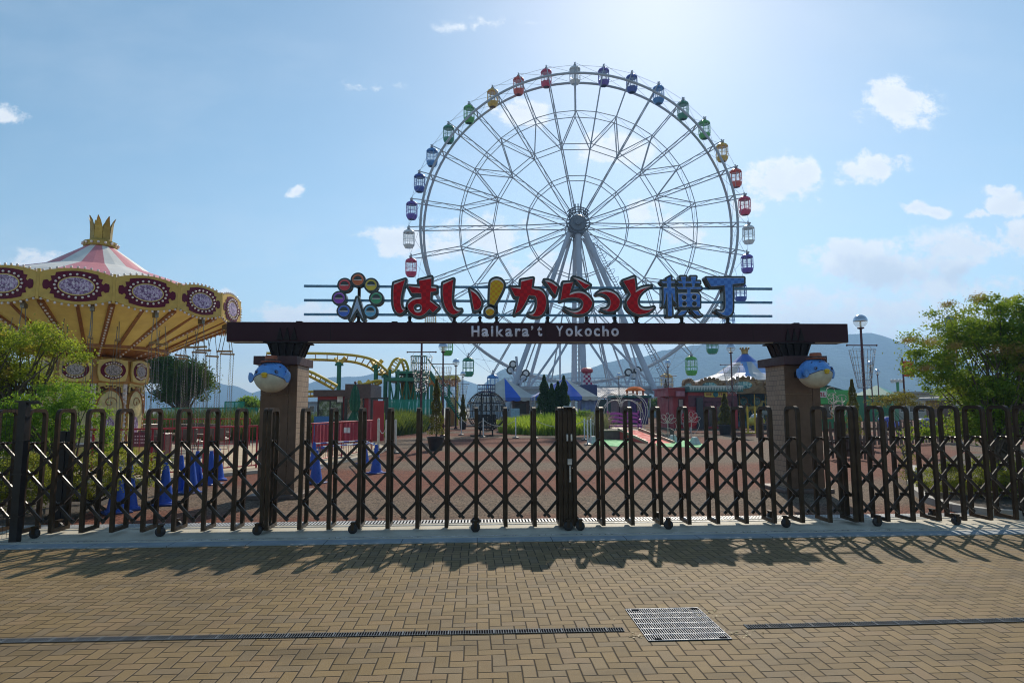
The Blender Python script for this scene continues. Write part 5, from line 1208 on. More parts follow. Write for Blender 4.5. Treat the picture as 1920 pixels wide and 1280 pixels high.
track([(500,662,50),(562,662,50),(620,663,50),(670,667,50),(703,676,50),(720,690,50.3),(730,698,50.6),(740,695,51),(748,682,51.3),(755,674,51.6),(762,680,52),(766,694,52.4)],
      [(500,674,51.4),(562,674,51.4),(620,675,51.4),(665,679,51.4),(693,689,51.4),(708,700,51.4),(722,702,51.6),(730,690,52),(738,676,52.2),(747,672,52.4),(754,680,52.8),(758,694,53.2)])
track([(560,692,46),(582,697,46),(605,708,46),(632,723,46)], [(560,699,47.2),(580,705,47.2),(602,716,47.2),(626,729,47.2)])
track([(675,722,47),(690,718,47),(705,714,47),(716,714,47)], [(675,727,48.2),(692,725,48.2),(706,721,48.2),(716,716,48.2)])
track([(520,734,52),(560,734,52),(600,734,52)], [(520,744,53),(560,743,53),(600,742,53)])
for px, yt, Y in ((636, 683, 51), (705, 688, 51), (723, 706, 51.4), (681, 727, 49)):
    p = at(px, yt, Y); m = MB(); m.tube([(p.x, Y, 0), (p.x, Y, p.z)], .17, 12); m.lathe([(.34, 0), (.34, .1), (.17, .3)], 12, (p.x, Y, p.z - .1)); m.build('column', grn, co, True, True)
    m = MB(); m.bar((p.x, Y, p.z), (p.x + .5, Y, p.z + .55), .28); m.bar((p.x, Y, p.z), (p.x - .4, Y + .4, p.z + .5), .22); m.build('saddle', yel, co, True)
m = MB(); x0, x1 = at(735, 760, CY).x, at(797, 760, CY).x; zt_, zm_ = at(770, 690, CY).z, at(770, 712, CY).z
for x in np.linspace(x0, x1, 5):
    for y in (CY - 1.5, CY + 2.5): m.tube([(x, y, 0), (x, y, zt_ - .2)], .10, 6)
for i in range(4):
    xa, xb = np.linspace(x0, x1, 5)[i:i+2]; m.tube([(xa, CY - 1.5, .3), (xb, CY - 1.5, zm_)], .055, 4); m.tube([(xb, CY - 1.5, .3), (xa, CY - 1.5, zm_)], .055, 4); m.tube([(xa, CY + 2.5, .3), (xb, CY + 2.5, zm_)], .055, 4)
m.box(x0 - .3, x1 + .2, CY - 1.7, CY + 2.7, zm_ - .15, zm_ + .1); m.box(x0 + .8, x1 - .4, CY + .4, CY + 1.8, zm_ + .1, zt_ - .5); m.box(x0 + .4, x1 + .1, CY - 1.6, CY + 2.6, zt_ - .5, zt_ - .3); m.build('station_tower', grn, co, True)
m = MB()
for i in range(9): x = x0 + 1.6 + (x1 - x0 - 1.4) * i / 8; m.tube([(x, CY - 1.7, zt_ - .3), (x, CY - 1.7, zt_ + .8)], .035, 4)
for z in (.3, .8): m.tube([(x0 + 1.6, CY - 1.7, zt_ + z), (x1 + .2, CY - 1.7, zt_ + z)], .04, 4)
for i in range(26): q = i / 26; m.box(x1 + .3 + q * 2.6, x1 + .55 + q * 2.6, CY - 1.6, CY - .4, zt_ - .4 - q * (zt_ - .8), zt_ - .3 - q * (zt_ - .8))
m.tube([(x1 + .3, CY - 1.7, zt_ + .6), (x1 + 3, CY - 1.7, 1.3)], .05, 4); m.tube([(x1 + .3, CY - 1.7, zt_ - .4), (x1 + 3, CY - 1.7, .3)], .07, 4); m.build('stairs', grn, co, True)
m = MB()
for i in range(9):
    q = i / 8; m.bar(at(752 + q * 24, 705 + q * 10, CY + 1), at(756 + q * 24, 752, CY + 1), .18)
m.build('lift_chain', paint('lift_yellow', (.40, .27, .04), .5), co, True)
def netfence(label, xa, xb, ya, yb, Y, cat='net'):
    a, b = at(xa, yb, Y), at(xb, yb, Y); zt_ = at(xa, ya, Y).z; t = thing('net_fence', label, cat, ((a.x + b.x) / 2, Y, 0), 0, 'green net fences')
    m = MB(); n = max(2, int((b.x - a.x) / 1.6))
    for i in range(n + 1): x = a.x + (b.x - a.x) * i / n; m.tube([(x, Y + .05, 0), (x, Y + .05, zt_)], .04, 5)
    m.tube([(a.x, Y + .05, zt_), (b.x, Y + .05, zt_)], .03, 4); m.build('posts', grn, t, True); m = MB(); N = n * 6
    for i in range(N): xa_ = a.x + (b.x - a.x) * i / N; xb_ = a.x + (b.x - a.x) * (i + 1) / N; m.quad((xa_, Y + .05 * math.sin(i), .1), (xb_, Y + .05 * math.sin(i + 1), .1), (xb_, Y + .03 * math.sin(i + 1), zt_), (xa_, Y + .03 * math.sin(i), zt_))
    m.build('net', glassmat('green_net', (.03, .32, .22), .72, .8), t, True)
netfence('green net fence under the coaster tower', 722, 806, 749, 790, 46.5); netfence('green net fence behind the swing ride and left pillar', 300, 482, 765, 790, 41); netfence('taller piece of green net left of the small tree', 420, 456, 753, 790, 41.6)
# red ticket booth
def booth():
    Y = 32.0; x0, x1, x2 = at(594, 800, Y).x, at(648, 800, Y).x, at(690, 800, Y).x; za, zb_ = at(600, 731, Y).z, at(670, 720, Y).z; zf = at(600, 743, Y).z
    t = thing('ticket_booth', 'small red ticket booth with brown fascia and corner windows', 'booth', ((x0 + x2) / 2, Y, 0)); rd = paint('booth_red', (.30, .020, .028), .5, 0, .12, 1); bf = paint('fascia_brown', (.085, .05, .045), .5)
    m = MB(); m.box(x0, x2, Y, Y + 3, 0, zf); w = m.build('wall', rd, t, True); m = MB(); m.box(x0 - .15, x1 + .02, Y - .25, Y + 3.2, zf + .002, za); m.box(x1, x2 + .15, Y - .32, Y + 3.2, zf - .1, zb_); m.build('fascia', bf, t, True)
    for a, b, c, d, nm in ((598, 640, 752, 790, 1), (650, 680, 746, 790, 2)):
        xa, xb, zt_, zl = at(a, 770, Y).x, at(b, 770, Y).x, at(a, c, Y).z, at(a, d, Y).z
        m = MB(); f = .07
        m.box(xa - f, xb + f, Y - .06, Y - .002, zt_, zt_ + f); m.box(xa - f, xb + f, Y - .06, Y - .002, zl - f, zl); m.box(xa - f, xa, Y - .06, Y - .002, zl, zt_); m.box(xb, xb + f, Y - .06, Y - .002, zl, zt_); m.box((xa+xb)/2 - .03, (xa+xb)/2 + .03, Y - .055, Y - .003, zl, zt_); fr = m.build('window', paint('window_frame_black', (.02, .02, .02), .4), t, True)
        m = MB(); m.box(xa, xb, Y - .02, Y - .004, zl, zt_); m.build('pane', picture('window_green%d' % nm, 2.2, ((.02, .04, .025), (.10, .17, .07), (.30, .36, .30)) if nm == 1 else ((.10, .05, .02), (.33, .22, .12), (.5, .45, .4))), fr, True)  # green reflections painted into the left pane's colour; right pane mottled brown
    m = MB(); q = at(637, 748, Y - .1); m.box(q.x - .12, q.x + .14, Y - .1, Y - .07, q.z - .14, q.z + .14); m.build('notice', MC['paper_white'], t, True)
    m = MB(); m.box(x1 - .06, x1 + .06, Y - .12, Y - .003, 0, zf - .12); m.build('corner_post', paint('window_frame_black', (.02, .02, .02), .4), t, True)
    m = MB(); m.bbox(x0 + .3, x2 - .2, Y - .55, Y - .13, .95, 1.02, .01); m.build('counter', bf, t, True)
booth()
# gateway and red door right of the booth
Y = 30.5; xa, xb = at(697, 800, Y).x, at(724, 800, Y).x; zt_ = at(700, 745, Y).z
t = thing('red_gate_door', 'tall bright red door panel in a dark frame beside the ticket booth', 'door', ((xa + xb) / 2, Y, 0)); m = MB(); m.box(xa - .08, xa + .02, Y, Y + .1, 0, zt_); m.box(xb - .06, xb + .08, Y, Y + .1, 0, zt_ + .02); m.box(xa + .02, xb - .06, Y, Y + .1, zt_ - .08, zt_); m.build('door_frame', paint('window_frame_black', (.02, .02, .02), .4), t, True)
m = MB(); m.bbox(xa + .06, xb - .1, Y - .04, Y - .005, .05, at(700, 751, Y).z, .01); m.build('door_panel', paint('door_red', (.38, .012, .02), .4, 0, .15, 1), t, True)
Y = 33.5; xa, xb = at(674, 800, Y).x, at(695, 800, Y).x; zt_ = at(700, 743, Y).z
t = thing('portal_frame', 'plain black metal portal frame left of the red door', 'frame', ((xa + xb) / 2, Y, 0)); m = MB(); m.box(xa, xa + .1, Y, Y + .1, 0, zt_); m.box(xb - .1, xb, Y, Y + .1, 0, zt_); m.box(xa + .1, xb - .1, Y, Y + .1, zt_ - .12, zt_); m.build('frame', paint('window_frame_black', (.02, .02, .02), .4), t, True)
t = thing('blue_screen', 'blue mesh sheet with pale boxes behind it, right of the left pillar', 'screen', (at(606, 800, 24).x, 24, 0)); m = MB(); m.bbox(at(588, 800, 24).x, at(623, 800, 24).x, 24, 24.03, .1, at(600, 780, 24).z, .004); m.build('sheet', glassmat('blue_mesh', (.04, .16, .42), .8, .7), t, True)
m = MB(); m.bbox(at(600, 800, 24.5).x, at(624, 800, 24.5).x, 24.4, 24.9, 0, .8, .02); m.build('box', paint('box_grey', (.35, .36, .40), .6), t, True)
# closed parasol
p = at(665, 780, 27.5); zt_ = at(665, 717, 27.5).z; t = thing('parasol', 'closed dark green parasol in front of the ticket booth', 'parasol', (p.x, 27.5, 0)); m = MB(); m.tube([(0, 0, 0), (0, 0, zt_)], .03, 8); m.ball((0, 0, zt_), .06, 8, 6); m.build('pole', polem, t)
m = MB(); n = 28; hs = [(.02, zt_ - .06), (.12, zt_ - .3), (.20, zt_ - .8), (.16, zt_ - 1.15), (.10, zt_ - 1.22), (.19, zt_ - 1.45), (.27, zt_ - 1.62)]
for (ra, za), (rb, zb_) in zip(hs[:-1], hs[1:]):
    for k in range(n):
        def q(r, z, k): a = 2*math.pi*k/n; rr = r * (1 + .22 * math.cos(a * 7)); return (rr * math.cos(a), rr * math.sin(a), z)
        m.quad(q(ra, za, k), q(rb, zb_, k), q(rb, zb_, k + 1), q(ra, za, k + 1))
m.build('canopy', paint('parasol_green', (.008, .09, .05), .7, 0, .2, 5), t, False, True)
# orange and yellow station building
Y = 56.0; xa, xb = at(790, 800, Y).x, at(860, 800, Y).x
t = thing('station_building', 'open building with long yellow and orange roof slab beyond the lamps', 'building', ((xa + xb) / 2, Y, 0)); m = MB(); m.bbox(xa, xb, Y, Y + 6, at(800, 712, Y).z, at(800, 704, Y).z, .1); m.build('roof', yel, t, True)
m = MB(); m.box(xa + .3, xb - .2, Y + .2, Y + 5.6, at(800, 721, Y).z, at(800, 712, Y).z - .003); m.build('fascia', paint('fascia_orange', (.50, .15, .02), .5), t, True)
m = MB(); m.box(at(811, 800, Y).x, at(827, 800, Y).x, Y + .6, Y + 5, at(800, 742, Y).z, at(800, 721, Y).z - .003); m.build('yellow_panel', yel, t, True)
m = MB(); m.box(at(836, 800, Y).x, at(854, 800, Y).x, Y + .4, Y + 4.5, 0, at(800, 744, Y).z); m.build('wall', paint('wall_cream', (.60, .45, .22), .6), t, True)
m = MB(); m.bbox(at(842, 800, Y).x, at(851, 800, Y).x, Y + .33, Y + .395, 0, at(800, 760, Y).z, .02); m.build('door', paint('door_orange', (.40, .15, .03), .5), t, True)
for px in (808, 829, 841, 856): m = MB(); x = at(px, 800, Y).x; m.tube([(x, Y + .3, 0), (x, Y + .3, at(800, 721, Y).z)], .14, 8); m.build('post', grn if px != 856 else yel, t, True)
# bin beside the lamp
p = gnd(802, 806); t = thing('litter_bin', 'rounded pale litter bin with dark side near the lamp', 'bin', p); m = MB(); m.bbox(-.42, .1, -.35, .35, 0, 1.05, .12); m.build('bin_body', paint('bin_dark', (.05, .06, .07), .5), t); m = MB(); m.bbox(.103, .5, -.35, .35, 0, 1.1, .1); m.build('bin_front', paint('bin_pale', (.5, .48, .5), .5), t); m = MB(); m.box(.18, .42, -.36, -.353, .75, .92); m.build('slot', potm, t)
# gold stanchions beside the red door
postw = paint('stanchion_pale', (.55, .48, .40), .4, .2); rope = paint('rope_white', (.6, .56, .5), .6)
def stanchion(px, py, lb, h=1.0, r=.03, mat=None, grp='stanchions with chains on the plaza'):
    p = gnd(px, py); t = thing('stanchion', lb, 'post', p, 0, grp); m = MB(); m.lathe([(.0, h + .04), (.03, h + .03), (r, h), (r, .06)], 10); m.build('post', mat or MC['bar_white'], t, False, True); m = MB(); m.lathe([(.0, .09), (.05, .085), (.17, .05), (.18, 0)], 16); m.build('base', potm, t, False, True); return p
def rope_(a, b, lb, h=.93, sag=.32):
    t = thing('chain', lb, 'chain', (a.x, a.y, h), 0, 'slack chains between the stanchions'); MB().tube([(a.x + (b.x-a.x)*i/14, a.y + (b.y-a.y)*i/14, h - sag * 4 * (i/14) * (1 - i/14)) for i in range(15)], .014, 5).build('links', rope, t, True)
a = stanchion(709, 842, 'gold stanchion left of the red door', 1.15, .05, postw); b = stanchion(724, 842, 'gold stanchion right of the red door', 1.1, .05, postw); stanchion(741, 850, 'grey post with green foot right of the red door', 1.15, .045, postw); rope_(a, b, 'slack white chain in front of the red door')
SP_ = [(865, 816, 'white stanchion left of the wire sphere'), (906, 820, 'white stanchion under the wire sphere'), (967, 821, 'white stanchion at the left of the grass bed'), (1004, 822, 'white stanchion in the middle of the grass bed front'), (1096, 825, 'white stanchion at the right of the grass bed'), (1102, 834, 'nearest white stanchion by the green mat'), (1108, 826, 'white stanchion behind the nearest one by the mat')]
Q = [stanchion(x, y, lb) for x, y, lb in SP_]
rope_(Q[0], Q[1], 'chain across the front of the wire sphere'); rope_(Q[1], Q[2], 'chain between the sphere and the grass bed'); rope_(Q[3], Q[4], 'long slack chain in front of the grass bed')
# ================================================================== MIDDLE: TENTS, SPHERE, BENCH GARDEN
bluec = paint('canvas_blue', (.015, .10, .52), .6, 0, .12, 1); whc = paint('canvas_white', (.50, .49, .46), .65, 0, .08, 1); tpole = paint('tent_pole', (.5, .5, .52), .4, .4)
def tent(label, xc, ya, xl, xr, ye, Y, depth, pat):
    cx = at(xc, 800, Y).x; w0, w1 = at(xl, 800, Y).x, at(xr, 800, Y).x; ze = at(xc, ye, Y).z; za = at(xc, ya, Y + depth / 2).z
    t = thing('market_tent', label, 'tent', (cx, Y, 0), 0, 'blue and white striped tents'); m = MB(); A = (cx, Y + depth * .5, za); NSt = 4
    cor = [(w0, Y, ze), (w1, Y, ze), (w1, Y + depth, ze), (w0, Y + depth, ze)]
    for i in range(4):
        a, b = Vector(cor[i]), Vector(cor[(i + 1) % 4])
        for k in range(NSt): m.cur = pat[k]; m._a([a.lerp(b, k / NSt), a.lerp(b, (k + 1) / NSt), A], [(0, 1, 2)])
    m.build('roof', [whc, bluec], t, True); m = MB()
    for i in range(4):
        a, b = Vector(cor[i]), Vector(cor[(i + 1) % 4]); N = NSt * 12
        for k in range(N):
            m.cur = pat[k // 12]; d0 = .26 + .07 * abs(math.sin(k / 6 * math.pi)); d1 = .26 + .07 * abs(math.sin((k + 1) / 6 * math.pi)); p, q = a.lerp(b, k / N), a.lerp(b, (k + 1) / N)
            m.quad(tuple(p), tuple(q), (q.x, q.y, q.z - d1), (p.x, p.y, p.z - d0))
    m.build('valance', [whc, bluec], t, True)
    for c in cor: MB().tube([(c[0] * .995 + cx * .005, c[1], 0), (c[0] * .995 + cx * .005, c[1], ze)], .04, 6).build('pole', tpole, t, True)
    return t, w0, w1, ze, cx
t, w0, w1, ze, cx = tent('smaller striped tent over a brown kiosk, left of the conifers', 948, 708, 890, 1005, 745, 56, 4.5, (0, 0, 1, 0))
wd = paint('kiosk_wood', (.10, .055, .035), .6, 0, .25, 1.5)
k = thing('kiosk', 'dark brown wooden kiosk under the left striped tent', 'kiosk', (cx + 1, 57, 0)); m = MB(); x0, x1 = at(962, 800, 57).x, at(993, 800, 57).x; m.box(x0, x1, 57, 59.5, 0, 2.3); m.build('wall', wd, k, True)
m = MB(); m.box(x0 + .2, x1 - .3, 56.95, 56.99, 1.0, 1.9); m.build('hatch', paint('hatch_dark', (.03, .02, .015), .5), k, True); m = MB(); m.bbox(x0 - .1, x1 + .1, 56.6, 56.99, .88, .98, .02); m.build('counter', paint('kiosk_pale', (.45, .38, .26), .6), k, True)
m = MB()
for i in range(4): m.ball((x0 + .5 + i * .55, 56.8, 2.22), .22, 12, 6, (1, .5, .5))
m.build('awning_scallops', paint('kiosk_pale', (.45, .38, .26), .6), k, True)
k = thing('menu_board', 'pale blue board standing before the brown kiosk', 'sign', (at(966, 800, 50).x, 50, 0)); m = MB(); m.bbox(-.35, .35, 0, .05, .75, 1.5, .02); m.build('board', paint('board_blue', (.25, .42, .55), .5), k); m = MB(); m.box(-.3, -.25, .055, .1, 0, 1.4); m.box(.25, .3, .055, .1, 0, 1.4); m.build('legs', potm, k)
t, w0, w1, ze, cx = tent('larger striped tent with hanging side sheet, right of the conifers', 1066, 708, 1003, 1122, 743, 52, 4.5, (1, 0, 1, 0))
m = MB(); N = 60
xa = at(1092, 800, 52.2).x; xb = at(1118, 800, 52.2).x
for i in range(N): p, q = xa + (xb - xa) * i / N, xa + (xb - xa) * (i + 1) / N; f = lambda u: 52.4 + .09 * math.sin(u * 9) ; m.quad((p, f(p), .15), (q, f(q), .15), (q, f(q), ze - .26), (p, f(p), ze - .26))
m.build('side_sheet', paint('sheet_blue', (.16, .22, .40), .5, 0, .3, 2), t, True)
# wire sphere with fairy lights (carriage shape) in front
Y = 36.0; c = at(912, 770, Y); r = wid(37, Y); t = thing('wire_sphere', 'round wire light sculpture with box crown and beaded lights', 'light sculpture', (c.x, Y, 0)); m = MB(); L = MB(); rr_ = random.Random(4)
for k in range(16):
    a = math.pi * k / 16; pts = [(c.x + r * math.sin(u) * math.cos(a), Y + r * math.sin(u) * math.sin(a), c.z + r * math.cos(u)) for u in [2 * math.pi * i / 36 for i in range(36)]]; m.tube(pts, .014, 4, True)
    for p in pts:
        if rr_.random() < .55: L.ball((p[0] + rr_.uniform(-.05, .05), p[1], p[2] + rr_.uniform(-.05, .05)), .024, 5, 3)
for q in (-.8, -.4, 0, .4, .8): z = c.z + r * q; s_ = r * math.sqrt(1 - q * q); m.tube([(c.x + s_ * math.cos(2*math.pi*i/28), Y + s_ * math.sin(2*math.pi*i/28), z) for i in range(28)], .016, 4, True)
m.build('wire_frame', paint('wire_black', (.03, .03, .035), .5, .5), t, True); L.build('fairy_lights', paint('beads', (.35, .30, .25), .3), t, True)['kind'] = 'stuff'
m = MB(); zc = at(912, 742, Y).z; bw = wid(16, Y)
for i in range(9): x = c.x - bw + 2 * bw * i / 8; m.tube([(x, Y - .4, c.z + r * .86), (x, Y - .4, zc + .62)], .012, 4); m.tube([(x, Y + .4, c.z + r * .86), (x, Y + .4, zc + .62)], .012, 4)
for z in (0, .2, .4, .62):
    m.tube([(c.x - bw, Y - .4, zc + z), (c.x + bw, Y - .4, zc + z), (c.x + bw, Y + .4, zc + z), (c.x - bw, Y + .4, zc + z)], .014, 4, True)
m.build('box_crown', paint('wire_navy', (.05, .06, .16), .5, .2), t, True)
m = MB()
for s in (-1, 1): m.tube([(c.x + s * .35, Y, 0), (c.x + s * .25, Y, c.z + r)], .045, 6)
m.bbox(c.x - .55, c.x + .55, Y - .3, Y + .4, .42, .50, .01); m.bbox(c.x - .55, c.x + .55, Y + .4, Y + .46, .6, 1.2, .01); m.tube([(c.x - .9, Y, .03), (c.x + .9, Y, .03)], .05, 6); m.build('seat_frame', paint('wire_black', (.03, .03, .035), .5, .5), t, True)
# flower garden: platform, red ramp, green mats, bench, heart arches
matg = paint('mat_green', (.09, .42, .14), .8, 0, .2, 2, .4)
for lb, pts in (('bright green mat left of the red ramp', ((1105, 834), (1170, 838), (1180, 826), (1118, 823))), ('bright green mat right of the red ramp', ((1232, 838), (1328, 839), (1300, 824), (1228, 824)))):
    q = g_(*pts); m = MB(); n = len(q); m._a([(p.x, p.y, .0) for p in q] + [(p.x, p.y, .02) for p in q], [tuple(range(n, 2 * n))] + [(i, (i+1) % n, (i+1) % n + n, i + n) for i in range(n)]); o = m.build('green_mat', matg); tag(o, lb, 'mat', 'green mats in the photo garden')
a, b, c_, d = g_((1180, 837), (1222, 838), (1194, 822), (1168, 822)); px0, px1 = at(1134, 800, 31).x, at(1200, 800, 31).x
t = thing('photo_platform', 'brown box platform with red carpet ramp under the purple bench', 'platform', ((px0 + px1) / 2, 33, 0)); H = .42; yb = 31.2
m = MB(); m.box(px0, px1, yb, yb + 4.2, 0, H); m.build('deck', paint('deck_brown', (.16, .10, .085), .7), t, True); m = MB(); m.box(px0 - .04, px1 + .04, yb - .04, yb + 4.24, H + .003, H + .05); m.build('deck_edge', paint('deck_edge', (.40, .30, .20), .6), t, True)
rx0, rx1 = at(1163, 800, 31).x, at(1196, 800, 31).x; m = MB(); m._a([(rx0 + .5, yb - 3.6, .012), (rx1 + .65, yb - 3.6, .012), (rx1, yb - .05, H + .04), (rx0, yb - .05, H + .04), (rx0 + .5, yb - 3.6, 0), (rx1 + .65, yb - 3.6, 0), (rx1, yb - .05, 0), (rx0, yb - .05, 0)], [(0, 1, 2, 3), (0, 3, 7, 4), (1, 5, 6, 2), (0, 4, 5, 1)]); m.build('ramp', paint('ramp_red', (.62, .09, .075), .8, 0, .1, 2, .3), t, True)
m = MB(); m.bar((rx0 + .42, yb - 3.6, .05), (rx0 - .08, yb - .05, H + .1), .05, .12); m.bar((rx1 + .73, yb - 3.6, .05), (rx1 + .08, yb - .05, H + .1), .05, .12); m.build('ramp_edging', paint('deck_edge', (.40, .30, .20), .6), t, True)
bp = paint('bench_purple', (.46, .07, .34), .45, 0, .12, 4); Y = 33.3; bx0, bx1 = at(1140, 800, Y).x, at(1201, 800, Y).x; z0 = H + .05
t = thing('park_bench', 'purple bench with wavy backrest boards on the platform', 'bench', ((bx0 + bx1) / 2, Y, z0)); zs = at(1170, 797, Y).z; ztop = at(1170, 775, Y).z
m = MB(); m.bbox(bx0 - .02, bx1 + .02, Y - .28, Y + .2, zs - .05, zs, .01); m.build('seat', bp, t, True)
for j in range(3):
    zc = zs + (ztop - zs) * (.22 + j * .33); m = MB(); N = 32; w_ = (bx1 - bx0)
    P_ = [(bx0 + w_ * i / N, zc + .08 * abs(math.sin(2 * math.pi * i / N)) * 1.0 + .07) for i in range(N + 1)] + [(bx1 - w_ * i / N, zc + .08 * abs(math.sin(2 * math.pi * (N - i) / N)) * .8 - .05) for i in range(N + 1)]
    m.prism(P_, Y + .2, Y + .24); m.build('backrest', bp, t, True)
for x in (bx0, bx1 - .08):
    for y in (Y - .26, Y + .2): m = MB(); m.box(x, x + .08, y, y + .07, z0, zs - .051 if y < Y else zs + .75); m.build('leg', bp, t, True)
    m = MB(); m.bar((x + .04, Y - .25, zs + .28), (x + .04, Y + .23, zs + .33), .07, .04); m.bar((x + .04, Y - .24, zs), (x + .04, Y - .24, zs + .28), .05); m.build('armrest', bp, t, True)
wh = paint('arch_wire', (.62, .55, .48), .4, .2)
def heart(label, xl, xm, xr, yt, ym, Y, r=.02):
    t = thing('heart_arch', label, 'arch', (at(xm, 800, Y).x, Y, 0), 0, 'pale wire heart arches'); pts = []
    for (xa, xb, sg) in ((xl, xm, 0), (xm, xr, 1)):
        c0 = [(xa, 800), (xa - 2 if not sg else xa, ym + 10)] if not sg else []
        n = 12
        if not sg: arr = [(xa + (xb - xa) * (1 - math.cos(math.pi * i / n)) / 2 , ym - (ym - yt) * math.sin(math.pi * i / n) ** .8 + (18 * (1 - i / n) ** 2)) for i in range(n + 1)]
        else: arr = [(xa + (xb - xa) * (1 - math.cos(math.pi * i / n)) / 2, ym - (ym - yt) * math.sin(math.pi * i / n) ** .8 + (18 * (i / n) ** 2)) for i in range(n + 1)]
        pts += arr
    P_ = [at(x, y, Y) for x, y in pts]; bl_, br_ = Vector((P_[0].x + .25, Y, 0)), Vector((P_[-1].x - .35, Y, 0)); m = MB()
    m.tube([bl_] + P_ + [br_], r, 6); m.tube([bl_ + Vector((0, .5, 0))] + [p + Vector((0, .5, 0)) for p in P_] + [br_ + Vector((0, .5, 0))], r, 6)
    for p in P_[::3]: m.tube([p, p + Vector((0, .5, 0))], .015, 4)
    m.build('frame', wh, t, True); return t
heart('larger pale wire heart arch behind the purple bench', 1119, 1163, 1215, 734, 756, 36.5); heart('smaller pale wire heart arch right over the purple bench', 1132, 1166, 1206, 746, 762, 34.6, .017)
def wireflower(label, px, pyt, pyb, Y, r):
    p = at(px, pyt, Y); zb_ = 0; t = thing('wire_flower', label, 'ornament', (p.x, Y, 0), 0, 'pale wire flowers in the photo garden'); m = MB(); m.tube([(0, 0, 0), (0, 0, p.z)], .018, 5); m.build('stem', wh, t); m = MB()
    for k in range(5):
        a = -1.2 + .6 * k; d = Vector((math.sin(a), 0, math.cos(a))); c = Vector((0, 0, p.z)) + d * r * .55; e = Vector((d.z, 0, -d.x)); m.tube([c + d * r * .5 * math.cos(u) + e * r * .22 * math.sin(u) for u in [2*math.pi*i/14 for i in range(14)]], .011, 4, True)
    m.build('petals', wh, t); m = MB()
    for s in (-1, 1): m.tube([(s * (.03 + .4 * math.sin(u)), 0, .1 + .35 * u) for u in (0, .5, 1, 1.5, 2)], .011, 4)
    m.build('leaves', wh, t)
wireflower('pale wire flower left of the purple bench by the posts', 1112, 795, 830, 32, .42); wireflower('pale wire flower standing on the right green mat', 1252, 792, 832, 31, .45); wireflower('pale wire flower right of the one on the green mat', 1296, 790, 830, 33, .5)
m_ = leafmat('wire_bush', (.30, .27, .12), (.42, .38, .2), None, .3)
rs = np.random.RandomState(9); t = thing('ornamental_grass', 'pale yellow ornamental grass clump left of the purple bench', 'plant', (at(1122, 800, 33).x, 33, 0)); grass_o = None
n = 900; b0 = np.array([at(1122, 800, 33).x, 33, 0]); d = rs.normal(size=(n, 3)) * np.array([.35, .3, .1]); top = b0 + d + np.array([0, 0, 1]) * (.5 + rs.random((n, 1)) * .8); w = np.array([.012, 0, 0]); base_ = b0 + d * .3
quadmesh('blades', np.stack([base_ - w, base_ + w, top + w * .4, top - w * .4], 1), m_, t)
stone_w = paint('lamp_stone', (.50, .50, .50), .6)
for lb, px, py in (('pale wedge floor light at left of the right green mat', 1262, 829), ('pale wedge floor light at right end of the green mat', 1303, 834), ('pale wedge floor light on the left green mat', 1112, 832)):
    p = gnd(px, py); t = thing('floor_light', lb, 'floor light', p, .3, 'pale wedge floor lights on the green mats'); m = MB(); m.lathe([(.26, 0.021), (.25, .05), (.12, .32), (.07, .34), (0, .34)], 4, phase=.78); m.build('housing', stone_w, t); m = MB(); m.lathe([(.275, 0.0), (.275, .02)], 4, phase=.78); m.build('foot', potm, t)
rail_low = paint('low_rail', (.10, .09, .09), .5, .4)
railing('low dark railing right of the red ramp', [(rx1 + .9, yb - 3), (rx1 + 1.5, yb - .5), (rx1 + 1.6, yb + 3)], .55, 'low_fence', .16, rail_low, .06, 'dark low fences', .015, .008)
# ================================================================== BACKGROUND ROW UNDER THE WHEEL
def block(name, label, cat, px0, px1, pyt, Y, depth, mat, roofm=None, group=None, z0=0, extra=None, over=.3):
    x0, x1 = at(px0, 800, Y).x, at(px1, 800, Y).x; zt_ = at((px0 + px1) / 2, pyt, Y).z; t = thing(name, label, cat, ((x0 + x1) / 2, Y, 0), 0, group)
    w = MB().box(x0, x1, Y, Y + depth, z0, zt_ - .25).build('wall', mat, t, True); MB().bbox(x0 - over, x1 + over, Y - over, Y + depth + over, zt_ - .248, zt_, .04).build('roof', roofm or mat, t, True)
    return t, x0, x1, zt_
def window(t, x0, x1, z0, z1, Y, fm, pm_, n=1):
    m = MB(); f = .06; m.box(x0 - f, x1 + f, Y - .06, Y - .003, z1, z1 + f); m.box(x0 - f, x1 + f, Y - .06, Y - .003, z0 - f, z0); m.box(x0 - f, x0, Y - .06, Y - .003, z0, z1); m.box(x1, x1 + f, Y - .06, Y - .003, z0, z1)
    for i in range(1, n): x = x0 + (x1 - x0) * i / n; m.box(x - .025, x + .025, Y - .055, Y - .003, z0, z1)
    w = m.build('window', fm, t, True); MB().box(x0, x1, Y - .02, Y - .004, z0, z1).build('pane', pm_, w, True)
roofw = paint('roof_pale', (.33, .33, .36), .7, 0, .3, 1.2, 0, .2); dglass = paint('dark_glass', (.02, .03, .035), .08)
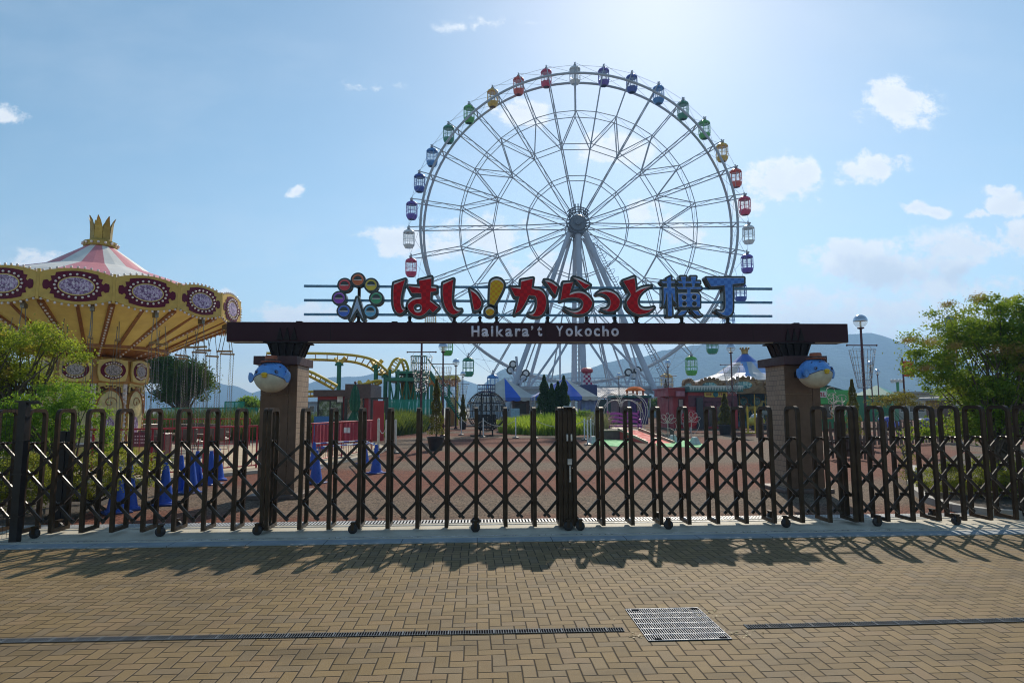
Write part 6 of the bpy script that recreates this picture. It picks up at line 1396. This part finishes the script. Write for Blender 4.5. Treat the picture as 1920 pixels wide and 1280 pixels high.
# long pale roof pavilion right of the big tent
x0, x1 = at(1118, 800, 70).x, at(1222, 800, 70).x; t = thing('pavilion', 'long pavilion with shiny pale sloping roof below the wheel', 'pavilion', ((x0 + x1) / 2, 70, 0)); za, zb_ = at(1150, 745, 70).z, at(1150, 727, 76).z
m = MB(); N = 26
for i in range(N):
    a, b = x0 + (x1 - x0) * i / N, x0 + (x1 - x0) * (i + 1) / N; m._a([(a, 70, za), (b - .04, 70, za), (b - .04, 76, zb_), (a, 76, zb_), (a, 70, za - .12), (b - .04, 70, za - .12)], [(0, 1, 2, 3), (4, 5, 1, 0)])
m.build('roof', roofw, t, True); m = MB(); m.box(x0 + .5, x1 - .5, 71, 76, 0, za - .2); m.build('wall', paint('pavilion_wall', (.05, .10, .09), .7), t, True)
for i in range(6): x = x0 + .1 + (x1 - x0 - .2) * i / 5; MB().tube([(x, 70.1, 0), (x, 70.1, za - .13)], .08, 6).build('post', tpole, t, True)
window(t, x0 + 2.2, x0 + 3.6, .9, 2.1, 71, tpole, dglass, 2)
# checkered chimney on blue block
p = at(1104, 730, 64); t = thing('checkered_tower', 'small red and white checkered tower top on a blue block', 'tower', (p.x, 64, 0)); zb_ = at(1104, 721, 64).z; MB().bbox(-.85, .85, 0, 1.7, 0, zb_, .03).build('block', paint('block_blue', (.03, .04, .14), .5), t)
m = MB(); m.lathe([(.62, zb_), (.45, zb_ + .9), (.42, zb_ + 1.2)], 4, (0, .85, 0), phase=.785); m.build('shaft', checker('tower_check', (.55, .5, .55), (.30, .02, .10), .24), t); m = MB(); m.lathe([(.42, zb_ + 1.2), (.62, zb_ + 1.35), (.60, zb_ + 1.6), (.4, zb_ + 1.75), (0, zb_ + 1.8)], 10, (0, .85, 0)); m.build('cap', paint('cap_red', (.40, .03, .05), .4), t, False, True)
# purple kiosk under wheel with orange roof
prp = paint('wall_purple', (.085, .03, .16), .55, 0, .15, 1); t, x0, x1, zt_ = block('game_booth', 'dark purple booth with posters and orange awning below the wheel leg', 'booth', 1192, 1216, 741, 60, 2.5, prp, paint('roof_teal', (.03, .12, .10), .5))
window(t, x0 + .15, x0 + .6, 1.2, 2.1, 60, potm, picture('poster', 4, ((.10, .04, .16), (.45, .25, .1), (.6, .6, .55)))); m = MB(); 
p = at(1205, 725, 60); t2 = thing('orange_canopy', 'small orange domed canopy on posts behind the purple booth', 'canopy', (p.x, 63, 0)); z_ = at(1205, 738, 63).z; zz = at(1205, 724, 63).z; m = MB(); m.lathe([(1.05, zz - .45), (1.0, zz - .4), (.6, zz - .1), (0, zz)], 14); m.build('dome', paint('canopy_orange', (.70, .13, .01), .8, 0, .1, 3, 0, .1), t2, False, True)
for a in (0, 1.57, 3.14, 4.71): MB().tube([(.8 * math.cos(a), .8 * math.sin(a), 0), (.8 * math.cos(a), .8 * math.sin(a), zz - .42)], .09, 6).build('post', paint('canopy_orange', (.70, .13, .01), .8, 0, .1, 3, 0, .1), t2)
t, x0, x1, zt_ = block('shed', 'low green roofed shed behind the heart arches', 'shed', 1158, 1187, 741, 62, 3, paint('shed_pink', (.28, .17, .16), .7), paint('roof_green_dark', (.03, .13, .10), .5)); window(t, x0 + 1.1, x0 + 1.45, .9, 2.2, 62, tpole, paint('pane_pale', (.4, .5, .55), .2))
t, x0, x1, zt_ = block('far_building', 'far grey blue low building between the wheel and red shop', 'building', 1224, 1272, 744, 95, 6, paint('far_grey', (.25, .28, .33), .6), roofw)
for i in range(5): window(t, x0 + .4 + i * .72, x0 + .9 + i * .72, 1.0, 1.9, 95, tpole, dglass)
t, x0, x1, zt_ = block('far_building', 'long low grey building far behind the conifer bed', 'building', 880, 1010, 752, 100, 6, paint('far_grey', (.25, .28, .33), .6), roofw)
for i in range(12): window(t, x0 + .6 + i * .85, x0 + 1.1 + i * .85, 1.0, 1.9, 100, tpole, dglass)
t, x0, x1, zt_ = block('far_building', 'far low building left of the orange station', 'building', 570, 730, 752, 98, 6, paint('far_grey', (.25, .28, .33), .6), roofw)
for i in range(12): window(t, x0 + .8 + i * 1.05, x0 + 1.4 + i * 1.05, 1.0, 1.9, 98, tpole, dglass)
for i, (px, w_) in enumerate(((1010, 8), (980, 6), (1140, 10), (1290, 8), (600, 12), (1690, 10), (1740, 12))): pass
tree('far_trees', None, (at(1240, 800, 88).x, 88, 0), [B(1238, 757, 88, 14, 7), B(1262, 758, 88, 12, 6), B(1225, 757, 90, 12, 7)], 80, 50, .4, .3, gC, 51, .1, 2, cat=None, nlimb=6)
ft = [o for o in bpy.data.objects if o.name == 'far_trees'][0]; tag(ft, 'dark clump of far trees between the wheel and the red shop', 'trees')
# cafe parasol dark green
p = at(1266, 790, 62); t = thing('parasol', 'small closed dark green parasol left of the red shop', 'parasol', (p.x, 62, 0)); zz = at(1266, 745, 62).z; MB().tube([(0, 0, 0), (0, 0, zz)], .03, 6).build('pole', tpole, t); MB().lathe([(.02, zz), (.18, zz - .5), (.28, zz - 1.5), (.1, zz - 1.55)], 10).build('canopy', MC['parasol_green'], t, False, True)
# red shop
rs_m = paint('shop_red', (.36, .025, .035), .5, 0, .12, .8); dkr = paint('shop_maroon', (.11, .018, .04), .5); Y = 46.0
xs0, xs1, xs2 = at(1270, 800, Y).x, at(1292, 800, Y).x, at(1384, 800, Y).x; zr = at(1330, 722, Y).z; zl_ = at(1280, 724, Y).z
t = thing('red_shop', 'red and maroon shop with yellow sign and zigzag trimmed roof', 'shop', ((xs0 + xs2) / 2, Y, 0)); m = MB(); m.box(xs1, xs2, Y, Y + 5, 0, zr - .5); m.box(xs0, xs1 - .003, Y + .8, Y + 5, 0, zl_ - .7); m.build('wall', rs_m, t, True)
m = MB(); m.bbox(xs1 - .1, xs2 + .3, Y - .5, Y + 5.2, zr - .5, zr - .05, .03); m.build('fascia', paint('shop_teal', (.03, .13, .12), .5), t, True)
m = MB(); N = 34
for i in range(N):
    a = xs1 - .05 + (xs2 - xs1 + .3) * i / N; b = xs1 - .05 + (xs2 - xs1 + .3) * (i + 1) / N; m._a([(a, Y - .515, zr - .1), (b, Y - .515, zr - .1), ((a + b) / 2, Y - .515, zr - .42)], [(0, 2, 1)])
m.box(xs1 - .1, xs2 + .3, Y - .54, Y - .503, zr - .1, zr - .03); m.build('zigzag_trim', paint('trim_pale', (.55, .60, .58), .5), t, True)
m = MB(); m.box(xs1 - .002, xs2 + .002, Y - .06, Y - .003, zr - 1.55, zr - .75); m.build('sign_band', dkr, t, True); m = MB(); m.box(xs0 - .5, xs1 - .12, Y + .3, Y + 4, zl_ - .7, zl_ - .2); m.box(xs0 - .6, xs1 - .2, Y + .1, Y + 4.2, zl_ - .19, zl_ - .1); m.build('side_roof', rs_m, t, True)
sx, sz = at(1341, 739, Y).x, at(1341, 739, Y).z; m = MB(); m.prism(chaikin([(sx - .85, sz - .13), (sx - .75, sz - .2), (sx + .75, sz - .2), (sx + .85, sz - .13), (sx + .85, sz + .13), (sx + .75, sz + .2), (sx - .75, sz + .2), (sx - .85, sz + .13)], 1), Y - .14, Y - .065); sg = m.build('name_sign', paint('sign_yellow', (.60, .42, .05), .45), t, True)
m = MB(); sx_ = [-.66, -.52, -.38, .28, .42, .56, .68]
for q in sx_: m.box(sx + q - .045, sx + q + .045, Y - .152, Y - .1405, sz - .09, sz + .09); 
m.build('sign_characters', paint('sign_brown', (.35, .08, .03), .5), sg, True); m = MB(); m.ball((sx - .02, Y - .16, sz), .2, 12, 8, (1, .3, 1)); m.build('sign_emblem', paint('sign_teal', (.02, .16, .20), .5), sg, True)
m = MB(); q = at(1276, 738, Y); m.bbox(q.x - .3, q.x + .35, Y + .1, Y + .18, q.z - .18, q.z + .2, .02); m.build('hanging_sign', paint('sign_pinkish', (.42, .16, .22), .5), t, True)
m = MB(); m.bbox(at(1305, 800, Y).x, at(1317, 800, Y).x, Y - .35, Y - .1, 0, at(1310, 745, Y).z, .03); m.build('menu_pillar', paint('menu_dark', (.03, .03, .04), .5), t, True)
window(t, at(1283, 800, Y).x - .1, at(1288, 800, Y).x, .3, 2.1, Y + .8, dkr, paint('door_cream', (.45, .38, .36), .5)); window(t, at(1322, 800, Y).x, at(1336, 800, Y).x, .2, 1.9, Y, dkr, dglass, 2); window(t, at(1345, 800, Y).x, at(1372, 800, Y).x, .2, 1.9, Y, dkr, dglass, 3)
m = MB(); m.bbox(-.28, .28, 0, .5, 0, 1.2, .06); m.build
t = thing('wheel_bike', 'red round ornament standing left of the red shop door', 'ornament', (at(1294, 800, 40).x, 40, 0)); MB().lathe([(0, -.06), (.5, -.06), (.55, 0), (.5, .06), (0, .06)], 24).build('disc', paint('ornament_red', (.42, .02, .03), .4), t, False, True); kids(t)[0].rotation_euler = (R(90), 0, 0); kids(t)[0].location = (0, 0, .85); MB().box(-.03, .03, -.03, .03, 0, .3).build('stand', tpole, t)
t['label'] = 'red round disc on a stand left of the shop pillar'; t.name = 'disc_sign'; t['category'] = 'sign'
# blue merry-go-round
Y = 55.0; cx = at(1402, 800, Y).x; t = thing('merry_go_round', 'merry go round with blue and white striped cone roof and gilded crown', 'carousel', (cx, Y, 0)); rw_ = 5.1
z0 = at(1402, 718, Y - 4.5).z; z1 = at(1402, 679, Y).z; zc = at(1402, 664, Y).z; zk = at(1402, 652, Y).z; ys = Y
def sp2(r, a, z): return (r * math.sin(a), -r * math.cos(a), z)
cb = paint('cone_light_blue', (.14, .30, .62), .5, 0, .1, .5); cw = paint('cone_white', (.46, .48, .50), .8, 0, .08, .5, 0, .1); cdb = paint('cone_dark_blue', (.05, .13, .48), .5, 0, .1, .5); N = 32
prof = [(rw_ - .2, z0 + .25), (2.6, z0 + (z1 - z0) * .48), (1.05, z1 - .02)]
m = MB()
for k in range(N):
    m.cur = (k // 2) % 2; a, b = 2*math.pi*(k + .5)/N, 2*math.pi*(k+1.5)/N
    for (r0, za), (r1, zb_) in zip(prof[:-1], prof[1:]): m.quad(sp2(r0, a, za), sp2(r0, b, za), sp2(r1, b, zb_), sp2(r1, a, zb_))
m.build('roof', [cb, cw], t); m = MB()
for k in range(16):
    a, b = 2*math.pi*k/16, 2*math.pi*(k+1)/16; mm = (a + b) / 2
    m.quad(sp2(1.05, a, z1 + .0), sp2(1.05, b, z1 + .0), sp2(.28, b, zc), sp2(.28, a, zc)); m._a([sp2(1.05, a, z1), sp2(1.05, b, z1), sp2(1.15, mm, z1 - .25)], [(0, 2, 1)])
m.build('upper_roof', cdb, t)
m = MB(); m.lathe([(.22, zc - .02), (.30, zc + .02), (.26, zc + .12), (.34, zk - .12)], 14)
for k in range(8): a = 2*math.pi*k/8; m.ball(sp2(.37, a, zk - .05), .09, 7, 5)
m.build('crown', paint('carousel_gold', (.36, .22, .06), .35, .3, .25, 3), t, False, True)
cg = paint('carousel_carving', (.28, .16, .07), .5, .1, .35, 3); ct = picture('carousel_medallion', 3, ((.02, .12, .14), (.10, .36, .38), (.5, .58, .5))); NP = 12
hb = z0 - .55
m = MB(); m.lathe([(rw_ - .1, hb - .3), (rw_, hb), (rw_, z0 + .05), (rw_ - .2, z0 + .25)], 48); m.build('cornice', cg, t, False, True)
for k in range(NP):
    a = 2*math.pi*(k + .15)/NP; m = MB(); m.prism(chaikin([(-.95, -.1), (-.7, .2), (-.45, .42), (0, .55), (.45, .42), (.7, .2), (.95, -.1), (.6, -.45), (0, -.6), (-.6, -.45)], 2), -.1, 0)
    for j in range(9): u = math.pi * j / 8; m.ball((.85 * math.cos(u), -.1, .12 + .38 * math.sin(u)), .12, 7, 5)
    sh = m.build('medallion_frame', cg, t, False, True); m2 = MB(); m2.prism(ell(.55, .24), -.2, -.105); m2.build('medallion', ct, sh); sh.location = sp2(rw_ + .03, a, (hb + z0) / 2 + .1); sh.rotation_euler = (0, 0, a); sh.scale = (1.25, 1.2, 1.25)
m = MB(); m.lathe([(rw_ - .2, 0), (rw_ - .2, .35), (0, .36)], 40); m.build('base', paint('carousel_base', (.10, .16, .22), .6), t); m = MB(); m.lathe([(0, hb - .28), (rw_ - .15, hb - .3)], 40); m.build('ceiling', paint('carousel_ceiling', (.12, .08, .05), .6), t)
m = MB(); m.lathe([(2.0, .36), (2.0, hb - .31)], 12, phase=.26); core = m.build('centre_drum', paint('drum_teal', (.03, .12, .13), .5), t)
for k in range(12):
    a = 2*math.pi*k/12; m = MB(); m.prism([(x, z + 2.0) for x, z in ell(.36, .42, 20)], -.06, 0); m.prism([(x, z + 3.0) for x, z in ell(.42, .22, 20)], -.06, 0); o = m.build('drum_panel', cg, t); m = MB(); m.prism([(x, z + 2.0) for x, z in ell(.27, .33, 20)], -.09, -.062); m.prism([(x, z + 3.0) for x, z in ell(.33, .15, 20)], -.09, -.062); m.build('drum_picture', ct, o); o.location = sp2(1.99, a, 0); o.rotation_euler = (0, 0, a)
poley = paint('carousel_pole', (.55, .40, .08), .3, .4); hcol = [paint('horse_white', (.6, .58, .55), .4), paint('horse_brown', (.22, .12, .06), .5), paint('horse_gold', (.5, .36, .1), .4)]
for k in range(18):
    a = 2*math.pi*k/18 + .1; r = 3.9 if k % 2 else 3.0; P_ = Vector(sp2(r, a, 0)); m = MB(); m.tube([(0, 0, .36), (0, 0, hb - .3)], .035, 6); o = m.build('pole', poley, t); o.location = P_; o.rotation_euler = (0, 0, a)
    m = MB(); z = 1.05 + .18 * (k % 3); m.tube([(-.5, 0, z + .05), (-.3, 0, z + .03), (0, 0, z), (.3, 0, z + .04), (.48, 0, z + .30), (.60, 0, z + .58), (.80, 0, z + .50), (.90, 0, z + .42)], [.10, .19, .20, .20, .14, .10, .09, .06], 8)
    for lx, lz, kx in ((-.38, -.5, -.6), (-.3, -.45, -.15), (.3, -.4, .55), (.34, -.45, .2)): m.tube([(lx, 0, z - .05), (lx + (kx - lx) * .6, .06, z - .25), (kx, .06, z + lz)], [.09, .06, .035], 5)
    m.tube([(-.48, 0, z + .1), (-.68, 0, z), (-.72, 0, z - .3)], [.05, .06, .02], 5); m.build('horse', hcol[k % 3], o, False, True)
# fence and yellow bars in front of the merry go round
yb_ = paint('barrier_yellow', (.60, .42, .03), .5)
for lb, px in (('yellow barrier post in front of the merry go round, left one', 1403), ('yellow barrier post in front of the merry go round, right one', 1417)):
    p = gnd(px, 812); t = thing('barrier_post', lb, 'post', p, 0, 'yellow barrier posts'); MB().tube([(0, 0, 0), (0, 0, 1.6)], .06, 8).build('post', yb_, t); MB().lathe([(.25, 0), (.25, .06), (0, .08)], 12).build('foot', yb_, t)
t = thing('kiddie_car', 'small pale and yellow ride car beside the yellow posts', 'ride car', (at(1410, 800, 43).x + .3, 43, 0)); m = MB(); m.ball((0, 0, .55), .62, 16, 10, (1, .7, .62)); m.build('body', paint('car_yellow', (.55, .42, .06), .35), t, False, True); m = MB(); m.ball((.05, 0, .85), .42, 14, 8, (1, .8, .6)); m.build('canopy', paint('car_pale', (.55, .55, .55), .3), t, False, True)
for s in (-.4, .4): o = MB().lathe([(0, -.06), (.16, -.06), (.16, .06), (0, .06)], 12).build('wheel', rubber, t); o.rotation_euler = (R(90), 0, 0); o.location = (s, -.42, .16)
def picket(label, pts, h, mat, step=.22):
    t = thing('picket_fence', label, 'fence', (pts[0][0], pts[0][1], 0), 0, 'brown picket fences')
    for a, b in zip(pts[:-1], pts[1:]):
        a = Vector((*a, 0)); b = Vector((*b, 0)); n = max(2, int((b - a).length / step)); m = MB(); d = (b - a).normalized(); nn_ = Vector((d.y, -d.x, 0))
        for z in (.25, h * .72): m.bar(a + Vector((0, 0, z)), b + Vector((0, 0, z)), .04, .09)
        for i in range(n + 1):
            p = a.lerp(b, i / n) + nn_ * .035; m.bar(p + Vector((0, 0, .04)), p + Vector((0, 0, h)), .11, .025, nn_); m._a([p + d * .055 + Vector((0, 0, h)), p - d * .055 + Vector((0, 0, h)), p + Vector((0, 0, h + .08))], [(0, 1, 2)])
        m.build('picket_panel', mat, t, True)
    return t
pw = paint('picket_wood', (.11, .06, .04), .6, 0, .25, 3)
q = [(gnd(x, y).x, gnd(x, y).y) for x, y in ((1420, 822), (1450, 822))]; picket('brown picket fence at the left of the right pillar', q, 1.0, pw)
q = [(gnd(x, y).x, gnd(x, y).y) for x, y in ((1548, 838), (1640, 836), (1730, 832), (1800, 828))]; picket('long brown picket fence behind the far right gate', q, .95, pw)
q = [(gnd(x, y).x, gnd(x, y).y) for x, y in ((1552, 862), (1590, 858), (1640, 866))]; picket('low dark picket fence near the right pillar foot', q, .7, pw)
# ================================================================== RIGHT SIDE BUILDINGS
gw = paint('wall_green', (.03, .20, .08), .55, 0, .2, .6); gl2 = paint('wall_leaf', (.06, .34, .08), .55, 0, .25, .8)
t, x0, x1, zt_ = block('green_shop', 'green shop with leafy painted fascia behind the right pillar', 'shop', 1535, 1590, 731, 42, 4, gw, gl2, over=.15); m = MB(); m.bbox(x0, x1, 41.6, 41.84, zt_ - .95, zt_ - .1, .03); m.build('fascia', gl2, t, True)
m = MB(); q = at(1542, 740, 41.5); m.bbox(q.x - .3, q.x + .3, 41.5, 41.59, q.z - .18, q.z + .25, .02); sg = m.build('sign', paint('sign_whiteish', (.6, .58, .55), .5), t, True)
m = MB(); m.box(q.x - .2, q.x - .14, 41.48, 41.499, q.z - .1, q.z + .15); m.box(q.x - .14, q.x - .02, 41.48, 41.499, q.z + .09, q.z + .15); m.box(q.x - .08, q.x - .02, 41.48, 41.499, q.z - .1, q.z + .09); m.box(q.x + .06, q.x + .12, 41.48, 41.499, q.z - .1, q.z + .15); m.box(q.x + .12, q.x + .2, 41.48, 41.499, q.z - .1, q.z - .04); m.build('letters', paint('sign_letter_red', (.40, .03, .05), .5), sg, True)
window(t, x0 + .3, x0 + .9, .8, 1.9, 42, paint('frame_orange', (.5, .2, .04), .5), dglass); window(t, x0 + 1.1, x0 + 1.8, .5, 1.7, 42, gl2, picture('shop_goods', 3, ((.03, .03, .10), (.12, .10, .30), (.4, .35, .4))))
p = at(1540, 727, 50); t = thing('gable_roof', 'dark green gabled kiosk roof peeking over the green shop', 'kiosk', (p.x, 50, 0)); zz = at(1540, 721, 50).z; ze_ = at(1565, 733, 50).z; MB().prism([(-2.2, 0), (2.0, 0), (2.0, ze_), (0, zz), (-2.2, ze_)], 0, 3).build('wall', gw, t); m = MB(); m._a([(-2.4, -.2, ze_ - .05), (0, -.2, zz + .08), (0, 3.2, zz + .08), (-2.4, 3.2, ze_ - .05), (2.2, -.2, ze_ - .05), (2.2, 3.2, ze_ - .05)], [(0, 1, 2, 3), (1, 4, 5, 2)]); o = m.build('roof', paint('roof_dark_green', (.015, .07, .06), .5), t)
sm = o.modifiers.new('s', 'SOLIDIFY'); sm.thickness = .12
p = at(1643, 722, 66); t = thing('pyramid_tent', 'green triangular roof right of the big wire basket', 'tent', (p.x, 66, 0)); ze_ = at(1643, 741, 66).z; MB().lathe([(2.6, ze_), (0, p.z)], 4, phase=0).build('roof', paint('tent_green', (.03, .26, .20), .5), t); MB().lathe([(2.3, 0), (2.3, ze_ - .02)], 4).build('wall', gw, t)
t, x0, x1, zt_ = block('low_building', 'long low building with pale eaves far right of the basket', 'building', 1600, 1690, 744, 78, 6, paint('wall_pale', (.30, .30, .30), .6), paint('eave_pale', (.5, .5, .46), .6))
for i in range(8): window(t, x0 + .4 + i * .7, x0 + .85 + i * .7, 1.0, 1.9, 78, tpole, dglass)
t, x0, x1, zt_ = block('flat_building', 'flat roofed beige building seen through the green shrub', 'building', 1682, 1800, 734, 72, 8, paint('wall_beige', (.36, .32, .27), .6), paint('parapet_beige', (.30, .27, .23), .6))
for i in range(6): window(t, x0 + .5 + i * 1.1, x0 + 1.2 + i * 1.1, .9, 1.9, 72, tpole, dglass)
t, x0, x1, zt_ = block('annex', 'brown walled building at the right edge behind the shrub', 'building', 1860, 2040, 742, 40, 6, paint('wall_brown', (.18, .11, .09), .6), paint('roof_silver', (.45, .45, .47), .4, .3)); window(t, x0 + .4, x0 + 1.6, .8, 1.7, 40, tpole, dglass, 2)
t = thing('blue_sign_tower', 'blue panel on a pole showing through the shrub top', 'sign', (at(1796, 800, 26).x, 26, 0)); zz = at(1796, 604, 26).z; MB().tube([(0, 0, 0), (0, 0, zz)], .12, 8).build('pole', tpole, t); MB().bbox(-.22, .25, -.1, .1, zz - .25, zz + .25, .05).build('panel', paint('panel_blue', (.04, .14, .36), .5), t)
for lb, px, py, Y in (('red banner showing left through the shrub leaves', 1704, 692, 30), ('red banner deeper inside the green shrub', 1786, 670, 27)):
    p = at(px, py, Y); t = thing('banner_flag', lb, 'banner', (p.x, Y, 0), 0, 'red banners among the leaves'); MB().tube([(-.3, 0, 0), (-.3, 0, p.z + .55)], .04, 8).build('pole', polem, t); m = MB(); m.bbox(-.26, .25, -.01, .01, p.z - .35, p.z + .4, .003); m.build('cloth', paint('flag_red', (.55, .04, .02), .6), t); m = MB(); m.ball((0, -.02, p.z), .13, 10, 6, (1, .2, 1)); m.build('emblem', paint('flag_orange', (.6, .35, .05), .6), t)
t = thing('scribble_lights', 'curly white light sculpture beside the green shop', 'light sculpture', (at(1572, 800, 36).x, 36, 0)); m = MB(); rr_ = random.Random(12)
for k in range(14):
    p = at(rr_.uniform(1558, 1588), rr_.uniform(732, 775), 36); r = rr_.uniform(.16, .34); m.tube([(p.x - t.location.x + r * math.cos(u), .1 * rr_.uniform(-1, 1), p.z + r * math.sin(u) * .9) for u in [2*math.pi*i/16 for i in range(16)]], .016, 4, True)
m.tube([(-.2, 0, 0), (-.2, 0, 2.3)], .03, 6); m.tube([(.3, 0, 0), (.3, 0, 2.1)], .03, 6); m.build('tubes', wh, t)
t = thing('floodlight_mast', 'tiny green floodlight mast above the far right low roofs', 'mast', (at(1688, 800, 74).x, 74, 0)); zz = at(1688, 716, 74).z; MB().tube([(0, 0, 0), (0, 0, zz)], .16, 8).build('mast', gw, t); m = MB(); m.box(-.8, .8, -.05, .05, zz - .1, zz); m.build('cross_bar', tpole, t)
for s in (-.65, -.2, .25, .65): MB().bbox(s - .16, s + .16, -.25, .1, zz + .02, zz + .32, .05).build('floodlight', tpole, t)
# benches, bins and small ride cars seen through the right gate
for i, (px, py, col, lb) in enumerate(((1556, 805, (.05, .05, .35), 'dark blue low ride car by the picket fence'), (1668, 806, (.10, .12, .45), 'blue ride car left of the bed corner'), (1738, 812, (.12, .14, .42), 'blue and white ride car behind the shrub'), (1772, 815, (.45, .05, .06), 'red ride car farthest right in the shrub'))):
    p = gnd(px, py); t = thing('ride_car', lb, 'ride car', p, .3 * i, 'small ride cars on the right'); m = MB(); m.bbox(-.7, .7, -.4, .4, .12, .55, .1); m.bbox(-.65, -.15, -.36, .36, .5505, .85, .1); m.build('body', paint('ride_car%d' % i, col, .3), t, False, True); m = MB(); m.bbox(.0, .12, -.33, .33, .56, .9, .03); m.build('windscreen', whc, t)
    for s in (-.45, .45): o = MB().lathe([(0, -.45), (.17, -.45), (.17, .45), (0, .45)], 12).build('wheel', rubber, t); o.rotation_euler = (R(90), 0, 0); o.location = (s, 0, .17)
# motorbike-like seats stacked: ride operator's table beyond the railing
t = thing('control_box', 'dark red control cabinet by the swing ride base', 'cabinet', (at(300, 800, 20.5).x, 20.5, 0)); MB().bbox(-.28, .28, -.25, .25, 0, .85, .03).build('cabinet', paint('cabinet_red', (.07, .02, .025), .5), t); MB().bbox(-.2, .2, -.27, -.255, .3, .75, .005).build('cabinet_door', paint('cabinet_door', (.18, .03, .04), .45), t)
# ================================================================== HAZE
m = MB(); m.box(-3600, 3600, -80, 2790, -12, 250)
hz = m.build('haze', newmat('haze_air')[0]); hz['kind'] = 'stuff'; hm = hz.data.materials[0]; nt = hm.node_tree; nt.nodes.clear(); ov = nt.nodes.new('ShaderNodeOutputMaterial'); pv = nt.nodes.new('ShaderNodeVolumePrincipled')
pv.inputs['Color'].default_value = (.36, .62, 1, 1); pv.inputs['Density'].default_value = .00046; pv.inputs['Anisotropy'].default_value = .3; nt.links.new(pv.outputs[0], ov.inputs['Volume'])
